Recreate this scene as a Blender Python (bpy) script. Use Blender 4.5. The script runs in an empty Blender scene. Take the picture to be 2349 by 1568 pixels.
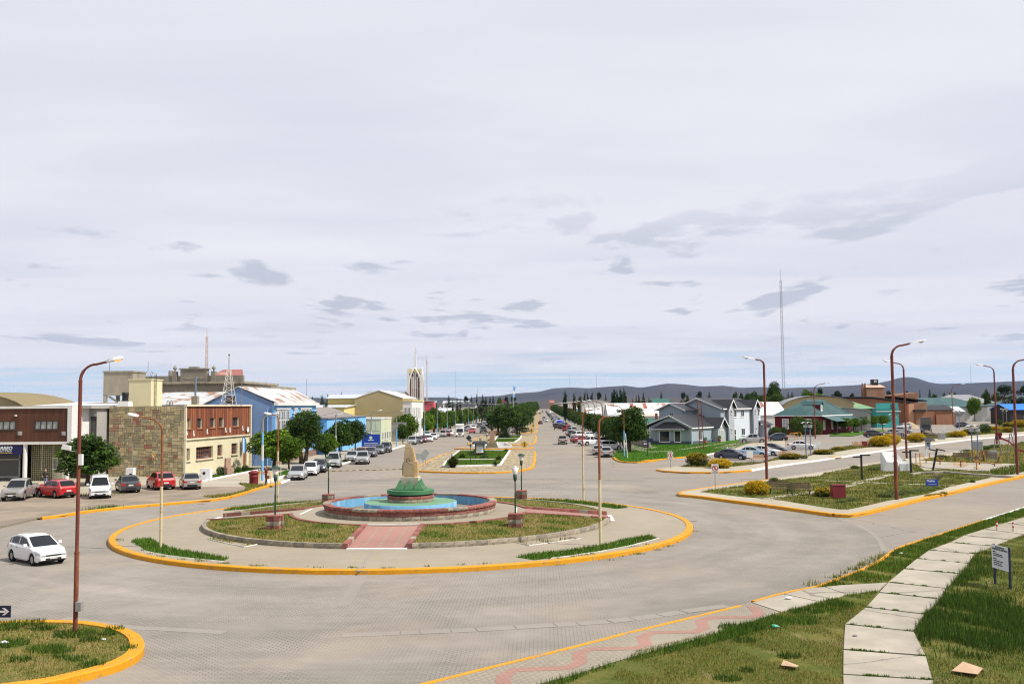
import bpy,bmesh,math,random
import numpy as np
from mathutils import Vector,Matrix
R=math.radians
S=bpy.context.scene
COL=S.collection
random.seed(11)
RNG=np.random.default_rng(11)
# ------ camera
F,CAMH,HY,ROLL=2200.0,7.5,930.0,R(0.5)
PITCH=math.atan((HY-784)/F)
YAW=math.atan(0.0289)
def _yaw(x,y):
 c,s=math.cos(YAW),math.sin(YAW)
 return x*c-y*s,x*s+y*c
def make_camera():
 cam=bpy.data.cameras.new('camera');o=bpy.data.objects.new('camera',cam)
 COL.objects.link(o)
 cp,sp=math.cos(PITCH),math.sin(PITCH)
 Rt,Up,Fw=Vector((1,0,0)),Vector((0,-sp,cp)),Vector((0,cp,sp))
 right=Rt*math.cos(ROLL)-Up*math.sin(ROLL)
 up=Rt*math.sin(ROLL)+Up*math.cos(ROLL)
 m=Matrix((right,up,-Fw)).transposed().to_4x4()
 o.matrix_world=Matrix.Translation((0,0,CAMH))@Matrix.Rotation(YAW,4,'Z')@m
 cam.sensor_width=36;cam.lens=36*F/2349
 cam.clip_start=.5;cam.clip_end=60000
 S.camera=o
make_camera()
# ------ light
SUN_EL,SUN_AZ=R(50),R(107)
sd=Vector((math.sin(SUN_AZ)*math.cos(SUN_EL),math.cos(SUN_AZ)*math.cos(SUN_EL),math.sin(SUN_EL)))
sl=bpy.data.lights.new('sun','SUN');sl.energy=5.0;sl.angle=R(0.8);sl.color=(1.0,.955,.89)
so=bpy.data.objects.new('sun',sl);COL.objects.link(so)
so.rotation_euler=sd.to_track_quat('Z','Y').to_euler();so.location=(0,0,60)
S.view_settings.view_transform='Standard';S.view_settings.look='None'
S.view_settings.exposure=.22;S.view_settings.gamma=1
S.render.engine='CYCLES';S.cycles.filter_width=1.15
class NT:
 def __init__(s,tree):s.t=tree;s.t.nodes.clear()
 def n(s,typ,ins=None,**kw):
  nd=s.t.nodes.new(typ)
  for k,v in kw.items():setattr(nd,k,v)
  for k,v in(ins or{}).items():s.set(nd,k,v)
  return nd
 def set(s,nd,k,v):
  sock=nd.inputs[k]
  if isinstance(v,bpy.types.Node):v=v.outputs[0]
  if isinstance(v,bpy.types.NodeSocket):s.t.links.new(v,sock)
  else:
   if sock.type=='RGBA' and len(v)==3:v=(*v,1)
   sock.default_value=v
 def math(s,op,a,b=0,c=0,clamp=False):
  nd=s.n('ShaderNodeMath',operation=op,use_clamp=clamp)
  s.set(nd,0,a);s.set(nd,1,b)
  if op in('MULTIPLY_ADD','SMOOTHSTEP'):s.set(nd,2,c)
  return nd
 def mix(s,f,a,b,mode='MIX'):
  nd=s.n('ShaderNodeMix',data_type='RGBA',blend_type=mode,clamp_factor=True)
  s.set(nd,0,f);s.set(nd,6,a);s.set(nd,7,b)
  return nd.outputs[2]
 def ramp(s,f,lo,hi):
  nd=s.n('ShaderNodeMapRange',clamp=True,interpolation_type='SMOOTHSTEP')
  s.set(nd,0,f);s.set(nd,1,lo);s.set(nd,2,hi)
  return nd.outputs[0]
 def noise(s,vec,scale,detail=4,rough=.55,dist=0):
  return s.n('ShaderNodeTexNoise',{'Vector':vec,'Scale':scale,'Detail':detail,'Roughness':rough,'Distortion':dist}).outputs[0]
 def vmul(s,vec,m):
  nd=s.n('ShaderNodeVectorMath',operation='MULTIPLY');s.set(nd,0,vec);s.set(nd,1,m);return nd.outputs[0]
 def vadd(s,vec,m):
  nd=s.n('ShaderNodeVectorMath',operation='ADD');s.set(nd,0,vec);s.set(nd,1,m);return nd.outputs[0]
def make_world():
 w=bpy.data.worlds.new('World');S.world=w;w.use_nodes=True
 t=NT(w.node_tree)
 sky=t.n('ShaderNodeTexSky',sky_type='NISHITA',sun_disc=False,sun_elevation=SUN_EL,sun_rotation=SUN_AZ,altitude=200,air_density=1.1,dust_density=.6,ozone_density=1.2)
 tc=t.n('ShaderNodeTexCoord');d=tc.outputs['Generated']
 sx=t.n('ShaderNodeSeparateXYZ',{0:d})
 z=t.math('MAXIMUM',sx.outputs[2],0.0)
 zs=t.math('ADD',t.math('ABSOLUTE',sx.outputs[2]),.22)
 t.set(sky,'Vector',t.n('ShaderNodeVectorMath',{0:t.n('ShaderNodeCombineXYZ',{0:sx.outputs[0],1:sx.outputs[1],2:zs})},operation='NORMALIZE').outputs[0])
 zz=t.math('ADD',z,.045)
 px=t.math('DIVIDE',sx.outputs[0],zz);py=t.math('DIVIDE',sx.outputs[1],zz)
 P=t.n('ShaderNodeCombineXYZ',{0:px,1:py}).outputs[0]
 Pv=t.vmul(P,(.55,1.0,1))
 veil=t.noise(Pv,.4,4,.45,.4)
 veil2=t.noise(t.vadd(Pv,(7.3,2.1,0)),1.2,4,.5,.3)
 vf=t.math('MULTIPLY_ADD',veil2,.35,t.math('MULTIPLY',veil,.65))
 open_=t.ramp(z,.0,.15)
 thr=t.math('MULTIPLY_ADD',open_,-.55,.52)
 cover=t.ramp(vf,t.math('SUBTRACT',thr,.07),t.math('ADD',thr,.10))
 shade=t.ramp(vf,.36,.66)
 vcol=t.mix(shade,(7.1,7.25,8.2),(8.6,8.7,9.35))
 base=t.mix(1.0,sky.outputs[0],(2.6,2.2,1.75),'MULTIPLY')
 col=t.mix(cover,base,vcol)
 Pb=t.vmul(P,(.16,.55,1))
 band=t.ramp(t.noise(t.vadd(Pb,(3,9,0)),1.0,5,.55,.5),.45,.62)
 col=t.mix(t.math('MULTIPLY',band,t.ramp(z,.30,.03)),col,(8.2,8.3,8.9))
 for off,sc,lo,hi,cc,z0,z1,st in(((4.3,5.2,0),.95,.57,.63,(5.2,5.55,6.7),.03,.07,.8),((8.1,3.3,0),1.7,.585,.66,(5.1,5.45,6.5),.05,.10,.75)):
  Pc=t.vmul(t.vadd(P,off),(1.0,.62,1))
  q=t.noise(Pc,sc,9,.56,.25)
  fr=t.ramp(q,lo,hi)
  fr=t.math('MULTIPLY',t.math('MULTIPLY',fr,t.ramp(z,z0,z1)),t.math('MULTIPLY',t.ramp(z,.25,.13),st))
  col=t.mix(fr,col,cc)
 bg=t.n('ShaderNodeBackground',{'Color':col,'Strength':.086})
 out=t.n('ShaderNodeOutputWorld');t.t.links.new(bg.outputs[0],out.inputs[0])
make_world()
HAZE=True
# ------ measuring
CR=dict(a1=(0,1380,2.1769),a2=(400,1400,2.7030),a3=(980,1560,3.3557),a4=(1580,1380,3.915),a5=(1600,1640,3.915),a6=(2080,1500,4.1268),a7=(2520,1540,3.7887),a8=(3040,1480,3.915),b1=(3500,1480,3.9195),b2=(2600,1780,2.9363),b3=(3300,1740,2.9510),b4=(800,1720,2.61),b5=(1600,1720,1.9575),b6=(0,2060,2.3267),b7=(1600,2200,1.6779),b8=(2900,2000,1.9640),d=(0,0,1/1.7437),c4=(1880,1740,9.8),e1=(3660,1780,5.388),e2=(1600,1380,4.9),e3=(380,1400,3.2625),e4=(2200,1560,4.698),e5=(1780,1520,6.909),e6=(2300,1700,6.909),e8=(3440,1700,7.83),c8=(3440,1760,9.788),c7=(980,1860,13.07),c5=(3640,1640,13.06))
def g(x):return .015*min(max(x-22,0),55)
def ray(c,px,py):
 o=CR[c];px=(o[0]+px/o[2])/1.7437-1174.5;py=(o[1]+py/o[2])/1.7437-784
 x=px*math.cos(ROLL)-py*math.sin(ROLL);y=px*math.sin(ROLL)+py*math.cos(ROLL)
 cx,cy=x/F,-y/F
 dx,dy,dz=cx,math.cos(PITCH)-cy*math.sin(PITCH),math.sin(PITCH)+cy*math.cos(PITCH)
 dx,dy=_yaw(dx,dy)
 return dx,dy,dz
def Q(c,px,py,h=0.0):
 dx,dy,dz=ray(c,px,py);z=h
 for i in range(14):
  t=(z-CAMH)/dz;z=h+g(dx*t)
 return(dx*t,dy*t)
def QL(c,pts,h=0.0):return[Q(c,x,y,h)for x,y in pts]
def atY(c,px,py,Y):
 dx,dy,dz=ray(c,px,py);t=Y/dy
 return(dx*t,Y,CAMH+dz*t)
def atX(c,px,py,X):
 dx,dy,dz=ray(c,px,py);t=X/dx
 return(X,dy*t,CAMH+dz*t)
# ------ materials
MATS={}
def hx(s,k=1.0):
 s=s.lstrip('#');v=[int(s[i:i+2],16)/255 for i in(0,2,4)]
 return tuple(min(.95,(c/12.92 if c<=.04045 else((c+.055)/1.055)**2.4)*k)for c in v)
def mat(name,col,rough=.75,metal=0.,var=.12,vs=1.2,col2=None,f2=(.5,.62),s2=.8,bump=0.,bs=20.,spec=.3,emit=None,coat=0.,rnd=0.,fine=0.,fs=25.,coord='world',stretch=(1,1,1),trans=0.):
 if name in MATS:return MATS[name]
 m=bpy.data.materials.new(name);m.use_nodes=True;MATS[name]=m
 t=NT(m.node_tree)
 P=t.n('ShaderNodeNewGeometry').outputs['Position']if coord=='world' else t.n('ShaderNodeTexCoord').outputs['Object']
 if stretch!=(1,1,1):P=t.vmul(P,stretch)
 c=col
 if col2 is not None:
  q=t.noise(P,s2,6,.6,.2)
  c=t.mix(t.ramp(q,*f2),col,col2)
 if var:
  q=t.noise(P,vs,5,.6)
  v=t.n('ShaderNodeMapRange',{0:q,1:.25,2:.75,3:1-var,4:1+var})
  c=t.mix(1.,c,t.n('ShaderNodeCombineColor',{0:v,1:v,2:v}).outputs[0],'MULTIPLY')
 if fine:
  q=t.noise(P,fs,3,.7)
  v=t.n('ShaderNodeMapRange',{0:q,1:.25,2:.75,3:1-fine,4:1+fine})
  c=t.mix(1.,c,t.n('ShaderNodeCombineColor',{0:v,1:v,2:v}).outputs[0],'MULTIPLY')
 if rnd:
  oi=t.n('ShaderNodeObjectInfo').outputs['Random']
  v=t.n('ShaderNodeMapRange',{0:oi,3:1-rnd,4:1+rnd})
  c=t.mix(1.,c,t.n('ShaderNodeCombineColor',{0:v,1:v,2:v}).outputs[0],'MULTIPLY')
 b=t.n('ShaderNodeBsdfPrincipled',{'Roughness':rough,'Metallic':metal,'Specular IOR Level':spec,'Coat Weight':coat,'Coat Roughness':.08})
 t.set(b,'Base Color',c)
 if emit:t.set(b,'Emission Color',emit[:3]);t.set(b,'Emission Strength',emit[3])
 if bump:
  bp=t.n('ShaderNodeBump',{'Strength':bump,'Distance':.02,'Height':t.noise(P,bs,5,.65)})
  t.set(b,'Normal',bp)
 sh=b.outputs[0]
 if trans:
  tr=t.n('ShaderNodeBsdfTranslucent');t.set(tr,'Color',c)
  mx=t.n('ShaderNodeMixShader',{0:trans,1:sh,2:tr.outputs[0]});sh=mx.outputs[0]
 o=t.n('ShaderNodeOutputMaterial');t.t.links.new(sh,o.inputs[0])
 return m
def custom(name,fn,rough=.8,spec=.25,bump=None):
 if name in MATS:return MATS[name]
 m=bpy.data.materials.new(name);m.use_nodes=True;MATS[name]=m
 t=NT(m.node_tree);P=t.n('ShaderNodeNewGeometry').outputs['Position']
 r=fn(t,P);c,h=r if isinstance(r,tuple)else(r,None)
 b=t.n('ShaderNodeBsdfPrincipled',{'Roughness':rough,'Specular IOR Level':spec});t.set(b,'Base Color',c)
 if h is not None:
  t.set(b,'Normal',t.n('ShaderNodeBump',{'Strength':bump or .5,'Distance':.02,'Height':h}))
 o=t.n('ShaderNodeOutputMaterial');t.t.links.new(b.outputs[0],o.inputs[0])
 return m
# ------ mesh building
class MB:
 def __init__(s):s.v=[];s.f=[];s.m=[];s.sm=[]
 def add(s,vs,fs,mi=0,smooth=False):
  o=len(s.v);s.v+=[tuple(p)for p in vs]
  s.f+=[tuple(i+o for i in f)for f in fs];s.m+=[mi]*len(fs);s.sm+=[smooth]*len(fs)
  return s
 def box(s,c,d,rz=0.,mi=0,top=1.0,rx=0.,ry=0.):
  hx_,hy,hz=d[0]/2,d[1]/2,d[2]/2
  M=Matrix.Translation(c)@Matrix.Rotation(rz,4,'Z')@Matrix.Rotation(ry,4,'Y')@Matrix.Rotation(rx,4,'X')
  vs=[M@Vector((x*hx_*(top if z>0 else 1),y*hy*(top if z>0 else 1),z*hz))for z in(-1,1)for x,y in((-1,-1),(1,-1),(1,1),(-1,1))]
  return s.add(vs,[(3,2,1,0),(4,5,6,7),(0,1,5,4),(1,2,6,5),(2,3,7,6),(3,0,4,7)],mi)
 def b2(s,lo,hi,mi=0):
  return s.box([(a+b)/2 for a,b in zip(lo,hi)],[abs(b-a)for a,b in zip(lo,hi)],0,mi)
 def prism(s,poly,z0,z1,mi=0,cap=True):
  n=len(poly)
  a=sum(poly[i][0]*poly[(i+1)%n][1]-poly[(i+1)%n][0]*poly[i][1]for i in range(n))
  if a<0:poly=poly[::-1]
  vs=[(x,y,z0)for x,y in poly]+[(x,y,z1)for x,y in poly]
  fs=[(i,(i+1)%n,n+(i+1)%n,n+i)for i in range(n)]
  if cap:fs+=[tuple(range(n,2*n)),tuple(range(n-1,-1,-1))]
  return s.add(vs,fs,mi)
 def slab(s,pts,off,mi=0):
  n=len(pts);vs=[tuple(p)for p in pts]+[tuple(Vector(p)+Vector(off))for p in pts]
  return s.add(vs,[tuple(range(n-1,-1,-1)),tuple(range(n,2*n))]+[(i,(i+1)%n,n+(i+1)%n,n+i)for i in range(n)],mi)
 def tube(s,path,rad,n=8,mi=0,cap=True):
  path=[Vector(p)for p in path]
  if not isinstance(rad,(list,tuple)):rad=[rad]*len(path)
  vs=[];N=len(path);up=None
  for i,p in enumerate(path):
   d=(path[min(i+1,N-1)]-path[max(i-1,0)]).normalized()
   if up is None:up=Vector((1,0,0))if abs(d.z)>.7 else Vector((0,0,1))
   a=d.cross(up).normalized();b=a.cross(d).normalized();up=b if abs(d.dot(b))<.9 else up
   vs+=[p+(a*math.cos(2*math.pi*k/n)+b*math.sin(2*math.pi*k/n))*rad[i]for k in range(n)]
  fs=[(i*n+k,i*n+(k+1)%n,(i+1)*n+(k+1)%n,(i+1)*n+k)for i in range(N-1)for k in range(n)]
  s.add(vs,fs,mi,True)
  if cap:s.add(vs[:n],[tuple(range(n-1,-1,-1))],mi);s.add(vs[-n:],[tuple(range(n))],mi)
  return s
 def lathe(s,prof,n=24,c=(0,0,0),mi=0,a0=0.,a1=2*math.pi,smooth=True,axis='z'):
  full=abs(a1-a0-2*math.pi)<1e-6;k=n if full else n+1
  vs=[]
  for r,z in prof:
   for i in range(k):
    a=a0+(a1-a0)*i/n
    p=(r*math.cos(a),r*math.sin(a),z)if axis=='z' else(r*math.cos(a),z,r*math.sin(a))
    vs.append((p[0]+c[0],p[1]+c[1],p[2]+c[2]))
  fs=[(j*k+i,j*k+(i+1)%k,(j+1)*k+(i+1)%k,(j+1)*k+i)for j in range(len(prof)-1)for i in range(n)]
  if axis=='y':fs=[f[::-1]for f in fs]
  return s.add(vs,fs,mi,smooth)
 def ball(s,c,r,n=8,mi=0,sq=(1,1,1),jit=0.):
  vs=[];m=max(4,n//2+1)
  for j in range(m+1):
   th=math.pi*j/m
   for i in range(n):
    a=2*math.pi*i/n;q=r*(1+random.uniform(-jit,jit))
    vs.append((c[0]+q*sq[0]*math.sin(th)*math.cos(a),c[1]+q*sq[1]*math.sin(th)*math.sin(a),c[2]+q*sq[2]*math.cos(th)))
  fs=[(j*n+i,(j+1)*n+i,(j+1)*n+(i+1)%n,j*n+(i+1)%n)for j in range(m)for i in range(n)]
  return s.add(vs,fs,mi,jit==0)
 def wall(s,p0,p1,z0,z1,th,holes=(),mi=0,hmi=None):
  p0,p1=Vector((*p0,0)),Vector((*p1,0));L=(p1-p0).length;d=(p1-p0)/L;nrm=Vector((d.y,-d.x,0))
  us=sorted({0,L}|{min(max(h[i],0),L)for h in holes for i in(0,1)});zs=sorted({z0,z1}|{min(max(h[i],z0),z1)for h in holes for i in(2,3)})
  def inh(u,z):return any(h[0]<u<h[1]and h[2]<z<h[3]for h in holes)
  P=lambda u,z,k:p0+d*u+Vector((0,0,z))-nrm*(th*k)
  for i in range(len(us)-1):
   for j in range(len(zs)-1):
    if inh((us[i]+us[i+1])/2,(zs[j]+zs[j+1])/2):continue
    q=[(us[i],zs[j]),(us[i+1],zs[j]),(us[i+1],zs[j+1]),(us[i],zs[j+1])]
    s.add([P(u,z,0)for u,z in q],[(0,1,2,3)],mi)
    s.add([P(u,z,1)for u,z in q],[(3,2,1,0)],mi)
  for(a,b,c,e)in list(holes)+[(0,L,z0,z1)]:
   q=[(a,c),(b,c),(b,e),(a,e)];outer=(a,b,c,e)==(0,L,z0,z1)
   for k in range(4):
    u,w=q[k],q[(k+1)%4]
    vs=[P(*u,0),P(*u,1),P(*w,1),P(*w,0)]
    s.add(vs,[(3,2,1,0)if outer else(0,1,2,3)],mi)
  return s
 def mesh(s,name,mats):
  me=bpy.data.meshes.new(name);me.from_pydata(s.v,[],s.f)
  for m in(mats if isinstance(mats,(list,tuple))else[mats]):me.materials.append(m)
  me.polygons.foreach_set('material_index',s.m);me.polygons.foreach_set('use_smooth',s.sm)
  me.update();return me
 def build(s,name,mats,parent=None,loc=(0,0,0),rz=0.,**tags):
  return obj(name,s.mesh(name,mats),parent,loc,rz,**tags)
def obj(name,me,parent=None,loc=(0,0,0),rz=0.,**tags):
 o=bpy.data.objects.new(name,me);COL.objects.link(o)
 o.location=loc;o.rotation_euler=(0,0,rz)
 if parent is not None:o.parent=parent
 tag(o,**tags);return o
def tag(o,label=None,cat=None,group=None,kind=None):
 if label:o['label']=label
 if cat:o['category']=cat
 if group:o['group']=group
 if kind:o['kind']=kind
 return o
def thing(name,label,cat,loc=(0,0,0),rz=0.,group=None):
 o=bpy.data.objects.new(name,None);COL.objects.link(o);o.location=loc;o.rotation_euler=(0,0,rz)
 o.empty_display_size=.3
 return tag(o,label,cat,group)
def copy_tree(o,parent=None):
 c=o.copy();COL.objects.link(c)
 if parent is not None:c.parent=parent
 for ch in list(o.children):copy_tree(ch,c)
 return c
def place(o,x,y,rz=0.,z=None,s=None,label=None):
 o.location=(x,y,g(x)if z is None else z);o.rotation_euler.z=rz
 if s is not None:o.scale=s if isinstance(s,(tuple,list))else(s,s,s)
 if label:o['label']=label
 return o
def smooth(pts,it=2,closed=False):
 for _ in range(it):
  n=len(pts);q=[]if closed else[pts[0]]
  for i in range(n if closed else n-1):
   a,b=Vector(pts[i]),Vector(pts[(i+1)%n]);q+=[tuple(a*.75+b*.25),tuple(a*.25+b*.75)]
  if not closed:q.append(pts[-1])
  pts=q
 return pts
def offset(pts,w,closed=False):
 out=[];n=len(pts)
 for i in range(n):
  a=Vector(pts[i-1]if(i or closed)else pts[0]);b=Vector(pts[(i+1)%n]if(i<n-1 or closed)else pts[-1])
  d=(b-a).normalized();out.append((pts[i][0]-d.y*w,pts[i][1]+d.x*w))
 return out
def sheet(name,poly,z,m,kind='structure',label=None,cat=None,parent=None,thick=0.):
 bm=bmesh.new();vs=[bm.verts.new((x,y,0))for x,y in poly]
 f=bm.faces.new(vs)
 if f.normal.z<0:f.normal_flip()
 f.normal_update()
 if f.normal.z<0:f.normal_flip()
 bmesh.ops.triangulate(bm,faces=bm.faces[:])
 for X in(22,77):
  bmesh.ops.bisect_plane(bm,geom=bm.verts[:]+bm.edges[:]+bm.faces[:],plane_co=(X,0,0),plane_no=(1,0,0),dist=1e-4)
 if thick:
  top=bm.faces[:];r=bmesh.ops.extrude_face_region(bm,geom=top)
  for v in[e for e in r['geom']if isinstance(e,bmesh.types.BMVert)]:v.co.z=thick
 for v in bm.verts:v.co.z+=z+g(v.co.x)
 bmesh.ops.recalc_face_normals(bm,faces=bm.faces[:])
 if not thick:
  for fc in bm.faces:
   if fc.normal.z<0:fc.normal_flip()
 me=bpy.data.meshes.new(name);bm.to_mesh(me);bm.free();me.materials.append(m)
 o=obj(name,me,parent)
 return tag(o,label,cat,None,kind)
def kerb(name,pts,m,w=.28,h=.18,closed=False,label=None,side=1,z=0.,jit=.006):
 pp=[]
 n0=len(pts)
 for i in range(n0 if closed else n0-1):
  a,b=Vector(pts[i]),Vector(pts[(i+1)%n0]);k=max(1,int((b-a).length/1.0))
  for j in range(k):
   t=j/k;pp.append(tuple(a.lerp(b,t)))
 if not closed:pp.append(pts[-1])
 inn=offset(pp,w*side,closed);n=len(pp);mb=MB();vs=[]
 for(x,y),(xi,yi)in zip(pp,inn):
  j=random.uniform(-jit,jit);k=(xi-x,yi-y)
  e=.035/w
  vs+=[(x,y,z-.3+g(x)),(x,y,z+h-.03+j+g(x)),(x+k[0]*e,y+k[1]*e,z+h+j+g(x)),(xi,yi,z+h+j*.5+g(xi)),(xi,yi,z-.3+g(xi))]
 fs=[]
 for i in range(n if closed else n-1):
  a,b=i*5,((i+1)%n)*5
  for q in range(4):
   f=(a+q,b+q,b+q+1,a+q+1);fs.append(f if side<0 else f[::-1])
 if not closed:
  fs+=[(0,1,2,3,4),tuple(((n-1)*5+q)for q in(4,3,2,1,0))]
 mb.add(vs,fs)
 return mb.build(name,m,label=label,cat='kerb' if label else None,kind='structure')
def inpoly(x,y,poly):
 x=np.asarray(x);y=np.asarray(y);ins=np.zeros(x.shape,bool);n=len(poly)
 for i in range(n):
  x0,y0=poly[i];x1,y1=poly[(i+1)%n]
  if y0==y1:continue
  c=((y0>y)!=(y1>y))&(x<(x1-x0)*(y-y0)/(y1-y0)+x0);ins^=c
 return ins
def fast_mesh(name,V,T,mats,mi=None,smooth_=False):
 me=bpy.data.meshes.new(name);V=np.ascontiguousarray(V,np.float32);T=np.ascontiguousarray(T,np.int32)
 me.vertices.add(len(V));me.vertices.foreach_set('co',V.ravel())
 me.loops.add(T.size);me.loops.foreach_set('vertex_index',T.ravel())
 me.polygons.add(len(T));me.polygons.foreach_set('loop_start',np.arange(0,T.size,3,dtype=np.int32))
 if mi is not None:me.polygons.foreach_set('material_index',np.ascontiguousarray(mi,np.int32))
 for m in(mats if isinstance(mats,(list,tuple))else[mats]):me.materials.append(m)
 me.update(calc_edges=True);me.validate()
 return me
def grass(name,poly,dens,h,w,mats,label,z=.0,cat='grass',clump=0.,lean=.5,edge=None,parent=None,wts=None,soft=0.,within=None):
 P=np.array(poly);lo,hi=P.min(0),P.max(0);n=int((hi-lo).prod()*dens)
 x=RNG.uniform(lo[0],hi[0],n);y=RNG.uniform(lo[1],hi[1],n);k=inpoly(x+RNG.normal(0,soft,n),y+RNG.normal(0,soft,n),poly)if soft else inpoly(x,y,poly)
 if within:k&=inpoly(x,y,within)
 if clump:
  f=np.sin(x*1.3+2*np.sin(y*.7))+np.sin(y*1.7+2*np.sin(x*.9))+.8*np.sin(x*3.9+y*2.3);k&=(f+RNG.normal(0,.6,n))>clump
 x,y=x[k],y[k];n=len(x)
 if n==0:return None
 a=RNG.uniform(0,6.283,n);hh=h*RNG.uniform(.45,1.25,n);ww=w*RNG.uniform(.6,1.3,n);la=RNG.uniform(0,6.283,n);ll=hh*RNG.uniform(0,lean,n)
 gz=.015*np.clip(x-22,0,55)+z
 V=np.empty((n,3,3));V[:,0,0]=x-np.cos(a)*ww;V[:,0,1]=y-np.sin(a)*ww;V[:,1,0]=x+np.cos(a)*ww;V[:,1,1]=y+np.sin(a)*ww
 V[:,:2,2]=gz[:,None]-.01;V[:,2,0]=x+np.cos(la)*ll;V[:,2,1]=y+np.sin(la)*ll;V[:,2,2]=gz+hh
 wts=wts or[1]*len(mats);wts=np.array(wts)/sum(wts)
 me=fast_mesh(name,V.reshape(-1,3),np.arange(n*3).reshape(-1,3),mats,RNG.choice(len(mats),n,p=wts))
 return obj(name,me,parent,label=label if parent is None else None,cat=cat if parent is None else None,kind='stuff')
def text_mesh(txt,size,mt,extrude=.004,bold=0.,shear=0.):
 cu=bpy.data.curves.new('txt','FONT');cu.body=txt;cu.size=size;cu.extrude=extrude;cu.offset=bold;cu.shear=shear
 cu.align_x='CENTER';cu.align_y='CENTER';cu.resolution_u=3
 o=bpy.data.objects.new('txt',cu);COL.objects.link(o);bpy.context.view_layer.update()
 me=bpy.data.meshes.new_from_object(o.evaluated_get(bpy.context.evaluated_depsgraph_get()))
 bpy.data.objects.remove(o);bpy.data.curves.remove(cu);me.materials.clear();me.materials.append(mt)
 return me
def lettering(txt,size,mt,loc,rot,parent,bold=0.,shear=0.,name='lettering'):
 o=obj(name,text_mesh(txt,size,mt,bold=bold,shear=shear),parent);o.location=loc;o.rotation_euler=rot;return o
# ====== surfaces
def stain(t,P,c,amt=.16,s=.09,s2=.9):
 q=t.noise(P,s,6,.6,.3);v=t.n('ShaderNodeMapRange',{0:q,1:.3,2:.7,3:1-amt,4:1+amt*.8})
 c=t.mix(1.,c,t.n('ShaderNodeCombineColor',{0:v,1:v,2:v}).outputs[0],'MULTIPLY')
 q=t.noise(P,s2,5,.65);v=t.n('ShaderNodeMapRange',{0:q,1:.3,2:.7,3:1-amt*.5,4:1+amt*.4})
 return t.mix(1.,c,t.n('ShaderNodeCombineColor',{0:v,1:v,2:v}).outputs[0],'MULTIPLY')
def pavers(c1,c2,mor,bw,bh,ms=.012,rot=0.,amt=.16,dust=None,mixm=.8):
 def fn(t,P):
  V=P
  if rot:V=t.n('ShaderNodeVectorRotate',{'Vector':P,'Angle':rot},rotation_type='Z_AXIS').outputs[0]
  V=t.vadd(V,t.vmul(t.n('ShaderNodeTexNoise',{'Vector':P,'Scale':.7,'Detail':2}).outputs[1],(.06,.06,0)))
  b=t.n('ShaderNodeTexBrick',{'Vector':V,'Scale':1.,'Mortar Size':ms,'Mortar Smooth':.35,'Brick Width':bw,'Row Height':bh,'Bias':0.},offset=.5)
  t.set(b,'Color1',c1);t.set(b,'Color2',c2);t.set(b,'Mortar',mor)
  c=t.mix(t.math('MULTIPLY',t.ramp(t.noise(P,.25,5,.6,.4),.3,.6),mixm),t.mix(.5,c1,c2),b.outputs[0])
  if dust:
   d=t.n('ShaderNodeVectorMath',{0:P,1:(8.3,-60.9,0)},operation='ADD').outputs[0];ln=t.n('ShaderNodeVectorMath',{0:t.vmul(d,(1,1,0))},operation='LENGTH').outputs['Value']
   w=t.noise(t.n('ShaderNodeCombineXYZ',{0:t.math('MULTIPLY',ln,.55),1:t.math('MULTIPLY',t.noise(P,.05,2),3.)}).outputs[0],1.,3,.5);v=t.n('ShaderNodeMapRange',{0:w,1:.3,2:.7,3:.87,4:1.1})
   c=t.mix(1.,c,t.n('ShaderNodeCombineColor',{0:v,1:v,2:v}).outputs[0],'MULTIPLY')
  if dust:c=t.mix(t.math('MULTIPLY',t.ramp(t.noise(P,.13,6,.6,.6),.48,.66),.6),c,dust)
  h=t.math('SUBTRACT',1.,b.outputs[1])
  return stain(t,P,c,amt),h
 return fn
M_PAVER=custom('road_pavers',pavers((.265,.238,.202),(.232,.208,.178),(.11,.098,.082),.26,.13,.016,dust=(.29,.25,.195)),.85,.2,.5)
M_WALK=custom('roundabout_pavers',pavers((.315,.27,.2),(.285,.245,.182),(.2,.17,.125),.24,.12,.013,amt=.1),.85,.2,.35)
M_REDP=custom('red_pavers',pavers((.35,.19,.155),(.31,.165,.135),(.26,.16,.13),.22,.11,.014,amt=.12),.85,.2,.4)
M_SIDE=custom('sidewalk_pavers',pavers((.3,.262,.2),(.265,.232,.178),(.15,.13,.1),.24,.12,.016,rot=.5,amt=.12),.85,.2,.5)
M_PINK=custom('pink_pavers',pavers((.34,.195,.155),(.3,.17,.135),(.2,.13,.1),.24,.12,.016,rot=.5,amt=.12),.85,.2,.5)
def conc(c,dust,crack=True,amt=.14,sc=.09):
 def fn(t,P):
  k=t.mix(t.math('MULTIPLY',t.ramp(t.noise(P,.05,6,.62,.5),.45,.65),.7),c,dust)
  k=stain(t,P,k,amt,sc)
  q=t.noise(P,14,3,.7);v=t.n('ShaderNodeMapRange',{0:q,1:.25,2:.75,3:.93,4:1.06})
  k=t.mix(1.,k,t.n('ShaderNodeCombineColor',{0:v,1:v,2:v}).outputs[0],'MULTIPLY')
  if crack:
   vo=t.n('ShaderNodeTexVoronoi',{'Vector':t.vadd(P,t.vmul(t.n('ShaderNodeTexNoise',{'Vector':P,'Scale':.35,'Detail':4}).outputs[1],(3,3,0))),'Scale':.09},feature='DISTANCE_TO_EDGE')
   k=t.mix(t.math('MULTIPLY',t.ramp(vo.outputs[0],.006,.002),.55),k,(.1,.09,.075))
  return k
 return fn
M_ROAD=custom('road_concrete',conc((.228,.2,.168),(.258,.218,.165)),.8,.25)
M_SLAB=custom('path_concrete',conc((.335,.3,.24),(.285,.245,.185),True,.2,.5),.85,.2)
M_PALE=custom('pale_pavement',conc((.37,.33,.25),(.32,.28,.2),False,.12),.85,.2)
M_BAND=custom('concrete_band',conc((.252,.228,.195),(.245,.216,.175),False,.1),.85,.2)
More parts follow.
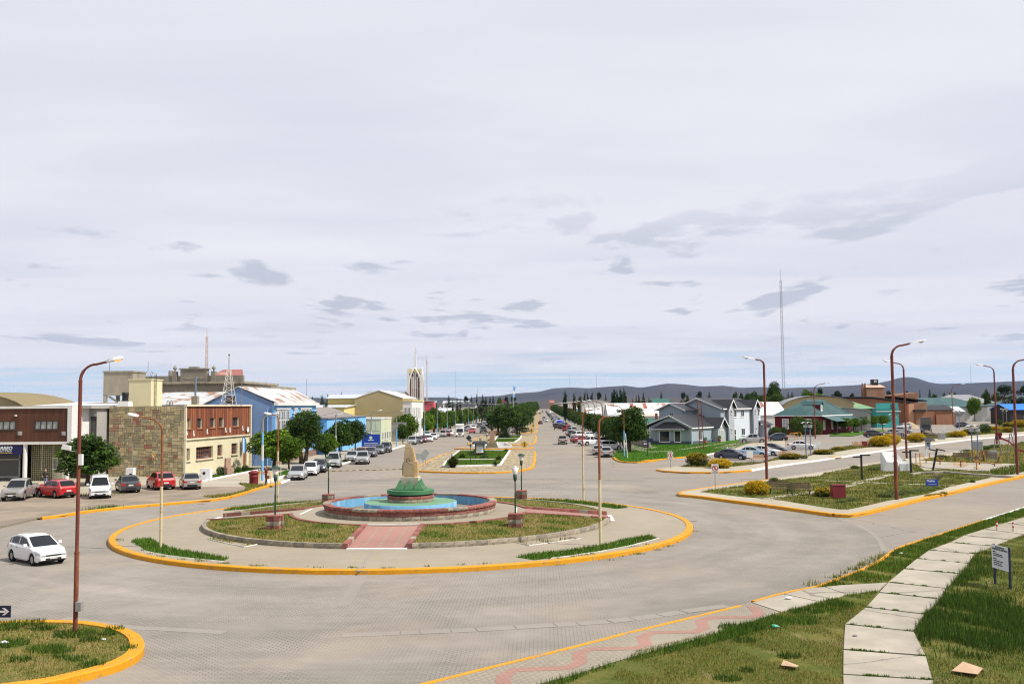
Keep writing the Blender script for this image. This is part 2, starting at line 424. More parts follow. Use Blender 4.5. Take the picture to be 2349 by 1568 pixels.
M_DIRT=mat('lot_dirt',(.25,.2,.145),.9,var=.2,vs=.4,col2=(.19,.155,.115),s2=.25,f2=(.42,.62),fine=.14,fs=9,bump=.3,bs=8)
M_EARTH=mat('earth',(.17,.14,.09),.95,var=.25,vs=.01,col2=(.1,.09,.06),s2=.004,f2=(.42,.6),fine=.15,fs=.2)
M_YEL=mat('kerb_yellow',(.55,.245,.006),.7,var=.1,vs=1.5,col2=(.34,.21,.08),s2=2.6,f2=(.56,.66),fine=.16,fs=14,bump=.25,bs=18)
M_WHT=mat('kerb_white',(.66,.65,.63),.75,var=.05,col2=(.42,.39,.34),s2=2.5,f2=(.58,.7),fine=.06,bump=.2,bs=18)
M_EDGE=mat('worn_edging',(.46,.44,.4),.85,var=.15,col2=(.3,.28,.22),s2=2.,f2=(.45,.6))
M_GKERB=mat('kerb_grey',(.3,.27,.22),.85,var=.12,fine=.1)
M_LINE=mat('road_marking',(.46,.45,.42),.8,var=.15,vs=2,col2=(.25,.23,.2),s2=1.4,f2=(.5,.66))
M_BLK=mat('marking_black',(.03,.03,.03),.8)
M_LYEL=mat('marking_yellow',(.42,.26,.06),.8,var=.15)
def flag(t,P):
 V=t.vmul(P,(1.0,1.55,1.))
 vo=t.n('ShaderNodeTexVoronoi',{'Vector':V,'Scale':1.25,'Randomness':.9},feature='DISTANCE_TO_EDGE')
 v2=t.n('ShaderNodeTexVoronoi',{'Vector':V,'Scale':1.25,'Randomness':.9},feature='F1')
 c=t.mix(t.n('ShaderNodeSeparateColor',{0:v2.outputs[1]}).outputs[0],(.41,.325,.2),(.33,.27,.175))
 c=t.mix(t.ramp(vo.outputs[0],.10,.035),c,(.12,.1,.06))
 return stain(t,P,c,.14,.3),t.ramp(vo.outputs[0],.02,.09)
M_FLAG=custom('median_flagstones',flag,.85,.2,.6)
def turf(c,dry,bare,s=.55,lo=.4,hi=.62):
 def fn(t,P):
  q=t.noise(P,s,7,.65,.4)
  k=t.mix(t.ramp(q,lo,hi),c,dry);k=t.mix(t.ramp(t.noise(t.vadd(P,(9,4,0)),s*1.6,6,.65,.3),.56,.7),k,bare)
  v=t.n('ShaderNodeMapRange',{0:t.noise(P,11,4,.75),1:.25,2:.75,3:.6,4:1.4})
  return t.mix(1.,k,t.n('ShaderNodeCombineColor',{0:v,1:v,2:v}).outputs[0],'MULTIPLY'),t.noise(P,9,4,.7)
 return fn
M_TURF=custom('dry_turf',turf((.085,.095,.018),(.17,.135,.045),(.22,.165,.085)),.95,.1,.8)
M_LAWN=custom('green_lawn',turf((.045,.12,.01),(.075,.13,.014),(.1,.13,.022),.5,.5,.75),.95,.1,.8)
M_MIXT=custom('rough_turf',turf((.072,.088,.016),(.15,.128,.036),(.2,.155,.075),.35,.42,.66),.95,.1,.8)
def gmat(n,c,v=.25):return mat(n,c,.85,var=v,vs=.8,fine=.2,fs=4,spec=.15,trans=.25)
G_GRN=gmat('blade_green',(.078,.14,.015));G_DRK=gmat('blade_dark',(.04,.078,.012));G_OLV=gmat('blade_olive',(.16,.155,.025));G_DRY=gmat('blade_straw',(.34,.26,.09))
G_LAW=gmat('blade_lawn',(.075,.19,.014))
# ====== ground and roads
def struct(o):return o
sheet('ground',[(-15000,-60),(15000,-60),(15000,15000),(-15000,15000)],-.09,M_EARTH,label='bare earth of the plain under the town',cat='ground')
sheet('road',[(-85,2),(165,2),(165,330),(18,330),(18,1600),(-27,1600),(-27,120),(-85,120)],0,M_ROAD,label='grey concrete carriageway of the avenue and side roads',cat='road')
pv=[(-85,4),(16,4)]+QL('b8',[(1250,400),(1225,340),(1170,265),(1060,200),(880,140)])+[(21,66)]+QL('b5',[(2180,500),(2065,515),(1900,390),(1200,374),(400,378),(150,380)])+[(-27,99),(-34,78),(-85,60)]
sheet('paver_road',pv,.004,M_PAVER,label='interlocking grey pavers round the roundabout',cat='road')
def strip(name,pts,w,z,m,**k):
 pts=[tuple(p)for p in pts];return sheet(name,offset(pts,w/2)+offset(pts,-w/2)[::-1],z,m,**k)
band=thing('gutter_strip','pale concrete gutter strip of cracked slabs across the pavers','gutter')
gl=QL('b7',[(-400,570),(0,555),(130,550),(340,541),(510,533),(770,518),(1040,502),(1190,492),(1405,478),(1560,460),(1745,437),(1900,412),(2200,372)])
for i in range(len(gl)-1):
 a,b=Vector(gl[i]),Vector(gl[i+1]);e=(b-a).normalized()*.03
 p=[tuple(a+e),tuple(b-e)]
 sheet('slab',offset(p,.28)+offset(p,-.28)[::-1],.005+.002*(i%3),M_BAND,kind=None,parent=band,thick=.008)
strip('concrete_band',smooth(QL('b8',[(880,140),(1060,200),(1170,265),(1225,330),(1250,400)])),.25,.009,M_BAND,label='pale concrete edging where pavers meet the side road',cat='edging')
strip('concrete_band',QL('b6',[(600,955),(1230,1045),(1500,1055),(1850,1075),(2094,1090)]),.5,.008,M_BAND,label='pale concrete strip off the tip of the grassy splitter island',cat='edging')
strip('concrete_band',QL('b4',[(1790,1400),(1690,1520),(1500,1830)]),.5,.008,M_BAND,label='pale concrete strip crossing the pavers below the fountain ramp',cat='edging')
strip('concrete_band',QL('b5',[(130,379),(1000,376),(1880,390)]),.4,.009,M_BAND,label='pale concrete edging where pavers meet the avenue',cat='edging')
strip('concrete_band',QL('b5',[(130,478),(700,470),(1500,500)]),.12,.010,M_LINE,label='thin pale line on the pavers behind the fountain',cat='edging')
mk=thing('crosswalk_marking','broken white crossing lines across the left carriageway','marking')
def dashes(name,label,c,segs,w=.14,m=M_LINE,z=.009):
 r=thing(name,label,'marking')
 for(x0,y0,x1,y1)in segs:
  p=[Q(c,x0,y0),Q(c,x1,y1)]
  sheet('dash',offset(p,w/2)+offset(p,-w/2)[::-1],z,m,kind=None,parent=r)
 return r
bpy.data.objects.remove(mk)
dashes('road_marking','white crossing dashes between fountain and left row of cars','a3',[(1540,1145,2130,1103),(1540,1165,1610,1158),(1685,1155,1755,1145),(1810,1143,1880,1136),(1940,1133,2010,1128),(2065,1125,2130,1120),(1340,1212,1385,1208),(1450,1203,1530,1197),(1590,1192,1670,1187),(1730,1182,1810,1176),(1870,1170,1940,1165),(2000,1163,2080,1157),(580,1268,660,1258),(725,1255,785,1250),(835,1213,915,1207),(870,1193,1030,1183)])
dashes('road_marking','white crossing dashes in front of the flagstone median','a5',[(0,975,55,972),(270,975,355,970),(0,1000,60,995),(365,1005,450,1000),(510,996,595,990),(655,986,735,980)])
dashes('road_marking','paired white dashes right of the flagstone median','a6',[(290,1478,345,1478),(395,1474,475,1474),(522,1470,600,1470),(650,1467,722,1467),(295,1514,345,1512),(395,1508,475,1506),(525,1505,605,1503),(660,1502,722,1500),(1090,1490,1115,1489),(1170,1487,1240,1485),(1300,1483,1365,1481),(1410,1479,1480,1477),(1530,1475,1600,1474)])
dashes('road_marking','long white stop line behind the pale pickup','a6',[(280,1262,630,1266),(870,1268,1250,1270),(180,1243,240,1244),(270,1245,340,1246),(370,1247,430,1247),(460,1245,495,1245)],.2)
dashes('road_marking','white dashes beside the row of dark parked cars','a3',[(1780,850,1830,846),(1900,836,1950,832),(1960,858,2010,855),(2050,850,2100,847),(1480,1058,1530,1054)])
dashes('road_marking','white dashes left of the flagstone median tip','a5',[(430,665,480,662),(520,660,580,657),(620,657,690,654),(730,655,800,652),(830,653,890,650),(0,672,30,671)],.16)
sb=thing('speed_bump','low yellow and black striped speed bump across the left carriageway','speed bump')
A,B=Vector(Q('a3',1120,1087)),Vector(Q('a3',2110,1062));nb=22
for i in range(nb):
 p=[tuple(A.lerp(B,i/nb)),tuple(A.lerp(B,(i+.97)/nb))]
 sheet('bump_block',offset(p,.2)+offset(p,-.2)[::-1],.006,M_LYEL if i%2==0 else M_BLK,kind=None,parent=sb,thick=.05)
# ------ roundabout
RC,RR=Vector((-8.3,60.9)),17.55
FC=Vector((-8.5,62.7))
def circ(c,r,n=96,a0=0.,a1=2*math.pi):return[(c[0]+r*math.cos(a0+(a1-a0)*i/n),c[1]+r*math.sin(a0+(a1-a0)*i/n))for i in range(n+(0 if abs(a1-a0-2*math.pi)<1e-6 else 1))]
kerb('kerb',circ(RC,RR,120),M_YEL,.38,.22,True,'thick yellow painted kerb ring of the roundabout')
sheet('roundabout_pavement',circ(RC,RR-.3,120),.19,M_WALK,label='beige paver apron of the roundabout',cat='pavement')
PZ=.19;PLZ=.72
strip('concrete_band',QL('b4',[(1790,1275),(1730,1357),(1660,1470)],.19),.12,.197,M_BAND,label='pale joint line across the apron below the ramp',cat='edging')
B_RED=[mat('block_red%d'%i,c,.9,var=.18,vs=3,fine=.2,fs=16,bump=.7,bs=14)for i,c in enumerate([(.23,.085,.068),(.27,.105,.085),(.19,.075,.062)])]
B_GRY=[mat('block_grey%d'%i,c,.9,var=.18,vs=3,fine=.2,fs=16,bump=.7,bs=14)for i,c in enumerate([(.25,.215,.16),(.29,.25,.185),(.2,.178,.14)])]
M_MORT=mat('mortar',(.24,.2,.16),.95,var=.15)
def rough_block(L,D,Hh,seed,batter=0.):
 rr=random.Random(seed);vs=[];nx,nz=4,3
 j=lambda a:rr.uniform(-a,a)
 for k in range(nz):
  for i in range(nx):
   ed=i in(0,nx-1)or k in(0,nz-1)
   vs.append((-L/2+L*i/(nx-1),-D/2-(0 if ed else rr.uniform(.01,.045))+j(.006),Hh*k/(nz-1)))
 m=len(vs);vs+=[(-L/2,D/2,0),(L/2,D/2,0),(L/2,D/2,Hh),(-L/2,D/2,Hh)]
 fs=[(k*nx+i,k*nx+i+1,(k+1)*nx+i+1,(k+1)*nx+i)for k in range(nz-1)for i in range(nx-1)]
 t0=(nz-1)*nx
 fs+=[tuple(range(t0,t0+nx))+(m+2,m+3),(m+1,m,m+3,m+2),(0,nx,2*nx,m+3,m)[::-1][::-1],(nx-1,m+1,m+2,3*nx-1,2*nx-1),tuple(range(nx-1,-1,-1))+(m,m+1)]
 return MB().add(vs,fs)
BLK={}
def block_mesh(L,D,Hh,m,v):
 k=(round(L,2),round(D,2),round(Hh,2),m.name,v)
 if k not in BLK:BLK[k]=rough_block(k[0],k[1],k[2],v).mesh('block',m)
 return BLK[k]
def block_line(parent,p0,p1,z0,z1,courses,D,L,name='block',gap=.012,cols=None,inset=0.,h0=None):
 p0,p1=Vector(p0),Vector(p1);d=p1-p0;n=max(1,round(d.length/L));LL=d.length/n;a=math.atan2(d.y,d.x)
 for k,(hb,mats)in enumerate(courses):
  for i in range(n):
   c=p0+d*((i+.5)/n);zt=z0+(z1-z0)*(i+.5)/n
   m=random.choice(mats);o=obj(name,block_mesh(LL-gap,D,hb-gap*.6,m,random.randrange(5)),parent)
   zb=zt-sum(q[0]for q in courses[k:])
   o.location=(c.x,c.y,zb);o.rotation_euler=(0,-math.atan2(z1-z0,d.length)if False else 0,a)
def block_ring(parent,c,r,zb,courses,D,L,a0=0.,a1=2*math.pi,name='block',gap=.012,inner=False):
 n=max(3,round(r*(a1-a0)/L));LL=r*(a1-a0)/n;z=zb
 for k,(hb,mf)in enumerate(courses):
  for i in range(n):
   a=a0+(a1-a0)*(i+.5+(.5 if k%2 else 0)*(1 if a1-a0>6.2 else 0))/n
   o=obj(name,block_mesh(LL-gap,D,hb-gap*.6,mf(a),random.randrange(5)),parent)
   o.location=(c[0]+(r-D/2)*math.cos(a),c[1]+(r-D/2)*math.sin(a),z);o.rotation_euler=(0,0,a+math.pi/2)
  z+=hb
def red(a):return random.choice(B_RED)
def grey(a):return random.choice(B_GRY)
def coping(a):return random.choice(B_GRY if(math.degrees(a)%60)<17 else B_RED)
sheet('fountain_platform',circ(FC,7.45,80),PLZ,M_WALK,label='round beige paved platform under the fountain',cat='pavement')
M_BEDGRASS=[G_OLV,G_DRY,G_GRN]
RW=1.55
names={0:'east',1:'north',2:'west',3:'south'}
def polar(r,a):return(FC[0]+r*math.cos(a),FC[1]+r*math.sin(a))
RO,RI=12.9,7.45
bed_lbl=['dry grass bed by the right hand pole, walled in red and grey block','dry grass bed behind the fountain on the right ramp side','dry grass bed behind the fountain, left of the basin','dry grass bed left of the red brick ramp, walled in block']
bed_lbl={3:'dry grass bed right of the red ramp, with lamp plinth in it',0:'dry grass bed behind the fountain beside the right ramp',1:'dry grass bed behind the fountain beside the left ramp',2:'dry grass bed left of the red ramp, with lamp plinth in it'}
for qd in range(4):
 bed=thing('planting_bed',bed_lbl[qd],'planting bed',group='walled grass beds round the fountain')
 b0=qd*math.pi/2
 ao,ai=math.asin(RW/RO),math.asin(RW/RI)
 block_ring(bed,FC,RO,PZ-.02,[(.29,grey)],.24,.62,b0+ao,b0+math.pi/2-ao)
 block_ring(bed,FC,RI+.24,PLZ-.28,[(.36,red)],.24,.5,b0+ai,b0+math.pi/2-ai)
 for sgn,bb in((1,b0),(-1,b0+math.pi/2)):
  u=Vector((math.cos(bb),math.sin(bb)));nrm=Vector((-u.y,u.x))*sgn
  pi_=FC+u*math.sqrt(RI**2-RW**2)+nrm*(RW+.12);po=FC+u*math.sqrt(RO**2-RW**2)+nrm*(RW+.12)
  n=9;d=po-pi_
  for i in range(n):
   c=pi_+d*((i+.5)/n);zt=PLZ+.1+(PZ+.28-PLZ-.1)*(i+.5)/n
   m=random.choice(B_GRY if i==6 else B_RED)
   o=obj('block',block_mesh(d.length/n-.012,.26,.42,m,random.randrange(5)),bed)
   o.location=(c.x,c.y,zt-.42);o.rotation_euler=(0,-math.atan2(PZ+.28-PLZ-.1,d.length),math.atan2(d.y,d.x))
   if sgn>0:o.rotation_euler.y*=1
 mb=MB();vs=[];N=18;Mr=6
 for j in range(Mr+1):
  r=RI+.2+(RO-.2-RI-.2)*j/Mr;al=math.asin((RW+.2)/r)
  for i in range(N+1):
   a=b0+al+(math.pi/2-2*al)*i/N
   vs.append((*polar(r,a),PLZ+.0+(PZ+.2-PLZ)*j/Mr+random.uniform(-.02,.03)))
 mb.add(vs,[(j*(N+1)+i,(j+1)*(N+1)+i,(j+1)*(N+1)+i+1,j*(N+1)+i+1)for j in range(Mr)for i in range(N)],0,True)
 mb.build('turf',M_TURF,bed)
 n=9000 if qd in(2,3)else 2500
 r=np.sqrt(RNG.uniform((RI+.3)**2,(RO-.3)**2,n));a=b0+RNG.uniform(0,math.pi/2,n)
 off=np.minimum(np.abs(r*np.sin(a-b0)),np.abs(r*np.cos(a-b0)));k=off>RW+.3;r,a=r[k],a[k];n=len(r)
 x=FC[0]+r*np.cos(a);y=FC[1]+r*np.sin(a);z=PLZ+(PZ+.2-PLZ)*(r-RI-.2)/(RO-RI-.4)
 f=np.sin(x*1.9)+np.sin(y*2.3+x);hh=RNG.uniform(.04,.13,n)*(1+.5*(f>.7));th=RNG.uniform(0,6.28,n);w=.022
 V=np.empty((n,3,3));V[:,0]=np.c_[x-w*np.cos(th),y-w*np.sin(th),z-.01];V[:,1]=np.c_[x+w*np.cos(th),y+w*np.sin(th),z-.01];V[:,2]=np.c_[x+RNG.normal(0,.04,n),y+RNG.normal(0,.04,n),z+hh]
 mi=np.where(f>.9,2,RNG.choice(2,n,p=[.65,.35]));obj('grass',fast_mesh('grass',V.reshape(-1,3),np.arange(3*n).reshape(-1,3),M_BEDGRASS,mi),bed,kind='stuff')
rl={0:'sloping beige paved ramp on the right of the fountain',1:'sloping beige paved ramp behind the fountain',2:'sloping beige paved ramp on the left of the fountain',3:'red paved ramp with three dashed pale lines facing the open paving'}
for qd in range(4):
 u=Vector((math.cos(qd*math.pi/2),math.sin(qd*math.pi/2)));nr=Vector((-u.y,u.x))
 ra=thing('ramp',rl[qd],'ramp')
 i0,o0=FC+u*7.0,FC+u*12.85
 q=[i0-nr*RW,o0-nr*RW,o0+nr*RW,i0+nr*RW];zz=[PLZ+.006,PZ+.03,PZ+.03,PLZ+.006]
 mb=MB();mb.add([(p.x,p.y,z)for p,z in zip(q,zz)]+[(p.x,p.y,PZ-.2)for p in q],[(0,1,2,3),(0,4,5,1),(1,5,6,2),(2,6,7,3),(3,7,4,0)])
 mb.build('paving',M_REDP if qd in(0,3)else M_WALK,ra)
 for rr_,nm,zt in((12.98,'step',PZ+.06),(6.85,'edge',PLZ+.03)):
  c=FC+u*rr_;MB().box((c.x,c.y,zt-.08),(.26 if nm=='step' else .12,2*RW,.16),math.atan2(u.y,u.x)).build(nm,M_WHT,ra)
 if qd==3:
  for s_ in(-.75,.05,.85):
   for i in range(11):
    f=(i+.7)/12;c=i0.lerp(o0,f)+nr*s_;z=PLZ+.006+(PZ+.03-PLZ-.006)*(f)
    MB().box((c.x,c.y,z),(.2,.15,.014),math.atan2(u.y,u.x),ry=math.atan2(PLZ-PZ-.024,5.85)).build('pale_paver',M_WALK,ra)
for a in(2.6,3.6):
 pass
# ------ the fountain
M_BLUE=mat('basin_blue',(.125,.3,.46),.7,var=.2,vs=1.2,col2=(.25,.4,.5),s2=1.6,f2=(.5,.64),fine=.08,stretch=(1,1,.35))
M_GREEN=mat('fountain_green',(.052,.15,.066),.6,var=.1,vs=1.5,col2=(.08,.19,.09),s2=1.2,f2=(.52,.7),fine=.06)
M_GREENP=mat('fountain_green_pale',(.125,.255,.145),.7,var=.1,vs=1.2,col2=(.2,.3,.19),s2=.9,f2=(.5,.72),fine=.06)
M_CREAM=mat('pedestal_cream',(.6,.55,.43),.7,var=.06)
M_SAND=mat('obelisk_stone',(.33,.25,.15),.85,var=.14,vs=2.2,col2=(.28,.22,.15),s2=1.4,f2=(.45,.62),fine=.1,bump=.35,bs=9)
M_SANDY=mat('obelisk_rough',(.44,.31,.14),.95,var=.25,vs=5,fine=.25,fs=14,bump=1.,bs=12)
M_DARKW=mat('dark_slit',(.012,.014,.012),.9)
ft=thing('fountain','round fountain with block basin, blue pool, green crown and stone obelisk','fountain',(FC[0],FC[1],0))
O=(0,0)
block_ring(ft,O,5.5,PLZ,[(.26,grey),(.25,red)],.3,.52,name='block')
block_ring(ft,O,5.6,PLZ+.51,[(.17,coping)],.46,.36,name='coping_block')
MB().lathe([(5.3,PLZ-.02),(5.2,PLZ-.02),(5.2,PLZ+.53),(5.3,PLZ+.53)],72,smooth=True).build('mortar_core',M_MORT,ft)
MB().lathe([(5.14,PLZ+.56),(5.12,PLZ+.02)],72).build('pool_wall',M_BLUE,ft)
MB().lathe([(5.13,PLZ+.03),(2.0,PLZ+.03)],72).build('pool_floor',mat('pool_floor',(.16,.15,.13),.9,var=.2,fine=.15),ft)
MB().lathe([(3.0,PLZ),(3.0,PLZ+.62),(2.97,PLZ+.64)],64).build('inner_wall',M_BLUE,ft)
MB().lathe([(2.97,PLZ+.64),(.5,PLZ+.66)],64).build('green_deck',M_GREENP,ft)
z=PLZ+.64
block_ring(ft,O,1.48,z,[(.22,grey),(.22,red)],.24,.42,name='drum_block')
MB().lathe([(1.36,z),(1.36,z+.6)],40).build('drum_core',M_DARKW,ft)
z2=z+.5
MB().lathe([(1.3,z2-.05),(1.42,z2),(1.52,z2+.03),(1.52,z2+.26),(1.49,z2+.28),(0,z2+.30)],48,smooth=False).build('green_plate',M_GREEN,ft)
z3=z2+.29
cr=MB();cr.box((0,0,z3+.04),(1.92,1.92,.08),0)
cr.build('crown_base',M_GREEN,ft)
z4=z3+.08
for sx,sy in[(i,j)for i in(-1,0,1)for j in(-1,0,1)if(i,j)!=(0,0)]:
 c=(sx*.6,sy*.6);w=.29;mb=MB()
 ap=(sx*.63,sy*.63,z4+.56)
 mb.add([(c[0]-w,c[1]-w,z4),(c[0]+w,c[1]-w,z4),(c[0]+w,c[1]+w,z4),(c[0]-w,c[1]+w,z4),ap],[(0,1,4),(1,2,4),(2,3,4),(3,0,4),(3,2,1,0)])
 mb.build('crown_point',M_GREEN,ft)
mb=MB();a,b=.42,.6
mb.add([(-a,-a,z4),(a,-a,z4),(a,a,z4),(-a,a,z4),(-b,-b,z4+.7),(b,-b,z4+.7),(b,b,z4+.7),(-b,b,z4+.7)],[(0,1,5,4),(1,2,6,5),(2,3,7,6),(3,0,4,7),(4,5,6,7)])
mb.build('pedestal',M_CREAM,ft)
z5=z4+.7
def ring_prism(mb,rings,mi=0):
 n=len(rings[0]);vs=[p for r in rings for p in r]
 fs=[(j*n+i,j*n+(i+1)%n,(j+1)*n+(i+1)%n,(j+1)*n+i)for j in range(len(rings)-1)for i in range(n)]+[tuple(range((len(rings)-1)*n,len(rings)*n)),tuple(range(n-1,-1,-1))]
 return mb.add(vs,fs,mi)
def ob(zf,x0,x1,y0,y1):return[(x0,y0,z5+zf),(x1,y0,z5+zf),(x1,y1,z5+zf),(x0,y1,z5+zf)]
ring_prism(MB(),[ob(0,-.34,.28,-.34,.3),ob(.15,-.42,.29,-.38,.32),ob(.9,-.42,.27,-.38,.3),ob(.98,-.33,.24,-.35,.28)]).build('obelisk_base',M_SAND,ft)
ring_prism(MB(),[ob(.98,-.38,.24,-.34,.26),ob(1.2,-.4,.2,-.33,.24),ob(1.88,-.34,.1,-.28,.2),ob(1.9,-.3,.07,-.26,.18)]).build('obelisk_shaft',M_SAND,ft)
ring_prism(MB(),[ob(1.9,-.34,.08,-.28,.2),ob(2.18,-.3,.02,-.22,.16)]).build('obelisk_cap',M_SAND,ft)
ring_prism(MB(),[ob(0,.29,.48,-.3,.3),ob(.5,.29,.5,-.32,.3),ob(1.0,.26,.48,-.3,.28),ob(1.02,.24,.36,-.25,.25),ob(1.9,.1,.18,-.2,.2)]).build('rough_side',M_SANDY,ft)
ring_prism(MB(),[ob(.1,-.5,-.4,-.3,.2),ob(.6,-.52,-.42,-.33,.2),ob(.95,-.46,-.4,-.3,.2)]).build('rough_side',M_SAND,ft)
fr=MB()
for p,q_ in(((-.22,1.0),(-.2,1.2)),((-.2,1.2),(-.05,1.23)),((-.05,1.23),(0.0,1.0))):
 fr.tube([(p[0],-.4,z5+p[1]),(q_[0],-.4,z5+q_[1])],.014,6)
fr.build('metal_frame',M_DARKW,ft)
# ====== islands, pavements, lawns
# ---- small grass strips and framed beds on the roundabout apron
def patch(name,poly,m,label,z,edge=None,cat='lawn'):
 return sheet(name,poly,z,m,label=label,cat=cat)
def strip_bed(pts_c,pts,label,gl,edge=None,hgt=.16):
 p=QL(pts_c,pts,PZ)
 sheet('grass_strip',p,PZ+.008,M_LAWN,label=label,cat='grass strip')
 grass('grass',p,260,hgt,.02,[G_GRN,G_DRK,G_LAW,G_DRY],gl,z=PZ,wts=[4,2,2,.5])
strip_bed('b5',[(910,993),(1050,1016),(1300,985),(1570,945),(1800,900),(2010,848),(1950,822),(1780,850),(1560,903),(1300,942),(1000,972)],'curved grass strip round the rusty pole on the right of the apron','tufted grass round the foot of the right hand apron pole')
strip_bed('b6',[(1220,250),(1350,330),(1560,370),(1800,400),(2080,425),(2130,400),(1900,355),(1650,320),(1500,270),(1400,215),(1250,225)],'curved grass strip round the yellowed pole on the left of the apron','tufted grass round the foot of the left hand apron pole')
strip_bed('b4',[(240,840),(800,800),(1280,762),(1280,740),(800,765),(350,812)],'grass strip behind the left fountain beds','grass behind the left fountain beds',hgt=.2)
strip_bed('b5',[(990,540),(1200,556),(1400,575),(1690,614),(1790,605),(1600,578),(1300,548)],'grass strip behind the right fountain beds','grass behind the right fountain beds',hgt=.2)
kerb('edging',QL('b5',[(1180,1002),(1300,988),(1570,949),(1800,905),(2030,845)],PZ),M_EDGE,.05,.03,label='thin white edging of the right apron grass strip',z=PZ)
kerb('edging',QL('b6',[(1215,245),(1350,335),(1560,375),(1800,405),(2080,430)],PZ),M_EDGE,.05,.03,label='thin white edging of the left apron grass strip',z=PZ)
for lbl,c,pts in(('left','b4',[(210,1120),(75,1140),(460,1222),(600,1195)]),('right','b5',[(905,880),(1010,906),(1420,848),(1330,838)])):
 p=QL(c,pts,PZ)
 kerb('edging',p,M_EDGE,.07,.05,label='white framed weedy bed against the %s bed wall'%lbl,z=PZ)
 grass('weeds',p,120,.14,.025,[G_GRN,G_DRY],'weeds in the white framed bed on the %s'%lbl,z=PZ,clump=.2)
# ---- near splitter island with the tall rusty lamp (left foreground)
NI=smooth(QL('b6',[(-700,1050),(0,990),(300,978),(700,978),(1000,1010),(1200,1055),(1310,1115),(1350,1190),(1335,1255),(1270,1315),(1100,1395),(800,1478),(400,1568),(-300,1650),(-1200,1700)],.2),2)
kerb('kerb',NI,M_YEL,.42,.24,False,'yellow kerb of the grassy splitter island under the tall lamp',side=-1)
NIp=offset(NI,-.3)
sheet('splitter_island',NIp,.2,M_TURF,label='patchy dry turf of the splitter island under the tall lamp',cat='turf')
grass('grass',NIp,220,.09,.016,[G_OLV,G_DRY,G_GRN],'short patchy grass on the splitter island',z=.2,wts=[4,3,2],clump=-.8)
rr=random.Random(3)
for x,y,r in((420,1250,.5),(410,1055,.35),(560,1260,.4),(280,1010,.45),(60,1020,.4),(100,1200,.5),(840,1165,.3),(1000,1110,.28),(700,1110,.6),(1070,1065,.3),(180,1350,.3),(720,1340,.3),(850,1395,.35),(1200,1240,.25),(90,1060,.3),(560,1320,.2)):
 c=Q('b6',x,y,.2)
 grass('grass_tuft',[(c[0]+r*math.cos(k)*1.2,c[1]+r*math.sin(k))for k in[i*.8 for i in range(8)]],420,.16,.018,[G_DRK,G_GRN],'dark green grass tufts on the splitter island',z=.2)
# ---- right foreground: block paved sidewalk, concrete path, grass bank
SK=QL('b7',[(-700,1100),(130,893),(500,800),(1000,680),(1500,551),(2000,431),(2270,366)],.1)
SK2=QL('b8',[(205,790),(450,722),(680,680),(800,640),(900,602),(1050,545),(1180,487),(1240,440),(1320,380),(1500,318),(1800,224),(2020,154)],.1)
SK3=QL('b8',[(2020,154),(2349,50),(2900,-110),(3500,-240)],.1)
sk=SK+SK2+SK3[1:]
kerb('kerb',SK,M_YEL,.2,.11,side=-1,label='flush yellow kerb of the sidewalk with the pink zigzag')
kerb('kerb',smooth(SK2,1),M_YEL,.2,.13,side=-1,label='yellow kerb curving along the foreground grass verge')
kerb('kerb',SK3,M_WHT,.2,.13,side=-1,label='white kerb running on from the curved yellow verge kerb')
GE=QL('b7',[(500,1010),(900,900),(1150,840),(1450,742),(1700,672),(2000,592),(2349,488)],.1)+QL('b8',[(300,920),(440,872)],.1)
sheet('sidewalk',SK+QL('b8',[(205,800)],.1)+GE[::-1]+[(2.5,18),(-6,18)],.095,M_SIDE,label='beige block sidewalk beside the foreground kerb',cat='sidewalk')
zz=QL('b7',[(690,940),(695,840),(770,800),(1130,785),(1210,750),(1200,690),(1270,660),(1580,655),(1650,630),(1630,580),(1690,548),(1980,545),(2040,520),(2020,470),(2090,448),(2349,447)],.1)+QL('b8',[(230,910),(270,885),(215,830)],.1)
strip('pink_zigzag',zz,.42,.1,M_PINK,label='pink zigzag band laid in the foreground sidewalk',cat='paving band')
bank=[(-40,2),(70,2),(95,95)]+SK3[::-1]+SK2[::-1]+GE[::-1]+[(2.5,18),(-10,12)]
sheet('grass_bank',bank,.085,M_MIXT,label='rough grass of the foreground bank',cat='turf')
pl=[(935,1560),(930,1365),(932,1170),(945,970),(1110,838),(1215,722),(1285,645),(1410,538),(1510,458),(1605,390),(1770,330),(1880,275),(2045,225),(2210,175),(2370,128),(2560,78)]
pr_=[(1665,1610),(1630,1408),(1575,1220),(1480,1028),(1565,892),(1695,775),(1735,693),(1850,577),(1915,495),(1960,418),(2110,358),(2230,308),(2349,268),(2500,225),(2640,185),(2800,140)]
pl,pr_=QL('b8',pl,.12),QL('b8',pr_,.12)
pl=[(pl[0][0]-.2,pl[0][1]-4),(pl[0][0]-.1,pl[0][1]-2)]+pl;pr_=[(pr_[0][0]+.3,pr_[0][1]-4),(pr_[0][0]+.15,pr_[0][1]-2)]+pr_
path=thing('footpath','pale concrete slab footpath through the grass','path')
for i in range(len(pl)-1):
 A,B,C,D=Vector(pl[i]),Vector(pr_[i]),Vector(pr_[i+1]),Vector(pl[i+1]);e=.025
 q=[A.lerp(D,e),B.lerp(C,e),C.lerp(B,e),D.lerp(A,e)]
 sheet('slab',[tuple(v)for v in q],.07+random.uniform(-.006,.006),M_SLAB,kind=None,parent=path,thick=.06)
bp=thing('footpath','short concrete slab spur joining footpath and kerb','path')
for q in([(215,800),(455,735),(740,795),(440,872)],[(465,733),(690,684),(785,680),(960,738),(745,792)],[(792,678),(900,665),(1270,645),(1205,704),(968,737)]):
 sheet('slab',QL('b8',q,.12),.07,M_SLAB,kind=None,parent=bp,thick=.05)
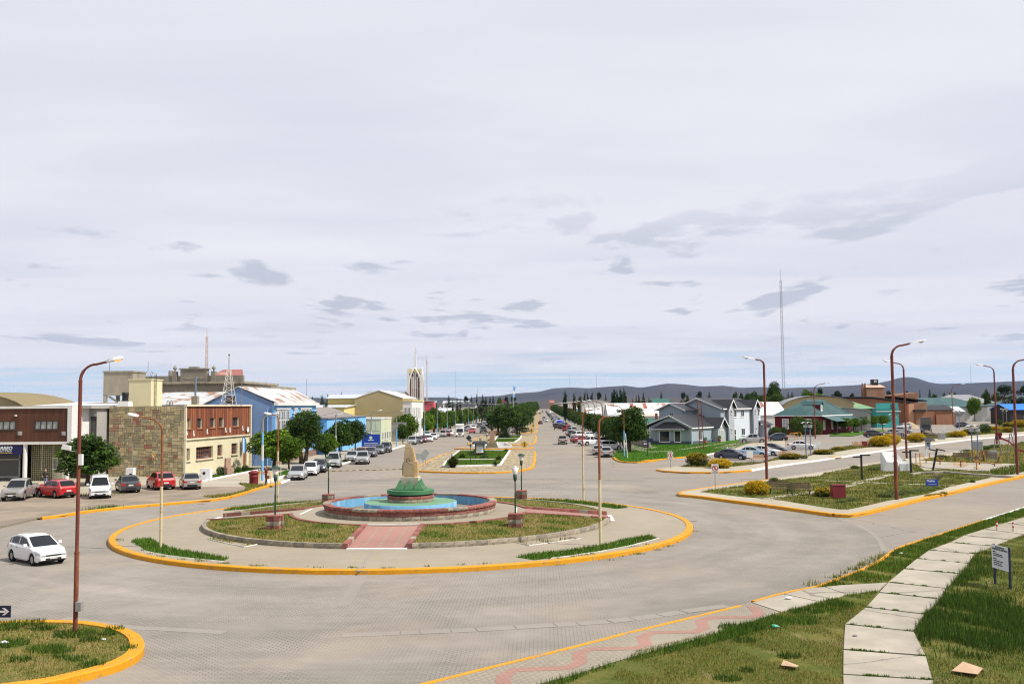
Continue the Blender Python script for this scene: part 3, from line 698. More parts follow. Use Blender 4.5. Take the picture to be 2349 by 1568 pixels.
verge=QL('b8',[(700,685),(1270,640),(1400,545),(1600,395),(1880,270),(2349,125),(2349,60),(2020,165),(1500,330),(1330,395),(1250,455),(1100,540),(900,615)],.1)
left_g=QL('b8',[(0,1010),(300,925),(440,880),(960,742),(1205,708),(1105,835),(940,970),(930,1170),(928,1560),(-400,1560),(-900,1400),(-700,1180)],.1)
right_g=QL('b8',[(1640,1500),(1582,1220),(1485,1030),(1570,892),(1700,775),(1740,693),(1855,577),(1920,495),(1965,420),(2115,358),(2349,270),(2800,200),(3000,700),(2800,1560)],.1)
grass('grass',left_g,560,.085,.009,[G_OLV,G_DRY,G_GRN,G_DRK],'dry mixed grass left of the slab footpath',z=.085,wts=[4,3.2,1.6,.8],clump=-1.2)
edge_l=QL('b8',[(0,1010),(300,925),(440,880),(960,742),(1205,708),(1140,790),(900,870),(600,960),(300,1020),(0,1090)],.1)
grass('grass',edge_l,600,.17,.012,[G_GRN,G_DRK,G_LAW],'lush green grass edge along the sidewalk',z=.085,clump=-.6,soft=.25,within=left_g)
edge_l2=QL('b7',[(900,905),(1150,842),(1450,744),(1700,674),(2000,594),(2349,490),(2349,560),(2000,650),(1600,735),(1250,830),(1100,905)],.1)
grass('grass',edge_l2,600,.17,.012,[G_GRN,G_DRK,G_LAW],'lush green grass edge beside the zigzag sidewalk',z=.085,clump=-.8)
grass('grass',right_g,420,.1,.009,[G_OLV,G_DRK,G_GRN,G_DRY],'mixed grass right of the slab footpath',z=.085,wts=[3,2.5,2.5,1.4],clump=-1.2)
dark_g=QL('b8',[(1590,1250),(1490,1030),(1580,890),(1745,700),(1860,585),(1960,430),(2060,380),(2010,560),(1900,760),(2200,800),(2349,800),(2500,1100),(2349,1150),(1900,1200)],.1)
grass('tall_grass',dark_g,520,.32,.014,[G_DRK,G_GRN,G_DRK],'tall dark grass beside the slab footpath',z=.085,clump=-.9,soft=.55,within=right_g)
grass('grass',verge,420,.15,.015,[G_GRN,G_DRK,G_OLV,G_LAW],'green verge between footpath and curved kerb',z=.085,clump=-1.2)
for x,y,r in((500,1225,.28),(170,1335,.2),(20,1400,.3),(900,820,.4),(640,870,.5),(120,1000,.6),(640,960,.35),(150,1100,.3)):
 c=Q('b8',x,y,.1);grass('grass_tuft',[(c[0]+r*math.cos(i*.8)*1.3,c[1]+r*math.sin(i*.8))for i in range(8)],550,.15,.016,[G_DRK,G_GRN],'dark green grass tufts left of the slab footpath',z=.085)
jp=[]
for i in range(2,len(pl)-4):
 A,B=Vector(pl[i]),Vector(pr_[i])
 for k in range(9):
  if random.random()<.7:
   t_=random.random();c=A.lerp(B,t_);jp.append((c.x,c.y,random.uniform(.05,.22)))
V=[];
for x,y,r in jp:
 for k in range(40):
  px,py=x+random.gauss(0,r*.5),y+random.gauss(0,.03);a=random.uniform(0,6.28);h=random.uniform(.03,.08)
  V+=[(px-.012*math.cos(a),py-.012*math.sin(a),.12),(px+.012*math.cos(a),py+.012*math.sin(a),.12),(px+random.gauss(0,.02),py+random.gauss(0,.02),.13+h)]
obj('joint_weeds',fast_mesh('joint_weeds',np.array(V),np.arange(len(V)).reshape(-1,3),G_GRN),label='small weeds growing in the footpath slab joints',cat='weeds',kind='stuff')
def weeds(pts,n,label,spread=.18,h=.1,z=.0,mats=None,size=.16):
 pts=[Vector(p)for p in pts];L=[0]
 for a,b in zip(pts,pts[1:]):L.append(L[-1]+(b-a).length)
 V=[]
 for _ in range(n):
  s=random.uniform(0,L[-1]);i=max(j for j in range(len(L))if L[j]<=s);i=min(i,len(pts)-2)
  c=pts[i].lerp(pts[i+1],(s-L[i])/max(1e-6,L[i+1]-L[i]))+Vector((random.gauss(0,spread),random.gauss(0,spread)))
  rr_=random.uniform(.4,1.4)*size
  for k in range(26):
   px,py=c.x+random.gauss(0,rr_),c.y+random.gauss(0,rr_*.5);a=random.uniform(0,6.28);hh=h*random.uniform(.3,1.2);zb=z+g(px)
   V+=[(px-.015*math.cos(a),py-.015*math.sin(a),zb),(px+.015*math.cos(a),py+.015*math.sin(a),zb),(px+random.gauss(0,.03),py+random.gauss(0,.03),zb+hh)]
 mats=mats or[G_GRN,G_DRY]
 T=np.arange(len(V)).reshape(-1,3)
 return obj('weeds',fast_mesh('weeds',np.array(V),T,mats,RNG.choice(len(mats),len(T),p=[.7,.3]if len(mats)==2 else None)),label=label,cat='weeds',kind='stuff')
weeds(circ(RC,RR+.1,60,R(-60),R(60)),26,'weeds along the outer foot of the roundabout kerb')
weeds(circ(RC,RR-.6,60,R(200),R(330)),34,'weeds along the inner edge of the roundabout kerb',z=.19)
weeds(QL('b8',[(640,685),(900,590),(1050,530),(1180,470),(1240,430)]),30,'flowering weeds at the foot of the curved verge kerb',.12,.22,mats=[G_OLV,mat('pale_flower',(.45,.47,.25),.9)])
# ---- the left lot, avenue pavements
LK=QL('a1',[(370,1500),(560,1478),(760,1443),(950,1423),(1132,1403)],.15)+QL('b4',[(100,728),(200,714),(330,692),(450,660),(600,608),(740,572),(850,545)],.15)
LK2=[(-26.0,y)for y in(97.6,103,112,122,135)]
lx=Q('b4',850,545,.15)
left_ground=LK+[(-26,100),(-26,1600),(-130,1600),(-130,50),(-60,58)]
sheet('left_pavement',left_ground,.135,M_PALE,label='pale pavement in front of the left hand buildings',cat='pavement')
kerb('kerb',smooth(LK,1),M_YEL,.3,.19,side=1,label='yellow kerb of the gravel car lot by the post building')
kerb('kerb',[LK[-1],(-25.9,100),(-25.9,128)],M_WHT,.25,.17,side=1,label='white kerb beside the row of cars near the speed bump')
kerb('kerb',[(-25.9,128),(-25.9,175)],M_WHT,.25,.17,side=1,label='worn white kerb by the dark parked cars')
kerb('kerb',[(-25.9,175),(-25.9,700)],M_WHT,.25,.17,side=1,label='white kerb under the long row of avenue trees on the left')
lot=QL('a1',[(-500,1640),(0,1575),(370,1492),(760,1432),(1132,1392)],.14)+QL('b4',[(100,715),(330,670),(470,630),(480,590),(100,585)],.14)+QL('a2',[(1100,1480),(400,1450)],.14)+QL('a1',[(900,1290),(300,1310),(-500,1330)],.14)
sheet('dirt_lot',lot,-.1,M_DIRT,thick=.242,label='worn dirt and gravel car lot',cat='car lot')
g1=QL('b4',[(20,690),(150,705),(330,680),(460,650),(600,603),(700,580),(640,570),(520,560),(400,555),(480,590),(470,625),(330,660)],.15)
sheet('verge',g1,.148,M_TURF,label='weedy verge at the corner by the yellow railing',cat='verge');grass('grass',g1,160,.18,.025,[G_OLV,G_DRY,G_GRN],'weedy grass by the yellow railing',z=.14)
weeds(QL('a1',[(320,1320),(700,1310),(1000,1300)],.15),30,'weeds at the back of the dirt lot',.5,.3,z=.14,size=.4)
weeds(QL('a1',[(740,1435),(990,1405)],.15),16,'green weeds behind the lot kerb',.2,.25,z=.14,mats=[G_GRN,G_DRK],size=.3)
g2=QL('b4',[(90,520),(640,412),(520,395),(330,430),(70,478)],.15)
sheet('front_lawn',g2,.15,M_LAWN,label='narrow lawn along the cream wall',cat='lawn');grass('grass',g2,160,.12,.025,[G_GRN,G_LAW,G_DRK],'grass of the lawn along the cream wall',z=.14)
kerb('edging',QL('b4',[(40,540),(90,522),(330,475),(640,414)],.15),M_WHT,.25,.16,label='low white border of the narrow lawn',z=.13)
g3=QL('a3',[(450,1175),(560,1145),(640,1060),(560,1075),(430,1120)],.15)
sheet('verge',g3,.148,M_LAWN,label='green verge behind the silver sedan',cat='verge');grass('grass',g3,120,.15,.03,[G_GRN,G_LAW],'grass verge under the bright green street tree',z=.14)
kerb('edging',QL('a3',[(300,1245),(420,1205),(560,1165)],.15),M_WHT,.3,.25,label='low white retaining edge behind the silver sedan',z=.13)
# ---- flagstone medians of the avenue
def island(name,pts,h,m,label,klabel,it=2,kw=.32,km=None):
 p=smooth(pts,it,True);a=sum(p[i][0]*p[(i+1)%len(p)][1]-p[(i+1)%len(p)][0]*p[i][1]for i in range(len(p)))
 if a<0:p=p[::-1]
 kerb('kerb',p,km or M_YEL,kw,h+.02,True,klabel)
 sheet(name,offset(p,kw-.06,True),h,m,label=label,cat=name.replace('_',' '));return p
I1=island('flagstone_median',[(-14.6,110.6),(-10.8,107.8),(-5.7,106.7),(-2.9,108.4),(-1.1,113),(-.7,119),(-.7,155.5),(-1.5,157.3),(-13.4,157),(-15.2,151),(-15.4,130),(-15.3,114)],.16,M_FLAG,'flagstone paved median with planted lawn','yellow kerb of the first flagstone median',1)
island('flagstone_median',[(-15.4,168.6),(-13,165.6),(-7.7,164.8),(-2.3,166.4),(-.9,169.8),(-2.2,172.6),(-5,176),(-9,177),(-13,175.5),(-15,171.5)],.16,M_FLAG,'small oval flagstone median under the bust monument','yellow kerb of the oval median under the bust')
isl=[(183,244),(260,304),(320,404),(418,540),(556,820),(840,1150)]
for i,(y0,y1)in enumerate(isl):
 island('flagstone_median',[(-15,y0+2),(-11,y0-1),(-2.5,y0),(-.9,y0+4),(-.9,y1-3),(-2.5,y1),(-13,y1),(-15,y1-4)],.16,M_FLAG,'flagstone median under the avenue trees, number %s beyond the bust'%['one','two','three','four','five','six'][i],'yellow kerb of median number %s beyond the bust'%['one','two','three','four','five','six'][i],1)
def white_bed(name,pts,label,h=.22,lawn=M_LAWN,z=.16,gl=None,w=.22):
 a=sum(pts[i][0]*pts[(i+1)%len(pts)][1]-pts[(i+1)%len(pts)][0]*pts[i][1]for i in range(len(pts)))
 if a<0:pts=pts[::-1]
 b=thing(name,label,'planting bed');n=len(pts)
 for i in range(n):
  A,B=Vector(pts[i]),Vector(pts[(i+1)%n]);c=(A+B)/2;d=B-A
  MB().box((c.x,c.y,z+h/2+g(c.x)),(d.length+w*.98,w,h+.001*i),math.atan2(d.y,d.x)).build('border',M_WHT,b)
 sheet('turf',offset(pts,.05,True),z+h*.6,lawn,kind=None,parent=b)
 grass('grass',offset(pts,.2,True),60,.12,.04,[G_LAW,G_GRN,G_OLV],None,z=z+h*.55,parent=b);return b
white_bed('lawn_bed',[(-11.8,116),(-5.0,118.3),(-5.0,129.6),(-12.6,129.4)],'lawn bed with white border in front of the blank notice board')
white_bed('lawn_bed',[(-12.6,130.2),(-5.0,130.4),(-5.0,155.6),(-13.2,155.8)],'lawn bed with white border behind the blank notice board')
white_bed('lawn_bed',[(-9.5,190),(-5.2,190.5),(-4.6,212),(-9.8,212)],'lawn bed with white border under the conifer behind the bust')
white_bed('lawn_bed',[(-10.0,213),(-4.6,213),(-4.6,232),(-10.2,232)],'lawn bed with white border beyond the conifer')
# ---- right: lawn of the grey house, strip between the roads, park
HL=QL('a6',[(1530,1350),(1560,1385),(1620,1412),(1720,1428),(1900,1432),(2100,1420),(2311,1402)],.15)+QL('a7',[(150,1146),(300,1134),(600,1108),(850,1080)],.15)
HW=QL('a7',[(1165,1047),(1360,1012),(1500,990),(1640,975)],.15)
HW2=QL('a8',[(850,1102),(1000,1082),(1300,1047)],.15)
lawn=HL+HW[:3]+[(42,188),(44,222),(20,240),(11.8,232),(11.8,150)]
sheet('verge_lawn',QL('a8',[(1090,1030),(1240,1025),(1430,1030),(1700,985),(1980,950),(1940,930),(1700,950),(1300,985),(1100,1000)],.1),.1,M_LAWN,label='lawn strip under the clipped trees',cat='lawn')
sheet('house_lawn',lawn,.13,M_LAWN,label='bright green lawn round the grey clapboard house',cat='lawn')
kerb('kerb',smooth(HL,1),M_YEL,.28,.18,side=1,label='yellow kerb of the lawn by the grey house')
kerb('kerb',HW,M_WHT,.28,.18,side=1,label='white kerb between lawn and parked row by the grey house')
grass('grass',lawn[:len(HL)+len(HW)]+[(45,182),(28,176),(19,182),(13,175)],26,.1,.05,[G_LAW,G_GRN,G_LAW],'mown grass of the lawn by the grey house',z=.13)
sheet('avenue_pavement',[(11.8,152),(20,165),(20,240),(60,236),(75,300),(75,1600),(11.8,1600)],.135,M_PALE,label='pale pavement under the trees right of the avenue',cat='pavement')
kerb('kerb',[(11.5,150),(11.5,700)][::-1],M_WHT,.25,.17,side=1,label='white kerb along the angled row of cars on the avenue')
fp=QL('a7',[(0,935),(120,985),(330,1012),(620,1000),(660,985),(1000,945),(1270,905),(1450,880),(1440,872),(1250,893),(950,935),(650,985),(320,1000),(180,960),(60,925)],.15)
sheet('garden_path',fp,.14,M_PALE,label='pale path crossing the lawn to the grey house door',cat='path')
sheet('forecourt',QL('a7',[(1270,960),(1450,895),(1600,870),(2349,800),(2349,1000),(1900,1090),(1700,1100),(1640,985),(1300,935)],.14),.138,M_PALE,label='pale forecourt in front of the tall grey wing',cat='forecourt')
SF=QL('b2',[(78,285),(150,300),(400,316),(700,316),(900,311),(1195,291)],.15)
SF2=QL('b2',[(1195,291),(1360,262),(1700,212),(2000,172),(2190,145)],.15)
SF3=QL('a8',[(1200,1365),(1290,1355),(1700,1290),(2100,1228),(2349,1192)],.15)+QL('b1',[(900,1152),(1500,1082),(1900,1048),(2336,1010),(2900,960)],.15)
SB=QL('b2',[(75,276),(250,250),(430,228),(700,195),(960,205),(1300,195)],.15)+QL('a8',[(350,1345),(740,1330),(860,1300),(1300,1195),(1700,1135),(2200,1075)],.15)+QL('b1',[(900,1000),(1450,965),(1800,880),(2336,850),(2900,800)],.15)
sheet('strip_pavement',SF+SF2[1:]+SF3+SB[::-1],.135,M_PALE,label='pale walkway strip between side road and car park',cat='walkway')
kerb('kerb',smooth(SF,1),M_YEL,.3,.19,side=1,label='yellow kerb at the tip of the walkway strip')
kerb('kerb',SF2,M_WHT,.3,.19,side=1,label='white kerb of the walkway strip beside the side road')
kerb('kerb',SF3,M_WHT,.3,.19,side=1,label='far white kerb of the walkway strip past the yellow ramp')
SG=QL('b2',[(360,250),(560,255),(900,255),(1200,225),(1500,170),(1850,130)],.15)+QL('a8',[(860,1310),(1060,1300),(1500,1225),(1900,1185),(2150,1140),(2200,1090),(1700,1140),(1300,1200),(870,1290),(740,1335),(350,1350)],.15)+QL('b2',[(1300,200),(960,210),(700,200),(430,235)],.15)
sheet('shrub_bed',SG,.142,M_TURF,label='dry planted bed along the walkway strip',cat='planting bed');grass('grass',SG,60,.22,.035,[G_OLV,G_DRY,G_GRN],'dry grass in the bed along the walkway strip',z=.14)
SG2=QL('b1',[(370,1060),(560,1110),(760,1085),(1000,1070),(1400,1030),(1900,990),(2336,960),(2336,870),(1800,890),(1450,972),(900,1005),(500,1040)],.15)
sheet('shrub_bed',SG2,.142,M_TURF,label='dry planted bed with yellow broom by the old truck',cat='planting bed');grass('grass',SG2,35,.25,.045,[G_OLV,G_DRY,G_GRN],'dry grass round the broom by the old truck',z=.14)
for lb,c,q in(('nearer','a8',[(1060,1345),(1190,1345),(1290,1355),(1200,1372)]),('further','b1',[(700,1160),(790,1152),(830,1162),(740,1168)])):
 sheet('kerb_ramp',QL(c,q,.16),.165,M_YEL,label='yellow painted kerb ramp, the %s on the walkway strip'%lb,cat='kerb ramp')
PF=QL('b2',[(320,562),(345,580),(430,585),(600,602),(900,642),(1300,692),(1700,748),(2150,812)],.18)+QL('b3',[(60,920),(150,936),(300,940),(450,921),(600,886),(900,811),(1200,736),(1500,676),(1800,601),(2100,531),(2349,481),(2900,360),(3500,240)],.18)
PB=QL('b2',[(325,552),(380,535),(700,486),(1000,446),(1110,432),(1500,382),(2000,310),(2349,252)],.18)+QL('b3',[(300,355),(680,306),(1100,258),(1450,205),(1850,135),(2020,106),(2349,78),(2900,40),(3500,0)],.18)
sheet('park_walk',PF+PB[::-1],.165,M_PALE,label='pale walkway round the triangular park',cat='walkway')
kerb('kerb',smooth(PF,1),M_YEL,.38,.22,side=1,label='thick yellow kerb along the near side of the triangular park')
kerb('kerb',PB[:6],M_YEL,.25,.2,side=-1,label='yellow kerb along the far side of the triangular park')
kerb('kerb',PB[5:],M_GKERB,.25,.2,side=-1,label='plain kerb along the far side of the triangular park')
PG=QL('b2',[(585,545),(800,570),(1100,605),(1350,625),(1550,645),(2000,720),(2230,750)],.18)+QL('b3',[(180,872),(270,872),(500,825),(740,770),(1000,725),(1200,690),(1470,605),(1950,500)],.18)+QL('b3',[(1940,420),(1700,420),(1400,400),(1170,415),(1100,360),(940,290)],.18)+QL('b3',[(690,335),(450,365),(300,390),(0,440)],.18)+QL('b2',[(2000,360),(1700,385),(1500,410),(1250,430),(1110,470),(800,510)],.18)
sheet('park_turf',PG,.175,M_MIXT,label='rough grass of the triangular park',cat='turf')
grass('grass',PG,80,.17,.026,[G_OLV,G_GRN,G_DRY,G_DRK],'rough grass of the triangular park',z=.17,wts=[3,2.6,2,1.2],clump=-.35)
PG2=QL('b3',[(1340,350),(1100,290),(1500,235),(1700,175),(2030,110),(2349,90),(2900,60),(3400,40),(3400,230),(2349,430),(2250,455),(1960,480),(2349,330),(2100,320),(1900,330)],.18)
sheet('park_turf',QL('b3',[(1100,290),(1500,235),(1700,178),(2030,115),(2349,92),(3400,45),(3400,200),(2349,340),(1900,330),(1340,310)],.18),.174,M_TURF,label='dry turf of the playground corner',cat='turf')
grass('grass',QL('b3',[(1100,290),(1500,235),(1700,178),(2030,115),(2349,92),(2700,70),(2700,290),(2349,340),(1900,330),(1340,310)],.18),34,.2,.04,[G_OLV,G_GRN,G_DRY],'dry grass of the playground corner',z=.17,clump=-.3)
grass('grass',QL('b3',[(1960,490),(1950,420),(2080,390),(2349,345),(2700,290),(2700,400),(2349,430),(2200,460)],.18),60,.3,.035,[G_GRN,G_OLV,G_DRK],'green grass beside the exercise court',z=.17)
court=QL('b3',[(1030,335),(1080,322),(1340,328),(2349,343),(2300,375),(1940,425),(1700,420),(1400,395),(1180,380)],.2)
sheet('exercise_court',court,.14,M_SLAB,label='pale concrete court under the exercise machines',cat='court',thick=.1)
for lbl,q in(('first',[(95,640),(470,540),(700,480),(830,455)]),('second',[(0,535),(250,545),(480,555),(640,562),(1000,575),(1540,597)])):
 strip('park_path',QL('b3',q,.18),1.0 if lbl=='first' else .6,.185 if lbl=='first' else .19,M_PALE,label='narrow pale park path, the %s one'%('wide diagonal' if lbl=='first' else 'straight thin'),cat='path')
strip('park_path',QL('b2',[(1360,635),(1550,600),(1720,575),(1980,540),(2160,500),(2349,470)],.18),1.0,.187,M_PALE,label='pale park path in front of the two benches',cat='path')
kerb('low_wall',QL('b3',[(1040,470),(1170,455),(1400,445),(1700,472),(1960,488),(2200,505)],.18),M_GKERB,.35,.2,label='low grey wall edging the exercise court grass',z=.17)
# ====== plants
def leafmat(n,c,c2,s=1.3):
 return mat(n,c,.7,var=.3,vs=s,col2=c2,s2=s*.7,f2=(.42,.6),fine=.3,fs=6,spec=.2,trans=.3,rnd=.22,coord='object')
L_BRT=leafmat('leaf_bright',(.14,.23,.012),(.09,.165,.01));L_MID=leafmat('leaf_mid',(.075,.135,.015),(.044,.092,.011))
L_DRK=leafmat('leaf_dark',(.034,.066,.013),(.02,.044,.01));L_CON=leafmat('leaf_conifer',(.014,.03,.013),(.009,.02,.01))
L_OLV=leafmat('leaf_olive',(.075,.1,.02),(.05,.075,.016));L_YEL=leafmat('flower_yellow',(.5,.34,.008),(.36,.25,.008),3)
L_RED=leafmat('flax_leaf',(.05,.035,.012),(.035,.045,.012));L_PALE=leafmat('leaf_pale',(.2,.24,.07),(.12,.17,.04));L_SIL=leafmat('leaf_silver',(.1,.13,.06),(.07,.1,.04))
M_BARK=mat('bark',(.07,.055,.04),.95,var=.3,vs=4,bump=.6,bs=12,coord='object')
M_TWIG=mat('dry_twig',(.16,.13,.1),.95,var=.2,coord='object')
def leaf_tris(P,N,size,flat=.0,long=1.0):
 n=len(P);a=RNG.normal(size=(n,3));a/=np.linalg.norm(a,axis=1)[:,None]
 b=RNG.normal(size=(n,3));b=b-a*(a*b).sum(1)[:,None];b/=np.linalg.norm(b,axis=1)[:,None]
 s=(size*RNG.uniform(.6,1.4,n))[:,None]
 V=np.stack([P-a*s*.5*long,P+b*s*.55,P+a*s*.6*long],1)
 return V.reshape(-1,3)
def crown_pts(n,lobes,fill=.35):
 L=np.array(lobes);vol=L[:,3]*L[:,4]*L[:,5];k=RNG.choice(len(L),n,p=vol/vol.sum())
 d=RNG.normal(size=(n,3));d/=np.linalg.norm(d,axis=1)[:,None]
 r=np.where(RNG.random(n)<fill,RNG.random(n)**(1/3),RNG.uniform(.8,1.08,n))
 r*=1+.16*np.sin(d[:,0]*7+k)*np.sin(d[:,2]*6+k*2)
 return L[k,:3]+d*r[:,None]*L[k,3:],k
def lobe_set(rx,rz,z0,n,rr,sq=1.,top=.0):
 out=[]
 for i in range(n):
  a=i*2.4+random.uniform(-.4,.4);h=(i+.5)/n;zc=z0+2*rz*(.18+.66*h)
  pr=math.sqrt(max(.05,1-((h-.42+top)/.62)**2));q=rx*pr*random.uniform(.42,.66)*sq
  s=rr*random.uniform(.6,1.3);out.append((q*math.cos(a),q*math.sin(a),zc,s,s,s*random.uniform(.7,.95)))
 out.append((0,0,z0+rz,rx*.6,rx*.6,rz*.75));return out
def add_crown(name,parent,P,size,mats,pick=None,long=1.):
 V=leaf_tris(P,None,size,long=long);n=len(P)
 mi=pick if pick is not None else np.zeros(n,int)
 return obj(name,fast_mesh(name,V,np.arange(3*n).reshape(-1,3),mats,mi),parent)
def trunk(parent,h,r,top,nl=5,spread=1.2,fork=1,m=None):
 mb=MB()
 for f in range(fork):
  a=f*2.2;bx,by=(.0,.0)if fork==1 else(.18*math.cos(a),.18*math.sin(a))
  path=[(bx,by,-.1)]+[(bx*(1+q)+random.uniform(-.06,.06),by*(1+q)+random.uniform(-.06,.06),h*q)for q in(.3,.65,1)]
  mb.tube(path,[r*1.35,r,r*.85,r*.7],8)
  for i in range(nl):
   a=i*6.283/nl+random.uniform(-.4,.4);e=spread*random.uniform(.6,1);zt=h+(top-h)*random.uniform(.3,.75);b=path[-1]
   mb.tube([(b[0],b[1],h*.92),(b[0]+e*.45*math.cos(a),b[1]+e*.45*math.sin(a),(h+zt)/2),(b[0]+e*math.cos(a),b[1]+e*math.sin(a),zt)],[r*.6,r*.4,r*.12],6)
 return mb.build('trunk',m or M_BARK,parent)
PROTO={}
def proto_tree(kind,var=0):
 k=(kind,var)
 if k in PROTO:return PROTO[k]
 random.seed(hash_(kind)+var*17)
 t=bpy.data.objects.new(kind,None);t.empty_display_size=.3
 COL.objects.link(t)
 if kind=='round_tree':
  trunk(t,1.6,.15,5.2,6,1.5);P,q=crown_pts(5800,lobe_set(2.4,2.3,1.3,14,.95));add_crown('crown',t,P,.31,[L_BRT,L_MID],(RNG.random(len(P))<.45).astype(int))
 elif kind=='street_tree':
  trunk(t,1.5,.17,5.2,6,1.5);P,q=crown_pts(5600,lobe_set(2.3,2.4,1.1,15,.92));add_crown('crown',t,P,.3,[L_MID,L_DRK],(RNG.random(len(P))<.5).astype(int))
 elif kind=='willow':
  trunk(t,1.7,.22,5.4,7,1.6,2);P,q=crown_pts(8200,lobe_set(2.3,2.3,1.4,16,.85));add_crown('crown',t,P,.17,[L_MID,L_DRK,L_OLV],RNG.choice(3,len(P),p=[.45,.43,.12]),1.6)
 elif kind=='clipped_tree':
  trunk(t,2.6,.12,4.4,5,1.2);P,q=crown_pts(4200,[(0,0,4.2,2.2,2.2,1.75),(0,0,3.7,2.3,2.3,1.0),(.6,0,4.9,1.3,1.4,.95),(-.7,.4,4.8,1.2,1.2,.95)],.2);add_crown('crown',t,P,.3,[L_MID,L_BRT],(RNG.random(len(P))<.3).astype(int))
 elif kind=='poplar':
  trunk(t,1.0,.14,5.5,4,.3)
  lb=[(random.uniform(-.3,.3),random.uniform(-.3,.3),.9+i*.42,.75*(1-abs(i-4.5)/9),.75*(1-abs(i-4.5)/9),.75)for i in range(12)]
  P,q=crown_pts(4200,lb);add_crown('crown',t,P,.22,[L_DRK,L_CON],(RNG.random(len(P))<.55).astype(int))
 elif kind=='conifer':
  trunk(t,2.0,.13,5.6,3,.3)
  lb=[]
  for i in range(26):
   h=i/26;r=1.7*(1-h)**.8+.12;a=i*2.4;lb.append((r*.62*math.cos(a),r*.62*math.sin(a),.7+5.2*h,r*.55+.1,r*.55+.1,.36))
  P,q=crown_pts(4600,lb,.5);add_crown('crown',t,P,.2,[L_CON,L_DRK],(RNG.random(len(P))<.3).astype(int))
 elif kind=='pine':
  trunk(t,2.4,.2,5.4,7,1.6)
  lb=[]
  for i in range(22):
   a=i*2.4;h=random.random();r=2.3*(1-.55*h)*random.uniform(.5,1);lb.append((r*math.cos(a),r*math.sin(a),1.6+4.0*h,.8,.8,.4))
  P,q=crown_pts(5200,lb,.5);add_crown('crown',t,P,.2,[L_CON,L_DRK],(RNG.random(len(P))<.2).astype(int))
 elif kind=='broom_bush':
  mb=MB()
  for i in range(9):a=i*.7;mb.tube([(0,0,-.05),(.5*math.cos(a),.5*math.sin(a),1.2),(1.1*math.cos(a),1.1*math.sin(a),2.6)],[.05,.035,.012],5)
  mb.build('stems',M_BARK,t)
  P,q=crown_pts(5200,[(0,0,2.6,2.2,2.2,2.6),(.9,.2,3.3,1.4,1.4,1.9),(-.9,-.3,3.1,1.4,1.4,2.0),(.2,-1,3.0,1.4,1.3,2.0)],.25);P=P[P[:,2]>.1]
  up=(P[:,2]/5.5+.45*np.hypot(P[:,0],P[:,1])/2.2+RNG.normal(0,.22,len(P)))
  th={0:.55,1:1.08,2:1.3}[var]
  add_crown('foliage',t,P,.26,[L_YEL,L_DRK,L_OLV],np.where(up>th,0,RNG.choice([1,2],len(P),p=[.7,.3])),1.3)
 elif kind=='shrub':
  trunk(t,.8,.08,3.5,6,1.2);P,q=crown_pts(3200,[(0,0,2.6,2.0,2.0,2.4),(.8,.3,3.4,1.3,1.3,1.7),(-.9,.1,3.0,1.2,1.2,1.7)],.35);P=P[P[:,2]>.1]
  add_crown('foliage',t,P,.28,[[L_MID,L_DRK],[L_BRT,L_MID],[L_OLV,L_MID],[L_PALE,L_MID]][var],(RNG.random(len(P))<.45).astype(int))
 elif kind=='flax_plant':
  V=[];n=240
  for i in range(n):
   a=random.uniform(0,6.283);le=random.uniform(.15,1.0);H_=random.uniform(3.0,6.0)*(1-.35*le);rr_=3.3*le;w=.21
   dx,dy=math.cos(a),math.sin(a);px,py=-dy*w,dx*w
   pts=[(.25*dx,.25*dy,0),(rr_*.45*dx,rr_*.45*dy,H_*.65),(rr_*dx,rr_*dy,H_)]
   b0,b1,b2_=pts
   V+=[(b0[0]-px,b0[1]-py,b0[2]),(b0[0]+px,b0[1]+py,b0[2]),(b1[0]+px,b1[1]+py,b1[2]),(b0[0]-px,b0[1]-py,b0[2]),(b1[0]+px,b1[1]+py,b1[2]),(b1[0]-px,b1[1]-py,b1[2]),(b1[0]-px,b1[1]-py,b1[2]),(b1[0]+px,b1[1]+py,b1[2]),b2_]
  nt=len(V)//3;obj('leaves',fast_mesh('leaves',np.array(V),np.arange(len(V)).reshape(-1,3),[L_RED,L_MID,L_OLV],np.repeat(RNG.choice(3,nt//3,p=[[.75,.2,.05],[.25,.45,.3]][var]),3)),t)
 elif kind=='ground_cover':
  P,q=crown_pts(1500,[(0,0,1.2,2.2,2.2,2.8),(1.2,0,1.,1.4,1.4,2.4),(-1.2,.2,1.,1.4,1.4,2.2)],.3);P=P[P[:,2]>0]
  add_crown('foliage',t,P,.45,[[L_PALE,L_OLV],[L_OLV,L_YEL]][var],(RNG.random(len(P))<.4).astype(int))
 elif kind=='twig_bush':
  mb=MB()
  for i in range(60):
   a=random.uniform(0,6.28);l=random.uniform(.3,1.);mb.tube([(0,0,0),(l*1.0*math.cos(a),l*1.0*math.sin(a),2.5),(l*2.3*math.cos(a+.3),l*2.3*math.sin(a+.3),random.uniform(3.5,5.8))],[.05,.03,.015],3,cap=False)
  mb.build('twigs',M_TWIG,t)
 t['used']=0;PROTO[k]=t;return t
def hash_(s):return sum(ord(c)*(i+1)for i,c in enumerate(s))
def plant(kind,x,y,h,w=None,var=0,label='',cat='tree',group=None,z=None,name=None):
 p=proto_tree(kind,var)
 if p['used']==0:t=p;p['used']=1
 else:t=copy_tree(p);del t['used']
 t.name=name or kind
 s=h/6.0;sw=w/{'poplar':2.3,'conifer':4.0,'flax_plant':5.6}.get(kind,4.6)if w else s
 place(t,x,y,random.uniform(0,6.28),z,(sw,sw,s));tag(t,label,cat,group)
 if 'used' in t and t is not p:del t['used']
 return t
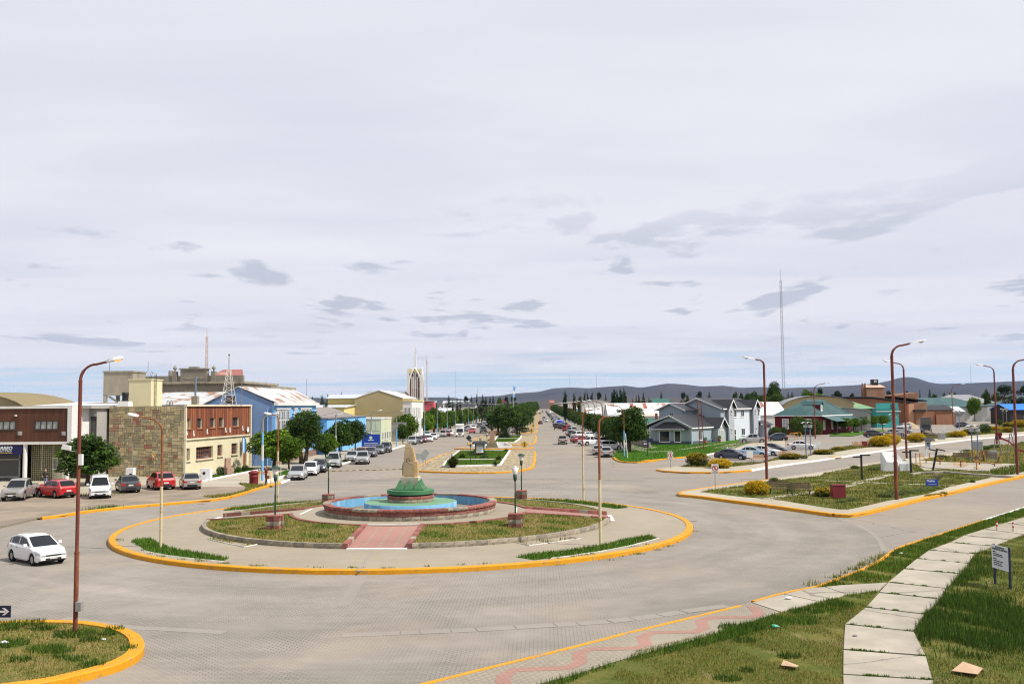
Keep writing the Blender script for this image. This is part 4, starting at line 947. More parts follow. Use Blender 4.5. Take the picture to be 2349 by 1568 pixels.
def plant_px(kind,c,px,ytop,Y=None,wpx=None,base=None,**k):
 if base is not None:
  x,y=Q(c,px,base,k.get('gz',.14));Y=y
 else:x,y,_=atY(c,px,ytop,Y)
 zt=atY(c,px,ytop,Y)[2];h=(zt-g(x)-k.pop('gz',0))*(1.3 if kind=='flax_plant' else 1)
 w=None
 if wpx:
  o=CR[c];w=wpx/o[2]/1.7437*math.hypot(x,Y)/F
 return plant(kind,x,y,max(h,.3),w,**k)
plant('round_tree',-32.2,115.6,5.2,6.6,label='broad bright green street tree beside the blue painted pole',var=0)
plant('round_tree',-30.0,114.0,4.4,3.8,label='small bright green street tree with slim trunk behind the silver sedan',var=1)
plant('willow',-31.2,126.0,7.6,6.4,label='large feathery willow in front of the blue facade')
plant('round_tree',-29.4,131.0,4.3,3.4,label='small light green round tree behind the silver van',var=1)
plant('street_tree',-31.5,150,5.8,4.8,label='dark street tree in front of the lower blue building',var=0)
plant('street_tree',-31.0,160.5,5.7,4.0,label='dark round street tree beside the blue notice sign',var=1)
plant('conifer',-40,178,8.8,4.2,label='dark conifer rising behind the lower blue roof',cat='conifer')
plant('street_tree',*Q('a1',765,1215,.14),5.2,6.4,label='dense green tree in front of the stone clad wall',var=0)
plant_px('street_tree','a5',45,190,base=520,wpx=240,label='dark street tree with bare twigs behind the white car',var=0,gz=.14)
random.seed(5)
y=206.
i=0
while y<1000:
 st=8.5 if y<400 else 12+(y-400)*.02
 h=random.uniform(5.4,6.8)+max(0,(y-350))*.006
 plant('street_tree' if i%4 else 'round_tree',-29.3+random.uniform(-.6,.6),y,h,random.uniform(5.2,6.6)+max(0,y-350)*.006,var=i%2,label='leafy tree in the long row left of the avenue',group='avenue trees on the left pavement');y+=st*random.uniform(.85,1.15);i+=1
y=152.;i=0
while y<1000:
 st=6.6 if y<300 else(9 if y<500 else 14)
 if y<160:h,w=7.4,6.6
 else:h=random.uniform(4.4,5.6)+max(0,y-350)*.006;w=random.uniform(4.6,6.0)+max(0,y-350)*.006
 plant('street_tree',14.2+random.uniform(-.5,.5),y,h,w,var=i%2,label='leafy tree in the long row right of the avenue' if i else 'tall street tree at the lawn corner over the silver hatchback',group='avenue trees on the right pavement' if i else None);y+=st*random.uniform(.85,1.15);i+=1
plant_px('conifer','a5',1640,230,base=440,wpx=230,label='dark conifer on the lawn behind the bust',cat='conifer',gz=.16)
plant_px('shrub','a5',1530,340,base=395,wpx=60,label='small clipped shrub left of the median conifer',cat='shrub',gz=.16)
plant_px('pine','a5',1870,185,base=385,wpx=300,label='spreading dark pine beside the white letters on the median',cat='pine',gz=.16)
plant_px('shrub','a5',1860,345,base=400,wpx=90,label='low green shrub at the foot of the median pine',cat='shrub',gz=.16)
plant_px('twig_bush','a5',1255,395,base=490,wpx=70,label='leaning thin shrub left of the bust',cat='shrub',gz=.16)
plant_px('shrub','a5',1420,425,base=480,wpx=120,label='low yellow green shrub left of the bust plinth',cat='shrub',gz=.16,var=1)
y=240.;i=0
while y<1000:
 h=random.uniform(6.6,8.0)+max(0,y-300)*.006
 plant('street_tree',random.choice([-11.5,-6.5,-9])+random.uniform(-1,1),y,h,random.uniform(6.5,8.5)+max(0,y-300)*.004,var=i%2,label='bushy tree on the planted median of the avenue',group='trees on the avenue median');y+=(7 if y<400 else 11)*random.uniform(.8,1.2);i+=1
for px,top,bs,w,v,l in((830,675,880,260,0,'large dark red flax clump at the near left of the median lawn'),(975,645,745,150,0,'dark red flax clump behind the large one'),(1545,685,775,160,1,'green spiky flax clump right of the notice board'),(1490,765,855,120,0,'small red flax clump at the lawn corner'),(1660,578,640,110,0,'flax clump at the far corner of the median lawn')):
 plant_px('flax_plant','a5',px,top,base=bs,wpx=w,var=v,label=l,cat='flax',gz=.28)
plant_px('pine','a5',1220,575,base=700,wpx=330,label='low dark spreading juniper behind the notice board',cat='juniper',gz=.28)
plant_px('shrub','a5',1320,665,base=740,wpx=150,label='small green shrub beside the notice board leg',cat='shrub',gz=.28)
S1=[('broom_bush','b2',560,45,240,260,1,'large dark green broom with few yellow flowers on the walkway strip'),('broom_bush','b2',820,122,262,260,0,'rounded bright yellow broom next to the dark sedan'),('broom_bush','b2',1255,365,578,280,0,'yellow flowering broom beside the park benches'),('broom_bush','b2',2045,445,600,210,1,'yellow tipped broom next to the red litter bin'),('shrub','b2',1660,385,540,120,1,'thin green shrub behind the right park bench'),('shrub','b2',1455,345,420,130,0,'small green shrub at the foot of the park lamp post'),('broom_bush','e8',660,250,660,640,0,'big golden broom beside the slatted bench'),('broom_bush','e8',960,200,600,560,0,'big golden broom just behind the one by the bench'),('broom_bush','e8',1760,165,520,500,0,'round golden broom in front of the old box truck'),('broom_bush','b1',1300,920,1045,230,0,'yellow broom between truck and grey cabinet'),('broom_bush','b1',1480,890,1010,200,2,'dark broom beside the double floodlights'),('broom_bush','b1',1900,850,945,150,0,'small yellow broom by the far red lamp post'),('broom_bush','b1',2090,860,975,160,0,'yellow broom next to the far kiosk'),('broom_bush','b1',2260,750,900,220,0,'yellow broom at the edge of the far car park'),('broom_bush','b1',2110,790,890,180,1,'broom between the far yellow ones'),('shrub','b1',1730,800,990,170,0,'leafy green shrub left of the far red lamp post'),('shrub','b1',1950,740,880,110,0,'upright green shrub behind the far red lamp post'),('broom_bush','a8',470,1260,1385,330,1,'low spreading broom round the first strip bench'),('shrub','a8',690,1305,1380,110,0,'dark low shrub at the end of the bench bed'),('broom_bush','a8',1000,1205,1310,300,1,'low yellow green broom beyond the floodlight posts'),('broom_bush','a8',1220,1165,1250,200,1,'low broom left of the pair of benches'),('shrub','a8',1500,1090,1160,90,0,'rounded dark shrub behind the pair of benches'),('shrub','b3',350,325,395,110,0,'bright green shrub left of the white monument'),('shrub','b3',1380,205,270,140,0,'dark green shrub behind the exercise seats'),('shrub','b3',1890,95,170,110,0,'dark green shrub left of the slide'),('shrub','b3',1990,85,150,130,0,'dark green shrub next to the slide steps'),('shrub','b3',1680,145,185,120,0,'dark low shrub behind the climbing frame'),('twig_bush','b3',1330,410,520,170,0,'dry leafless shrub below the leaning lamp'),('twig_bush','b3',1490,490,565,90,0,'small dry leafless shrub by the park path'),('twig_bush','b3',365,395,470,110,0,'dry bush left of the white monument'),('shrub','b3',1745,490,555,60,0,'tiny dark shrub by the low grey wall')]
for kd,c,px,top,bs,w,v,l in S1:plant_px(kd,c,px,top,base=bs,wpx=w,var=v,label=l,cat='shrub',gz=.17)
def cover(c,pts,h,w,var,label,grp):
 for px,py in pts:
  x,y=Q(c,px,py,.18);plant('ground_cover',x,y,h*random.uniform(.8,1.2),w*random.uniform(.8,1.2),var=var,label=label,cat='plant',group=grp,z=g(x)+.15)
cover('b3',[(690+i*62+random.uniform(-10,10),722-i*9+random.uniform(-8,8))for i in range(11)],.45,1.1,0,'pale green cushion plant in the row below the park path','cushion plants along the park edge')
cover('b3',[(200,790),(270,775),(330,765),(780,670)],.4,1.0,0,'pale green cushion plant below the red litter bin','cushion plants by the litter bin')
cover('b3',[(570,410),(620,400),(670,395)],.5,1.3,0,'pale green cushion plant beside the white monument','cushion plants by the monument')
cover('b3',[(1870,165),(1920,205),(2330,95),(2270,105),(1360,280),(1420,285)],.45,1.2,0,'pale green cushion plant of the playground corner','cushion plants in the playground')
cover('b3',[(1210,720),(1260,710),(1400,690),(1330,700)],.25,.6,1,'small yellowish kerbside plant','kerbside plants of the park')
for px,top,bs,w,l in((620,670,1035,320,'big dark green bush at the corner of the red house'),(860,720,1030,260,'big dark green bush right of the corner bush'),(230,860,1050,230,'dark hedge bush behind the navy hatchback'),(385,860,1045,110,'dark hedge bush next to the red house window'),(160,760,900,200,'bright green bush behind the hedge by the red house')):
 plant_px('shrub','a8',px,top,base=bs,wpx=w,var=1 if 'bright' in l else 0,label=l,cat='bush',gz=.0)
for i,(px,top,bs,w)in enumerate(((1322,745,985,255),(1495,745,975,160),(1610,715,950,210),(1770,715,930,160),(1920,705,925,215))):
 plant_px('clipped_tree','a8',px,top,base=bs,wpx=w,label='clipped dome shaped tree in the row before the red house',group='clipped trees by the red house',gz=0)
for px,bs in((1180,1010),(1390,985),(1510,985),(1660,960)):
 plant_px('shrub','a8',px,bs-45,base=bs,wpx=90,label='low flowering shrub under the clipped trees',cat='shrub',group='low shrubs under the clipped trees',gz=0,var=2)
plant_px('shrub','a7',160,700,base=880,wpx=190,var=1,label='yellow green hedge left of the grey house porch',cat='hedge')
plant_px('shrub','a7',250,715,base=860,wpx=110,var=1,label='yellow green hedge under the grey house porch',cat='hedge')
plant_px('shrub','a7',150,790,base=900,wpx=120,var=0,label='small round clipped shrub by the porch post',cat='shrub')
for px,top,bs,w,l in((690,700,780,120,'spiky green bush against the brown annex'),(920,590,800,220,'dark bush between the brown walls'),(1110,570,810,260,'tall green bush with yellow top by the brown wall'),(1300,640,800,120,'dark bush behind the far red lamp'),(1460,660,770,110,'green bush in the far yard'),(1680,690,780,170,'green bush by the dark shed')):
 plant_px('shrub','b1',px,top,base=bs,wpx=w,label=l,cat='bush',gz=0)
for px,top,bs,w,l in((1310,1240,1345,110,'round dark shrub beside the memorial stone'),(1490,1250,1315,80,'low shrub under the flags'),(1570,1225,1305,90,'dark shrub by the red door'),(1130,1290,1400,60,'thin shrub above the white meter box')):
 plant_px('shrub','a2',px,top,base=bs,wpx=w,label=l,cat='shrub')
for px,top,bs,w,l in((1000,905,960,180,'purple grey shrub behind the parked black hatchback'),(1345,915,960,80,'flowering shrub by the white kerb'),(1440,785,840,50,'small clipped cypress beside the tree'),(1550,765,820,40,'small clipped cypress right of the tree'),(1365,850,905,60,'small leafy shrub at the pavement edge')):
 plant_px('conifer' if 'cypress' in l else 'shrub','a3',px,top,base=bs,wpx=w,label=l,cat='shrub')
random.seed(9)
T=[('conifer','a3',905,60,330,70),('conifer','a3',1035,50,300,140),('conifer','a3',1110,40,300,110),('conifer','a3',1175,45,310,60),('conifer','a3',1215,35,320,60),('conifer','a3',1265,45,330,50),('poplar','a3',1300,30,330,60),('conifer','a3',1240,190,230,110),('conifer','e5',105,385,520,190),('conifer','e5',210,500,430,100),('conifer','e5',330,455,560,100),('conifer','e5',420,490,560,90),('conifer','e5',350,640,400,150),('pine','e5',590,435,600,190),('conifer','e5',730,430,620,180),('conifer','e5',880,360,640,150),('pine','e5',1010,560,420,430),('conifer','e5',1040,370,600,180),('conifer','e5',1130,430,620,160),('poplar','e5',1240,440,620,90),('conifer','e5',1330,400,640,150),('round_tree','e5',1500,420,650,150),('pine','e5',1690,450,640,170),('pine','e5',1900,440,700,240),('shrub','e5',1740,480,660,100),('street_tree','a4',620,950,300,230),('street_tree','a4',520,1000,280,160),('conifer','a4',460,830,420,120),('conifer','a4',580,840,440,90),('conifer','a4',640,845,440,90),('poplar','e4',280,10,430,125),('poplar','e4',450,50,430,95),('street_tree','e4',560,85,520,110),('poplar','e4',650,30,460,85),('poplar','e4',705,40,460,80),('poplar','e4',785,35,470,95),('pine','e4',920,35,480,150),('conifer','e4',1045,55,480,110),('poplar','e4',1200,-30,330,170),('poplar','e4',1330,-30,330,170),('poplar','e4',1400,-25,335,140),('poplar','e4',1260,10,330,130),('street_tree','e4',1280,220,300,160),('conifer','e4',1545,140,340,80),('conifer','e4',1620,70,380,70),('poplar','e4',1665,65,390,60),('conifer','e4',1755,20,360,150),('conifer','e4',1860,120,350,110),('conifer','e4',1925,140,350,90),('street_tree','e4',1640,200,330,130),('street_tree','e4',1770,200,330,160),('conifer','a7',470,80,470,90),('pine','a7',800,105,480,120),('street_tree','a7',870,120,480,60),('pine','a7',1040,90,470,130),('conifer','a7',1200,95,480,130),('street_tree','a7',1590,80,480,110),('street_tree','a7',1680,90,480,90),('street_tree','a7',1870,80,440,220),('street_tree','a7',2180,-60,360,240),('willow','a7',2000,120,320,380),('willow','a7',2230,110,310,260),('street_tree','a7',1780,110,420,200),('street_tree','a8',210,165,360,240),('willow','a8',240,330,300,330),('willow','a8',470,390,290,260),('round_tree','a8',740,270,280,250),('round_tree','a8',950,330,275,280),('round_tree','a8',630,390,270,160),('pine','a8',930,275,380,130),('pine','a8',1180,320,420,180),('pine','a8',1230,350,400,150),('conifer','a8',440,330,420,90),('conifer','a8',500,320,430,110),('pine','a8',1430,360,430,110),('pine','a8',2010,320,500,100),('conifer','a8',1930,320,500,70),('pine','a8',2290,320,500,70),('conifer','b1',855,280,420,100),('conifer','b1',700,290,460,50),('conifer','b1',490,320,500,60),('conifer','b1',1170,330,430,60),('street_tree','b1',1240,330,430,130),('street_tree','b1',930,350,420,120),('round_tree','b1',1550,395,330,190),('pine','b1',2060,230,330,330),('street_tree','b1',1755,280,360,100),('pine','b1',2300,240,300,220),('street_tree','b1',1700,330,420,120),('street_tree','b1',1880,330,420,160),('conifer','b1',200,320,480,110),('conifer','b1',130,330,480,70),('street_tree','b1',1080,330,440,60)]
TL={'conifer':'dark conifer among the town roofs','poplar':'tall dark poplar among the town roofs','pine':'spreading dark pine among the town roofs','street_tree':'dark leafy tree among the town roofs','round_tree':'light green tree among the town roofs','willow':'olive green tree among the town roofs','shrub':'dark bush among the town roofs'}
for kd,c,px,top,Y,w in T:
 plant_px(kd,c,px,top,Y=Y,wpx=w,var=random.randrange(2)if kd in('round_tree','street_tree')else 0,label=TL[kd],cat='tree',group='town trees, '+kd.replace('_',' '))
def bound(x,y):return-26<x<14
for i in range(470):
 Y=330+1000*random.random()**1.5;X=random.uniform(-.42,.56)*Y
 if-45<X<30 or(X>50 and Y<390):continue
 kd=random.choice(['conifer','street_tree','street_tree','willow','pine','round_tree','pine'])
 plant(kd,X,Y,random.uniform(5.5,9.5)+Y*.001,random.uniform(6,10),label=TL[kd],cat='tree',group='town trees, '+kd.replace('_',' '),var=0)
for p in PROTO.values():
 if 'used' in p:del p['used']
# ====== vehicles
def paint(n,c,metal=0.):
 return mat('paint_'+n,c,.32,metal=metal,var=.03,spec=.5,coat=.7,coord='object')
PAINT={'white':paint('white',(.62,.62,.61)),'silver':paint('silver',(.36,.36,.36),.35),'grey':paint('grey',(.13,.135,.14),.35),'graphite':paint('graphite',(.055,.058,.062),.35),'black':paint('black',(.012,.012,.014)),'red':paint('red',(.42,.012,.014)),'maroon':paint('maroon',(.2,.012,.02),.2),'navy':paint('navy',(.012,.016,.04)),'pale blue':paint('pale_blue',(.3,.43,.55),.2),'champagne':paint('champagne',(.3,.28,.25),.35),'cream':paint('cream',(.5,.48,.42)),'blue':paint('blue',(.02,.09,.45))}
M_GLASS=mat('car_glass',(.01,.013,.015),.08,var=0,spec=.35)
M_TYRE=mat('tyre',(.014,.014,.015),.9,var=.1);M_RIM=mat('rim',(.4,.4,.41),.35,metal=.6,var=.05);M_TRIM=mat('black_trim',(.018,.018,.019),.6,var=.05)
M_HEADL=mat('headlight',(.3,.32,.35),.12,metal=.2,var=.1,spec=.8);M_TAIL=mat('taillight',(.35,.012,.012),.2,var=.05,spec=.6);M_PLATE=mat('plate',(.5,.5,.48),.5);M_PLATEB=mat('plate_black',(.02,.02,.02),.5)
SPEC={'hatchback':dict(L=4.0,W=1.72,top=[(0,.60),(.1,.72),(.5,.83),(1.0,.95),(1.4,.98),(3.7,1.02),(3.92,.98),(4.0,.82)],roof=[(.92,.94),(1.75,1.40),(2.3,1.49),(3.0,1.47),(3.55,1.38),(3.9,1.0)],wx=(.75,3.25),wr=.31,rg=3.42),'sedan':dict(L=4.45,W=1.74,top=[(0,.58),(.1,.70),(.5,.80),(1.1,.92),(1.5,.95),(3.5,.99),(3.75,1.02),(4.3,1.0),(4.45,.84)],roof=[(1.05,.92),(1.95,1.37),(2.4,1.45),(3.0,1.43),(3.3,1.36),(3.85,1.02)],wx=(.82,3.45),wr=.31,rg=3.1),'suv':dict(L=4.45,W=1.82,top=[(0,.72),(.1,.88),(.5,.98),(1.0,1.06),(1.4,1.09),(4.1,1.12),(4.35,1.08),(4.45,.9)],roof=[(.95,1.06),(1.6,1.58),(2.1,1.69),(3.2,1.70),(3.95,1.62),(4.3,1.12)],wx=(.82,3.5),wr=.36,rg=3.95),'van':dict(L=4.1,W=1.74,top=[(0,.66),(.1,.84),(.45,.96),(.85,1.05),(1.1,1.07),(3.9,1.1),(4.05,1.08),(4.1,.9)],roof=[(.75,1.04),(1.35,1.66),(1.8,1.80),(3.2,1.82),(3.9,1.78),(4.06,1.12)],wx=(.72,3.38),wr=.31,rg=3.92),'pickup':dict(L=5.2,W=1.84,top=[(0,.72),(.1,.92),(.6,1.0),(1.25,1.08),(1.6,1.1),(3.35,1.12),(3.4,1.14),(5.1,1.14),(5.2,1.0)],roof=[(1.2,1.07),(1.9,1.62),(2.3,1.76),(3.0,1.76),(3.2,1.7),(3.38,1.14)],wx=(.92,4.05),wr=.39,rg=3.25,bed=(3.5,5.05)),}
def lerp(tab,x):
 if x<=tab[0][0]:return tab[0][1]
 for(a,b),(c,d)in zip(tab,tab[1:]):
  if x<=c:return b+(d-b)*(x-a)/max(1e-6,c-a)
 return tab[-1][1]
def car_parts(kind):
 sp=SPEC[kind];L,W=sp['L'],sp['W']/2;wr=sp['wr'];ar=wr+.05;cl=.2 if wr<.34 else .27
 st={0,.04,.1,.2,.32,L-.32,L-.2,L-.1,L-.04,L}
 for w in sp['wx']:
  for k in range(-6,7):st.add(w+ar*math.sin(k/6*math.pi/2))
 for x,_ in sp['top']+sp['roof']:st.add(x)
 x=0
 while x<L:st.add(x);x+=.28
 if 'bed' in sp:st|={sp['bed'][0],sp['bed'][0]+.02,sp['bed'][1],sp['bed'][1]-.02}
 xs=sorted(st);xs=[x for i,x in enumerate(xs)if i==0 or x-xs[i-1]>.012]
 def half(x):
  f=min(x,.55)/.55;r=min(L-x,.45)/.45
  return W*(.80+.20*(1-(1-f)**2.2))*(.86+.14*(1-(1-r)**2.2))
 def ring(x):
  w=half(x);zt=lerp(sp['top'],x);zb=cl+(.08 if x<.15 or x>L-.15 else 0)
  for xw in sp['wx']:
   if abs(x-xw)<ar:zb=max(zb,wr+math.sqrt(max(0,ar**2-(x-xw)**2)))
  zb=min(zb,zt-.12);e=zt-zb
  bed='bed' in sp and sp['bed'][0]<x<sp['bed'][1]
  zc=.72 if bed else zt+.025
  pts=[(w*.93,zb),(w*.985,zb+.1*e),(w,zb+.4*e),(w*.985,zb+.68*e),(w*.96,zb+.86*e),(w*.9,zt-.02),(w*.84,zt+(.0 if not bed else .0)),(w*.8,zc),(w*.3,zc)]
  return pts
 A={k:MB()for k in('body','grille','bumper','headlight','headlight2','taillight','taillight2','bed_liner')}
 def put(key,vs):A[key].add(vs,[tuple(range(len(vs)))],0,key=='body')
 rings=[ring(x)for x in xs];n=len(rings[0])
 for i in range(len(xs)-1):
  a,b=rings[i],rings[i+1];x0,x1=xs[i],xs[i+1];xm=(x0+x1)/2
  bed='bed' in sp and sp['bed'][0]-.01<xm<sp['bed'][1]+.01
  for s in(1,-1):
   for k in range(n-1):
    q=[(x0,s*a[k][0],a[k][1]),(x0,s*a[k+1][0],a[k+1][1]),(x1,s*b[k+1][0],b[k+1][1]),(x1,s*b[k][0],b[k][1])]
    if s<0:q=q[::-1]
    key='body'
    if x1<.5 and k in(3,4)and xm>.02:key='headlight' if s>0 else 'headlight2'
    elif x0>L-.36 and k in(3,4):key='taillight' if s>0 else 'taillight2'
    elif bed and k>=6:key='bed_liner'
    elif k==0 and False:key='bumper'
    put(key,q)
  put('bed_liner' if bed else 'body',[(x0,a[-1][0],a[-1][1]),(x0,-a[-1][0],a[-1][1]),(x1,-b[-1][0],b[-1][1]),(x1,b[-1][0],b[-1][1])])
  put('bumper',[(x0,-a[0][0],a[0][1]),(x0,a[0][0],a[0][1]),(x1,b[0][0],b[0][1]),(x1,-b[0][0],b[0][1])])
 for ix,sg in((0,-1),(-1,1)):
  r=rings[ix];x=xs[ix]
  for k in range(7):
   (w0,z0),(w1,z1)=r[k],r[k+1]
   for c0,c1 in((-1,-.62),(-.62,.62),(.62,1)):
    q=[(x,c0*w0,z0),(x,c1*w0,z0),(x,c1*w1,z1),(x,c0*w1,z1)]
    if sg>0:pass
    else:q=q[::-1]
    if abs((c0+c1)/2)<.1:key={0:'bumper',1:'grille',2:'body',3:'grille',4:'grille'}.get(k,'body')if sg<0 else{0:'bumper',1:'bumper'}.get(k,'body')
    else:
     key={0:'bumper',1:'body',3:'H',4:'H'}.get(k,'body')
     if key=='H':key=('headlight' if sg<0 else 'taillight')+('' if c0>0 else '2')
    put(key,q)
 G={k:MB()for k in('cab','windshield','rear_window','side_window','side_window2')}
 rf=sp['roof'];xa,xb=rf[0][0],rf[-1][0];xws,xrw=rf[1][0],sp['rg']
 cs={xa,xb,xws,xrw}|{x for x,_ in rf}
 pil=[xws+(xrw-xws)*.42,xrw-.02]if kind!='van' else[xws+.85,xws+1.75]
 for p in pil:cs|={p,p+.07}
 x=xa
 while x<xb:cs.add(x);x+=.16
 cs=sorted(cs);cs=[x for i,x in enumerate(cs)if i==0 or x-cs[i-1]>.012]
 def cring(x):
  zb=lerp(sp['top'],x)-.03;zr=max(lerp(rf,x),zb+.01);e=(zr-zb)/.55
  w0=half(x)*.9;w1=w0-.17*min(1,e);m=max(.0,zr-.075 if zr-zb>.16 else zb+(zr-zb)*.5)
  f=(m-zb)/max(1e-6,zr-zb)
  return[(w0,zb),(w0-.01,zb+min(.05,(zr-zb)*.3)),(w0+(w1-w0)*f,m),(w1,zr-.015),(w1*.88,zr+.01),(w1*.4,zr+.03)]
 CRs=[cring(x)for x in cs]
 for i in range(len(cs)-1):
  a,b=CRs[i],CRs[i+1];x0,x1=cs[i],cs[i+1];xm=(x0+x1)/2
  isp=any(p-.001<=xm<=p+.071 for p in pil)
  for s in(1,-1):
   for k in range(5):
    q=[(x0,s*a[k][0],a[k][1]),(x0,s*a[k+1][0],a[k+1][1]),(x1,s*b[k+1][0],b[k+1][1]),(x1,s*b[k][0],b[k][1])]
    if s<0:q=q[::-1]
    key='cab'
    if k==1 and not isp and x0>xa+.3 and x1<xb-.12:key='side_window' if s>0 else 'side_window2'
    if kind=='van' and k==1 and xm>pil[1]:key='cab' if xm<pil[1]+.15 or xm>xb-.35 else key
    if k==4:key='windshield' if xm<xws else('rear_window' if xm>xrw else 'cab')
    G[key].add(q,[(0,1,2,3)],0,True)
  key='windshield' if xm<xws else('rear_window' if xm>xrw else 'cab')
  G[key].add([(x0,a[5][0],a[5][1]),(x0,-a[5][0],a[5][1]),(x1,-b[5][0],b[5][1]),(x1,b[5][0],b[5][1])],[(0,1,2,3)],0,True)
 G['cab'].v and A['body'].add(G['cab'].v,G['cab'].f,0,True)
 for key in('windshield','rear_window','side_window','side_window2'):A[key]=G[key]
 zt=lerp(sp['top'],xa+.25)
 for s,nm in((1,'mirror'),(-1,'mirror2')):
  A[nm]=MB().box((xa+.42,s*(W+.08),zt+.1),(.14,.2,.13),0,0,.8)
 A['plate']=MB().box((-.012,0,.42+(wr-.31)),(.02,.4,.12));A['plate2']=MB().box((L+.012,0,.62+(wr-.31)*2 if kind!='sedan' else .7),(.02,.4,.12))
 hd=MB()
 for s in(1,-1):
  for xx in(pil[0]+.12,pil[1]-.25 if kind!='van' else pil[0]+.9):hd.box((xx,s*(half(xx)*.985),lerp(sp['top'],xx)-.14),(.16,.03,.03))
 A['door_handles']=hd
 ty=MB().lathe([(wr-.11,-.1),(wr-.03,-.105),(wr,-.075),(wr,.075),(wr-.03,.105),(wr-.11,.1)],22,axis='y')
 rm=MB().lathe([(wr-.1,-.06),(wr-.13,-.075),(.07,-.07),(0,-.075)],15,axis='y');rm.lathe([(wr-.1,.06),(wr-.13,.075),(.07,.07),(0,.075)],15,axis='y')
 for k in range(5):
  a=k*1.2566
  for s in(-1,1):rm.box((math.cos(a)*(wr-.11)*.55,s*.078,math.sin(a)*(wr-.11)*.55),((wr-.1)*.8,.012,.05),0,1,ry=-a)
 rm.m=[0 if i<1e9 else 0 for i in rm.m]
 for mb in A.values():
  mb.v=[(L/2-x,-y,z)for x,y,z in mb.v]
 out={}
 for k,mb in A.items():
  if not mb.f:continue
  m={'grille':M_TRIM,'bumper':M_TRIM,'headlight':M_HEADL,'headlight2':M_HEADL,'taillight':M_TAIL,'taillight2':M_TAIL,'windshield':M_GLASS,'rear_window':M_GLASS,'side_window':M_GLASS,'side_window2':M_GLASS,'bed_liner':M_TRIM,'plate':M_PLATE,'plate2':M_PLATE,'door_handles':M_TRIM}.get(k,PAINT['white'])
  out[k]=mb.mesh(k,m)
 out['tyre']=ty.mesh('tyre',M_TYRE);out['rim']=rm.mesh('rim',M_RIM)
 far=MB();order=['body','glass','dark','lightw','lightr'];
 for k,mb in A.items():
  i=0 if k in('body','mirror','mirror2')else 1 if 'window' in k or k=='windshield' else 3 if 'head' in k or k.startswith('plate')else 4 if 'tail' in k else 2
  far.add(mb.v,mb.f,i,True)
 for xw in sp['wx']:
  for s in(1,-1):far.add([(v[0]+L/2-xw,v[1]+s*(W-.12),v[2]+wr)for v in ty.v],ty.f,2,True);far.add([(v[0]+L/2-xw,v[1]+s*(W-.12),v[2]+wr)for v in rm.v],rm.f,3,True)
 out['far']=far.mesh('car',[PAINT['white'],M_GLASS,M_TRIM,M_HEADL,M_TAIL])
 return out
CARM={}
NICE={'headlight2':'headlight','taillight2':'taillight','side_window2':'side_window','mirror2':'mirror','plate':'number_plate','plate2':'number_plate'}
def car(kind,col,x,y,head,label,near=True,group=None,z=None,s=1.,bars=False,name=None,hs=1.):
 if kind not in CARM:CARM[kind]=car_parts(kind)
 M=CARM[kind];sp=SPEC[kind];rz=R(90-head);pm=PAINT[col]
 zz=g(x)+(z or 0);nm=name or{'van':'van','pickup':'pickup_truck'}.get(kind,'parked_car')
 if not near:
  o=obj(nm,M['far'],loc=(x,y,zz),rz=rz,label=label,cat='pickup' if kind=='pickup' else 'van' if kind=='van' else 'car',group=group)
  o.material_slots[0].link='OBJECT';o.material_slots[0].material=pm;o.scale=(s,s,s*hs);return o
 t=thing(nm,label,'pickup' if kind=='pickup' else 'van' if kind=='van' else 'car',(x,y,zz),rz,group);t.scale=(s,s,s*hs)
 for k,me in M.items():
  if k in('tyre','rim','far'):continue
  if k=='door_handles':pass
  o=obj(NICE.get(k,k),me,t)
  if k in('body','mirror','mirror2'):o.material_slots[0].link='OBJECT';o.material_slots[0].material=pm
 for xw in sp['wx']:
  for sg in(1,-1):
   w=obj('wheel',M['tyre'],t,(sp['L']/2-xw,sg*(sp['W']/2-.12),sp['wr']));obj('rim',M['rim'],w)
 if bars:
  zb=1.12;MB().tube([(-.78,-.75,zb),(-.85,-.68,zb+.55),(-.85,.68,zb+.55),(-.78,.75,zb)],.035,8).build('sports_bar',M_TRIM,t)
  MB().tube([(-.85,-.68,zb+.5),(-1.5,-.76,zb)],.03,6).tube([(-.85,.68,zb+.5),(-1.5,.76,zb)],.03,6).build('sports_bar',M_TRIM,t)
 return t
def carq(kind,col,c,px,py,head,label,near=True,z=0.,**k):
 x,y=Q(c,px,py,z);return car(kind,col,x,y,head,label,near,z=z,**k)
carq('hatchback','white','b6',340,430,128,'shiny white hatchback driving round the roundabout',name='car',s=.9)
Z=.142
carq('pickup','champagne','a1',175,1335,168,'silver double cab pickup on the dirt lot',z=Z,s=.95)
carq('hatchback','red','a1',490,1320,305,'bright red hatchback on the dirt lot',z=Z)
carq('van','white','a1',870,1320,155,'white panel van on the dirt lot in front of the tree',z=Z)
carq('sedan','graphite','a2',300,1525,330,'dark grey sedan between white van and red hatchback',z=Z)
carq('hatchback','red','a2',655,1495,325,'dark red five door hatchback in front of the stone wall',z=Z,s=1.06)
carq('sedan','champagne','a2',975,1490,335,'bronze grey sedan at the end of the dirt lot row',z=Z,s=.97)
K='car parked along the left kerb'
carq('sedan','silver','a3',710,1190,172,'silver sedan at the head of the left kerb row')
carq('hatchback','white','a3',880,1135,172,'white hatchback behind the silver sedan')
carq('hatchback','black','a3',1000,1095,172,'black hatchback between white hatchback and silver van')
carq('van','silver','a3',1195,1030,172,'silver grey van beside the lamp post',s=1.04)
carq('hatchback','silver','a3',1440,955,176,'light blue grey hatchback behind the moving silver off-roader')
carq('suv','silver','a3',1580,985,172,'silver off-roader driving out past the kerb row',name='car')
carq('hatchback','maroon','a3',1560,900,176,'dark red car hidden behind the silver off-roader')
carq('sedan','graphite','a3',1690,890,176,'dark sedan third from the blue notice sign')
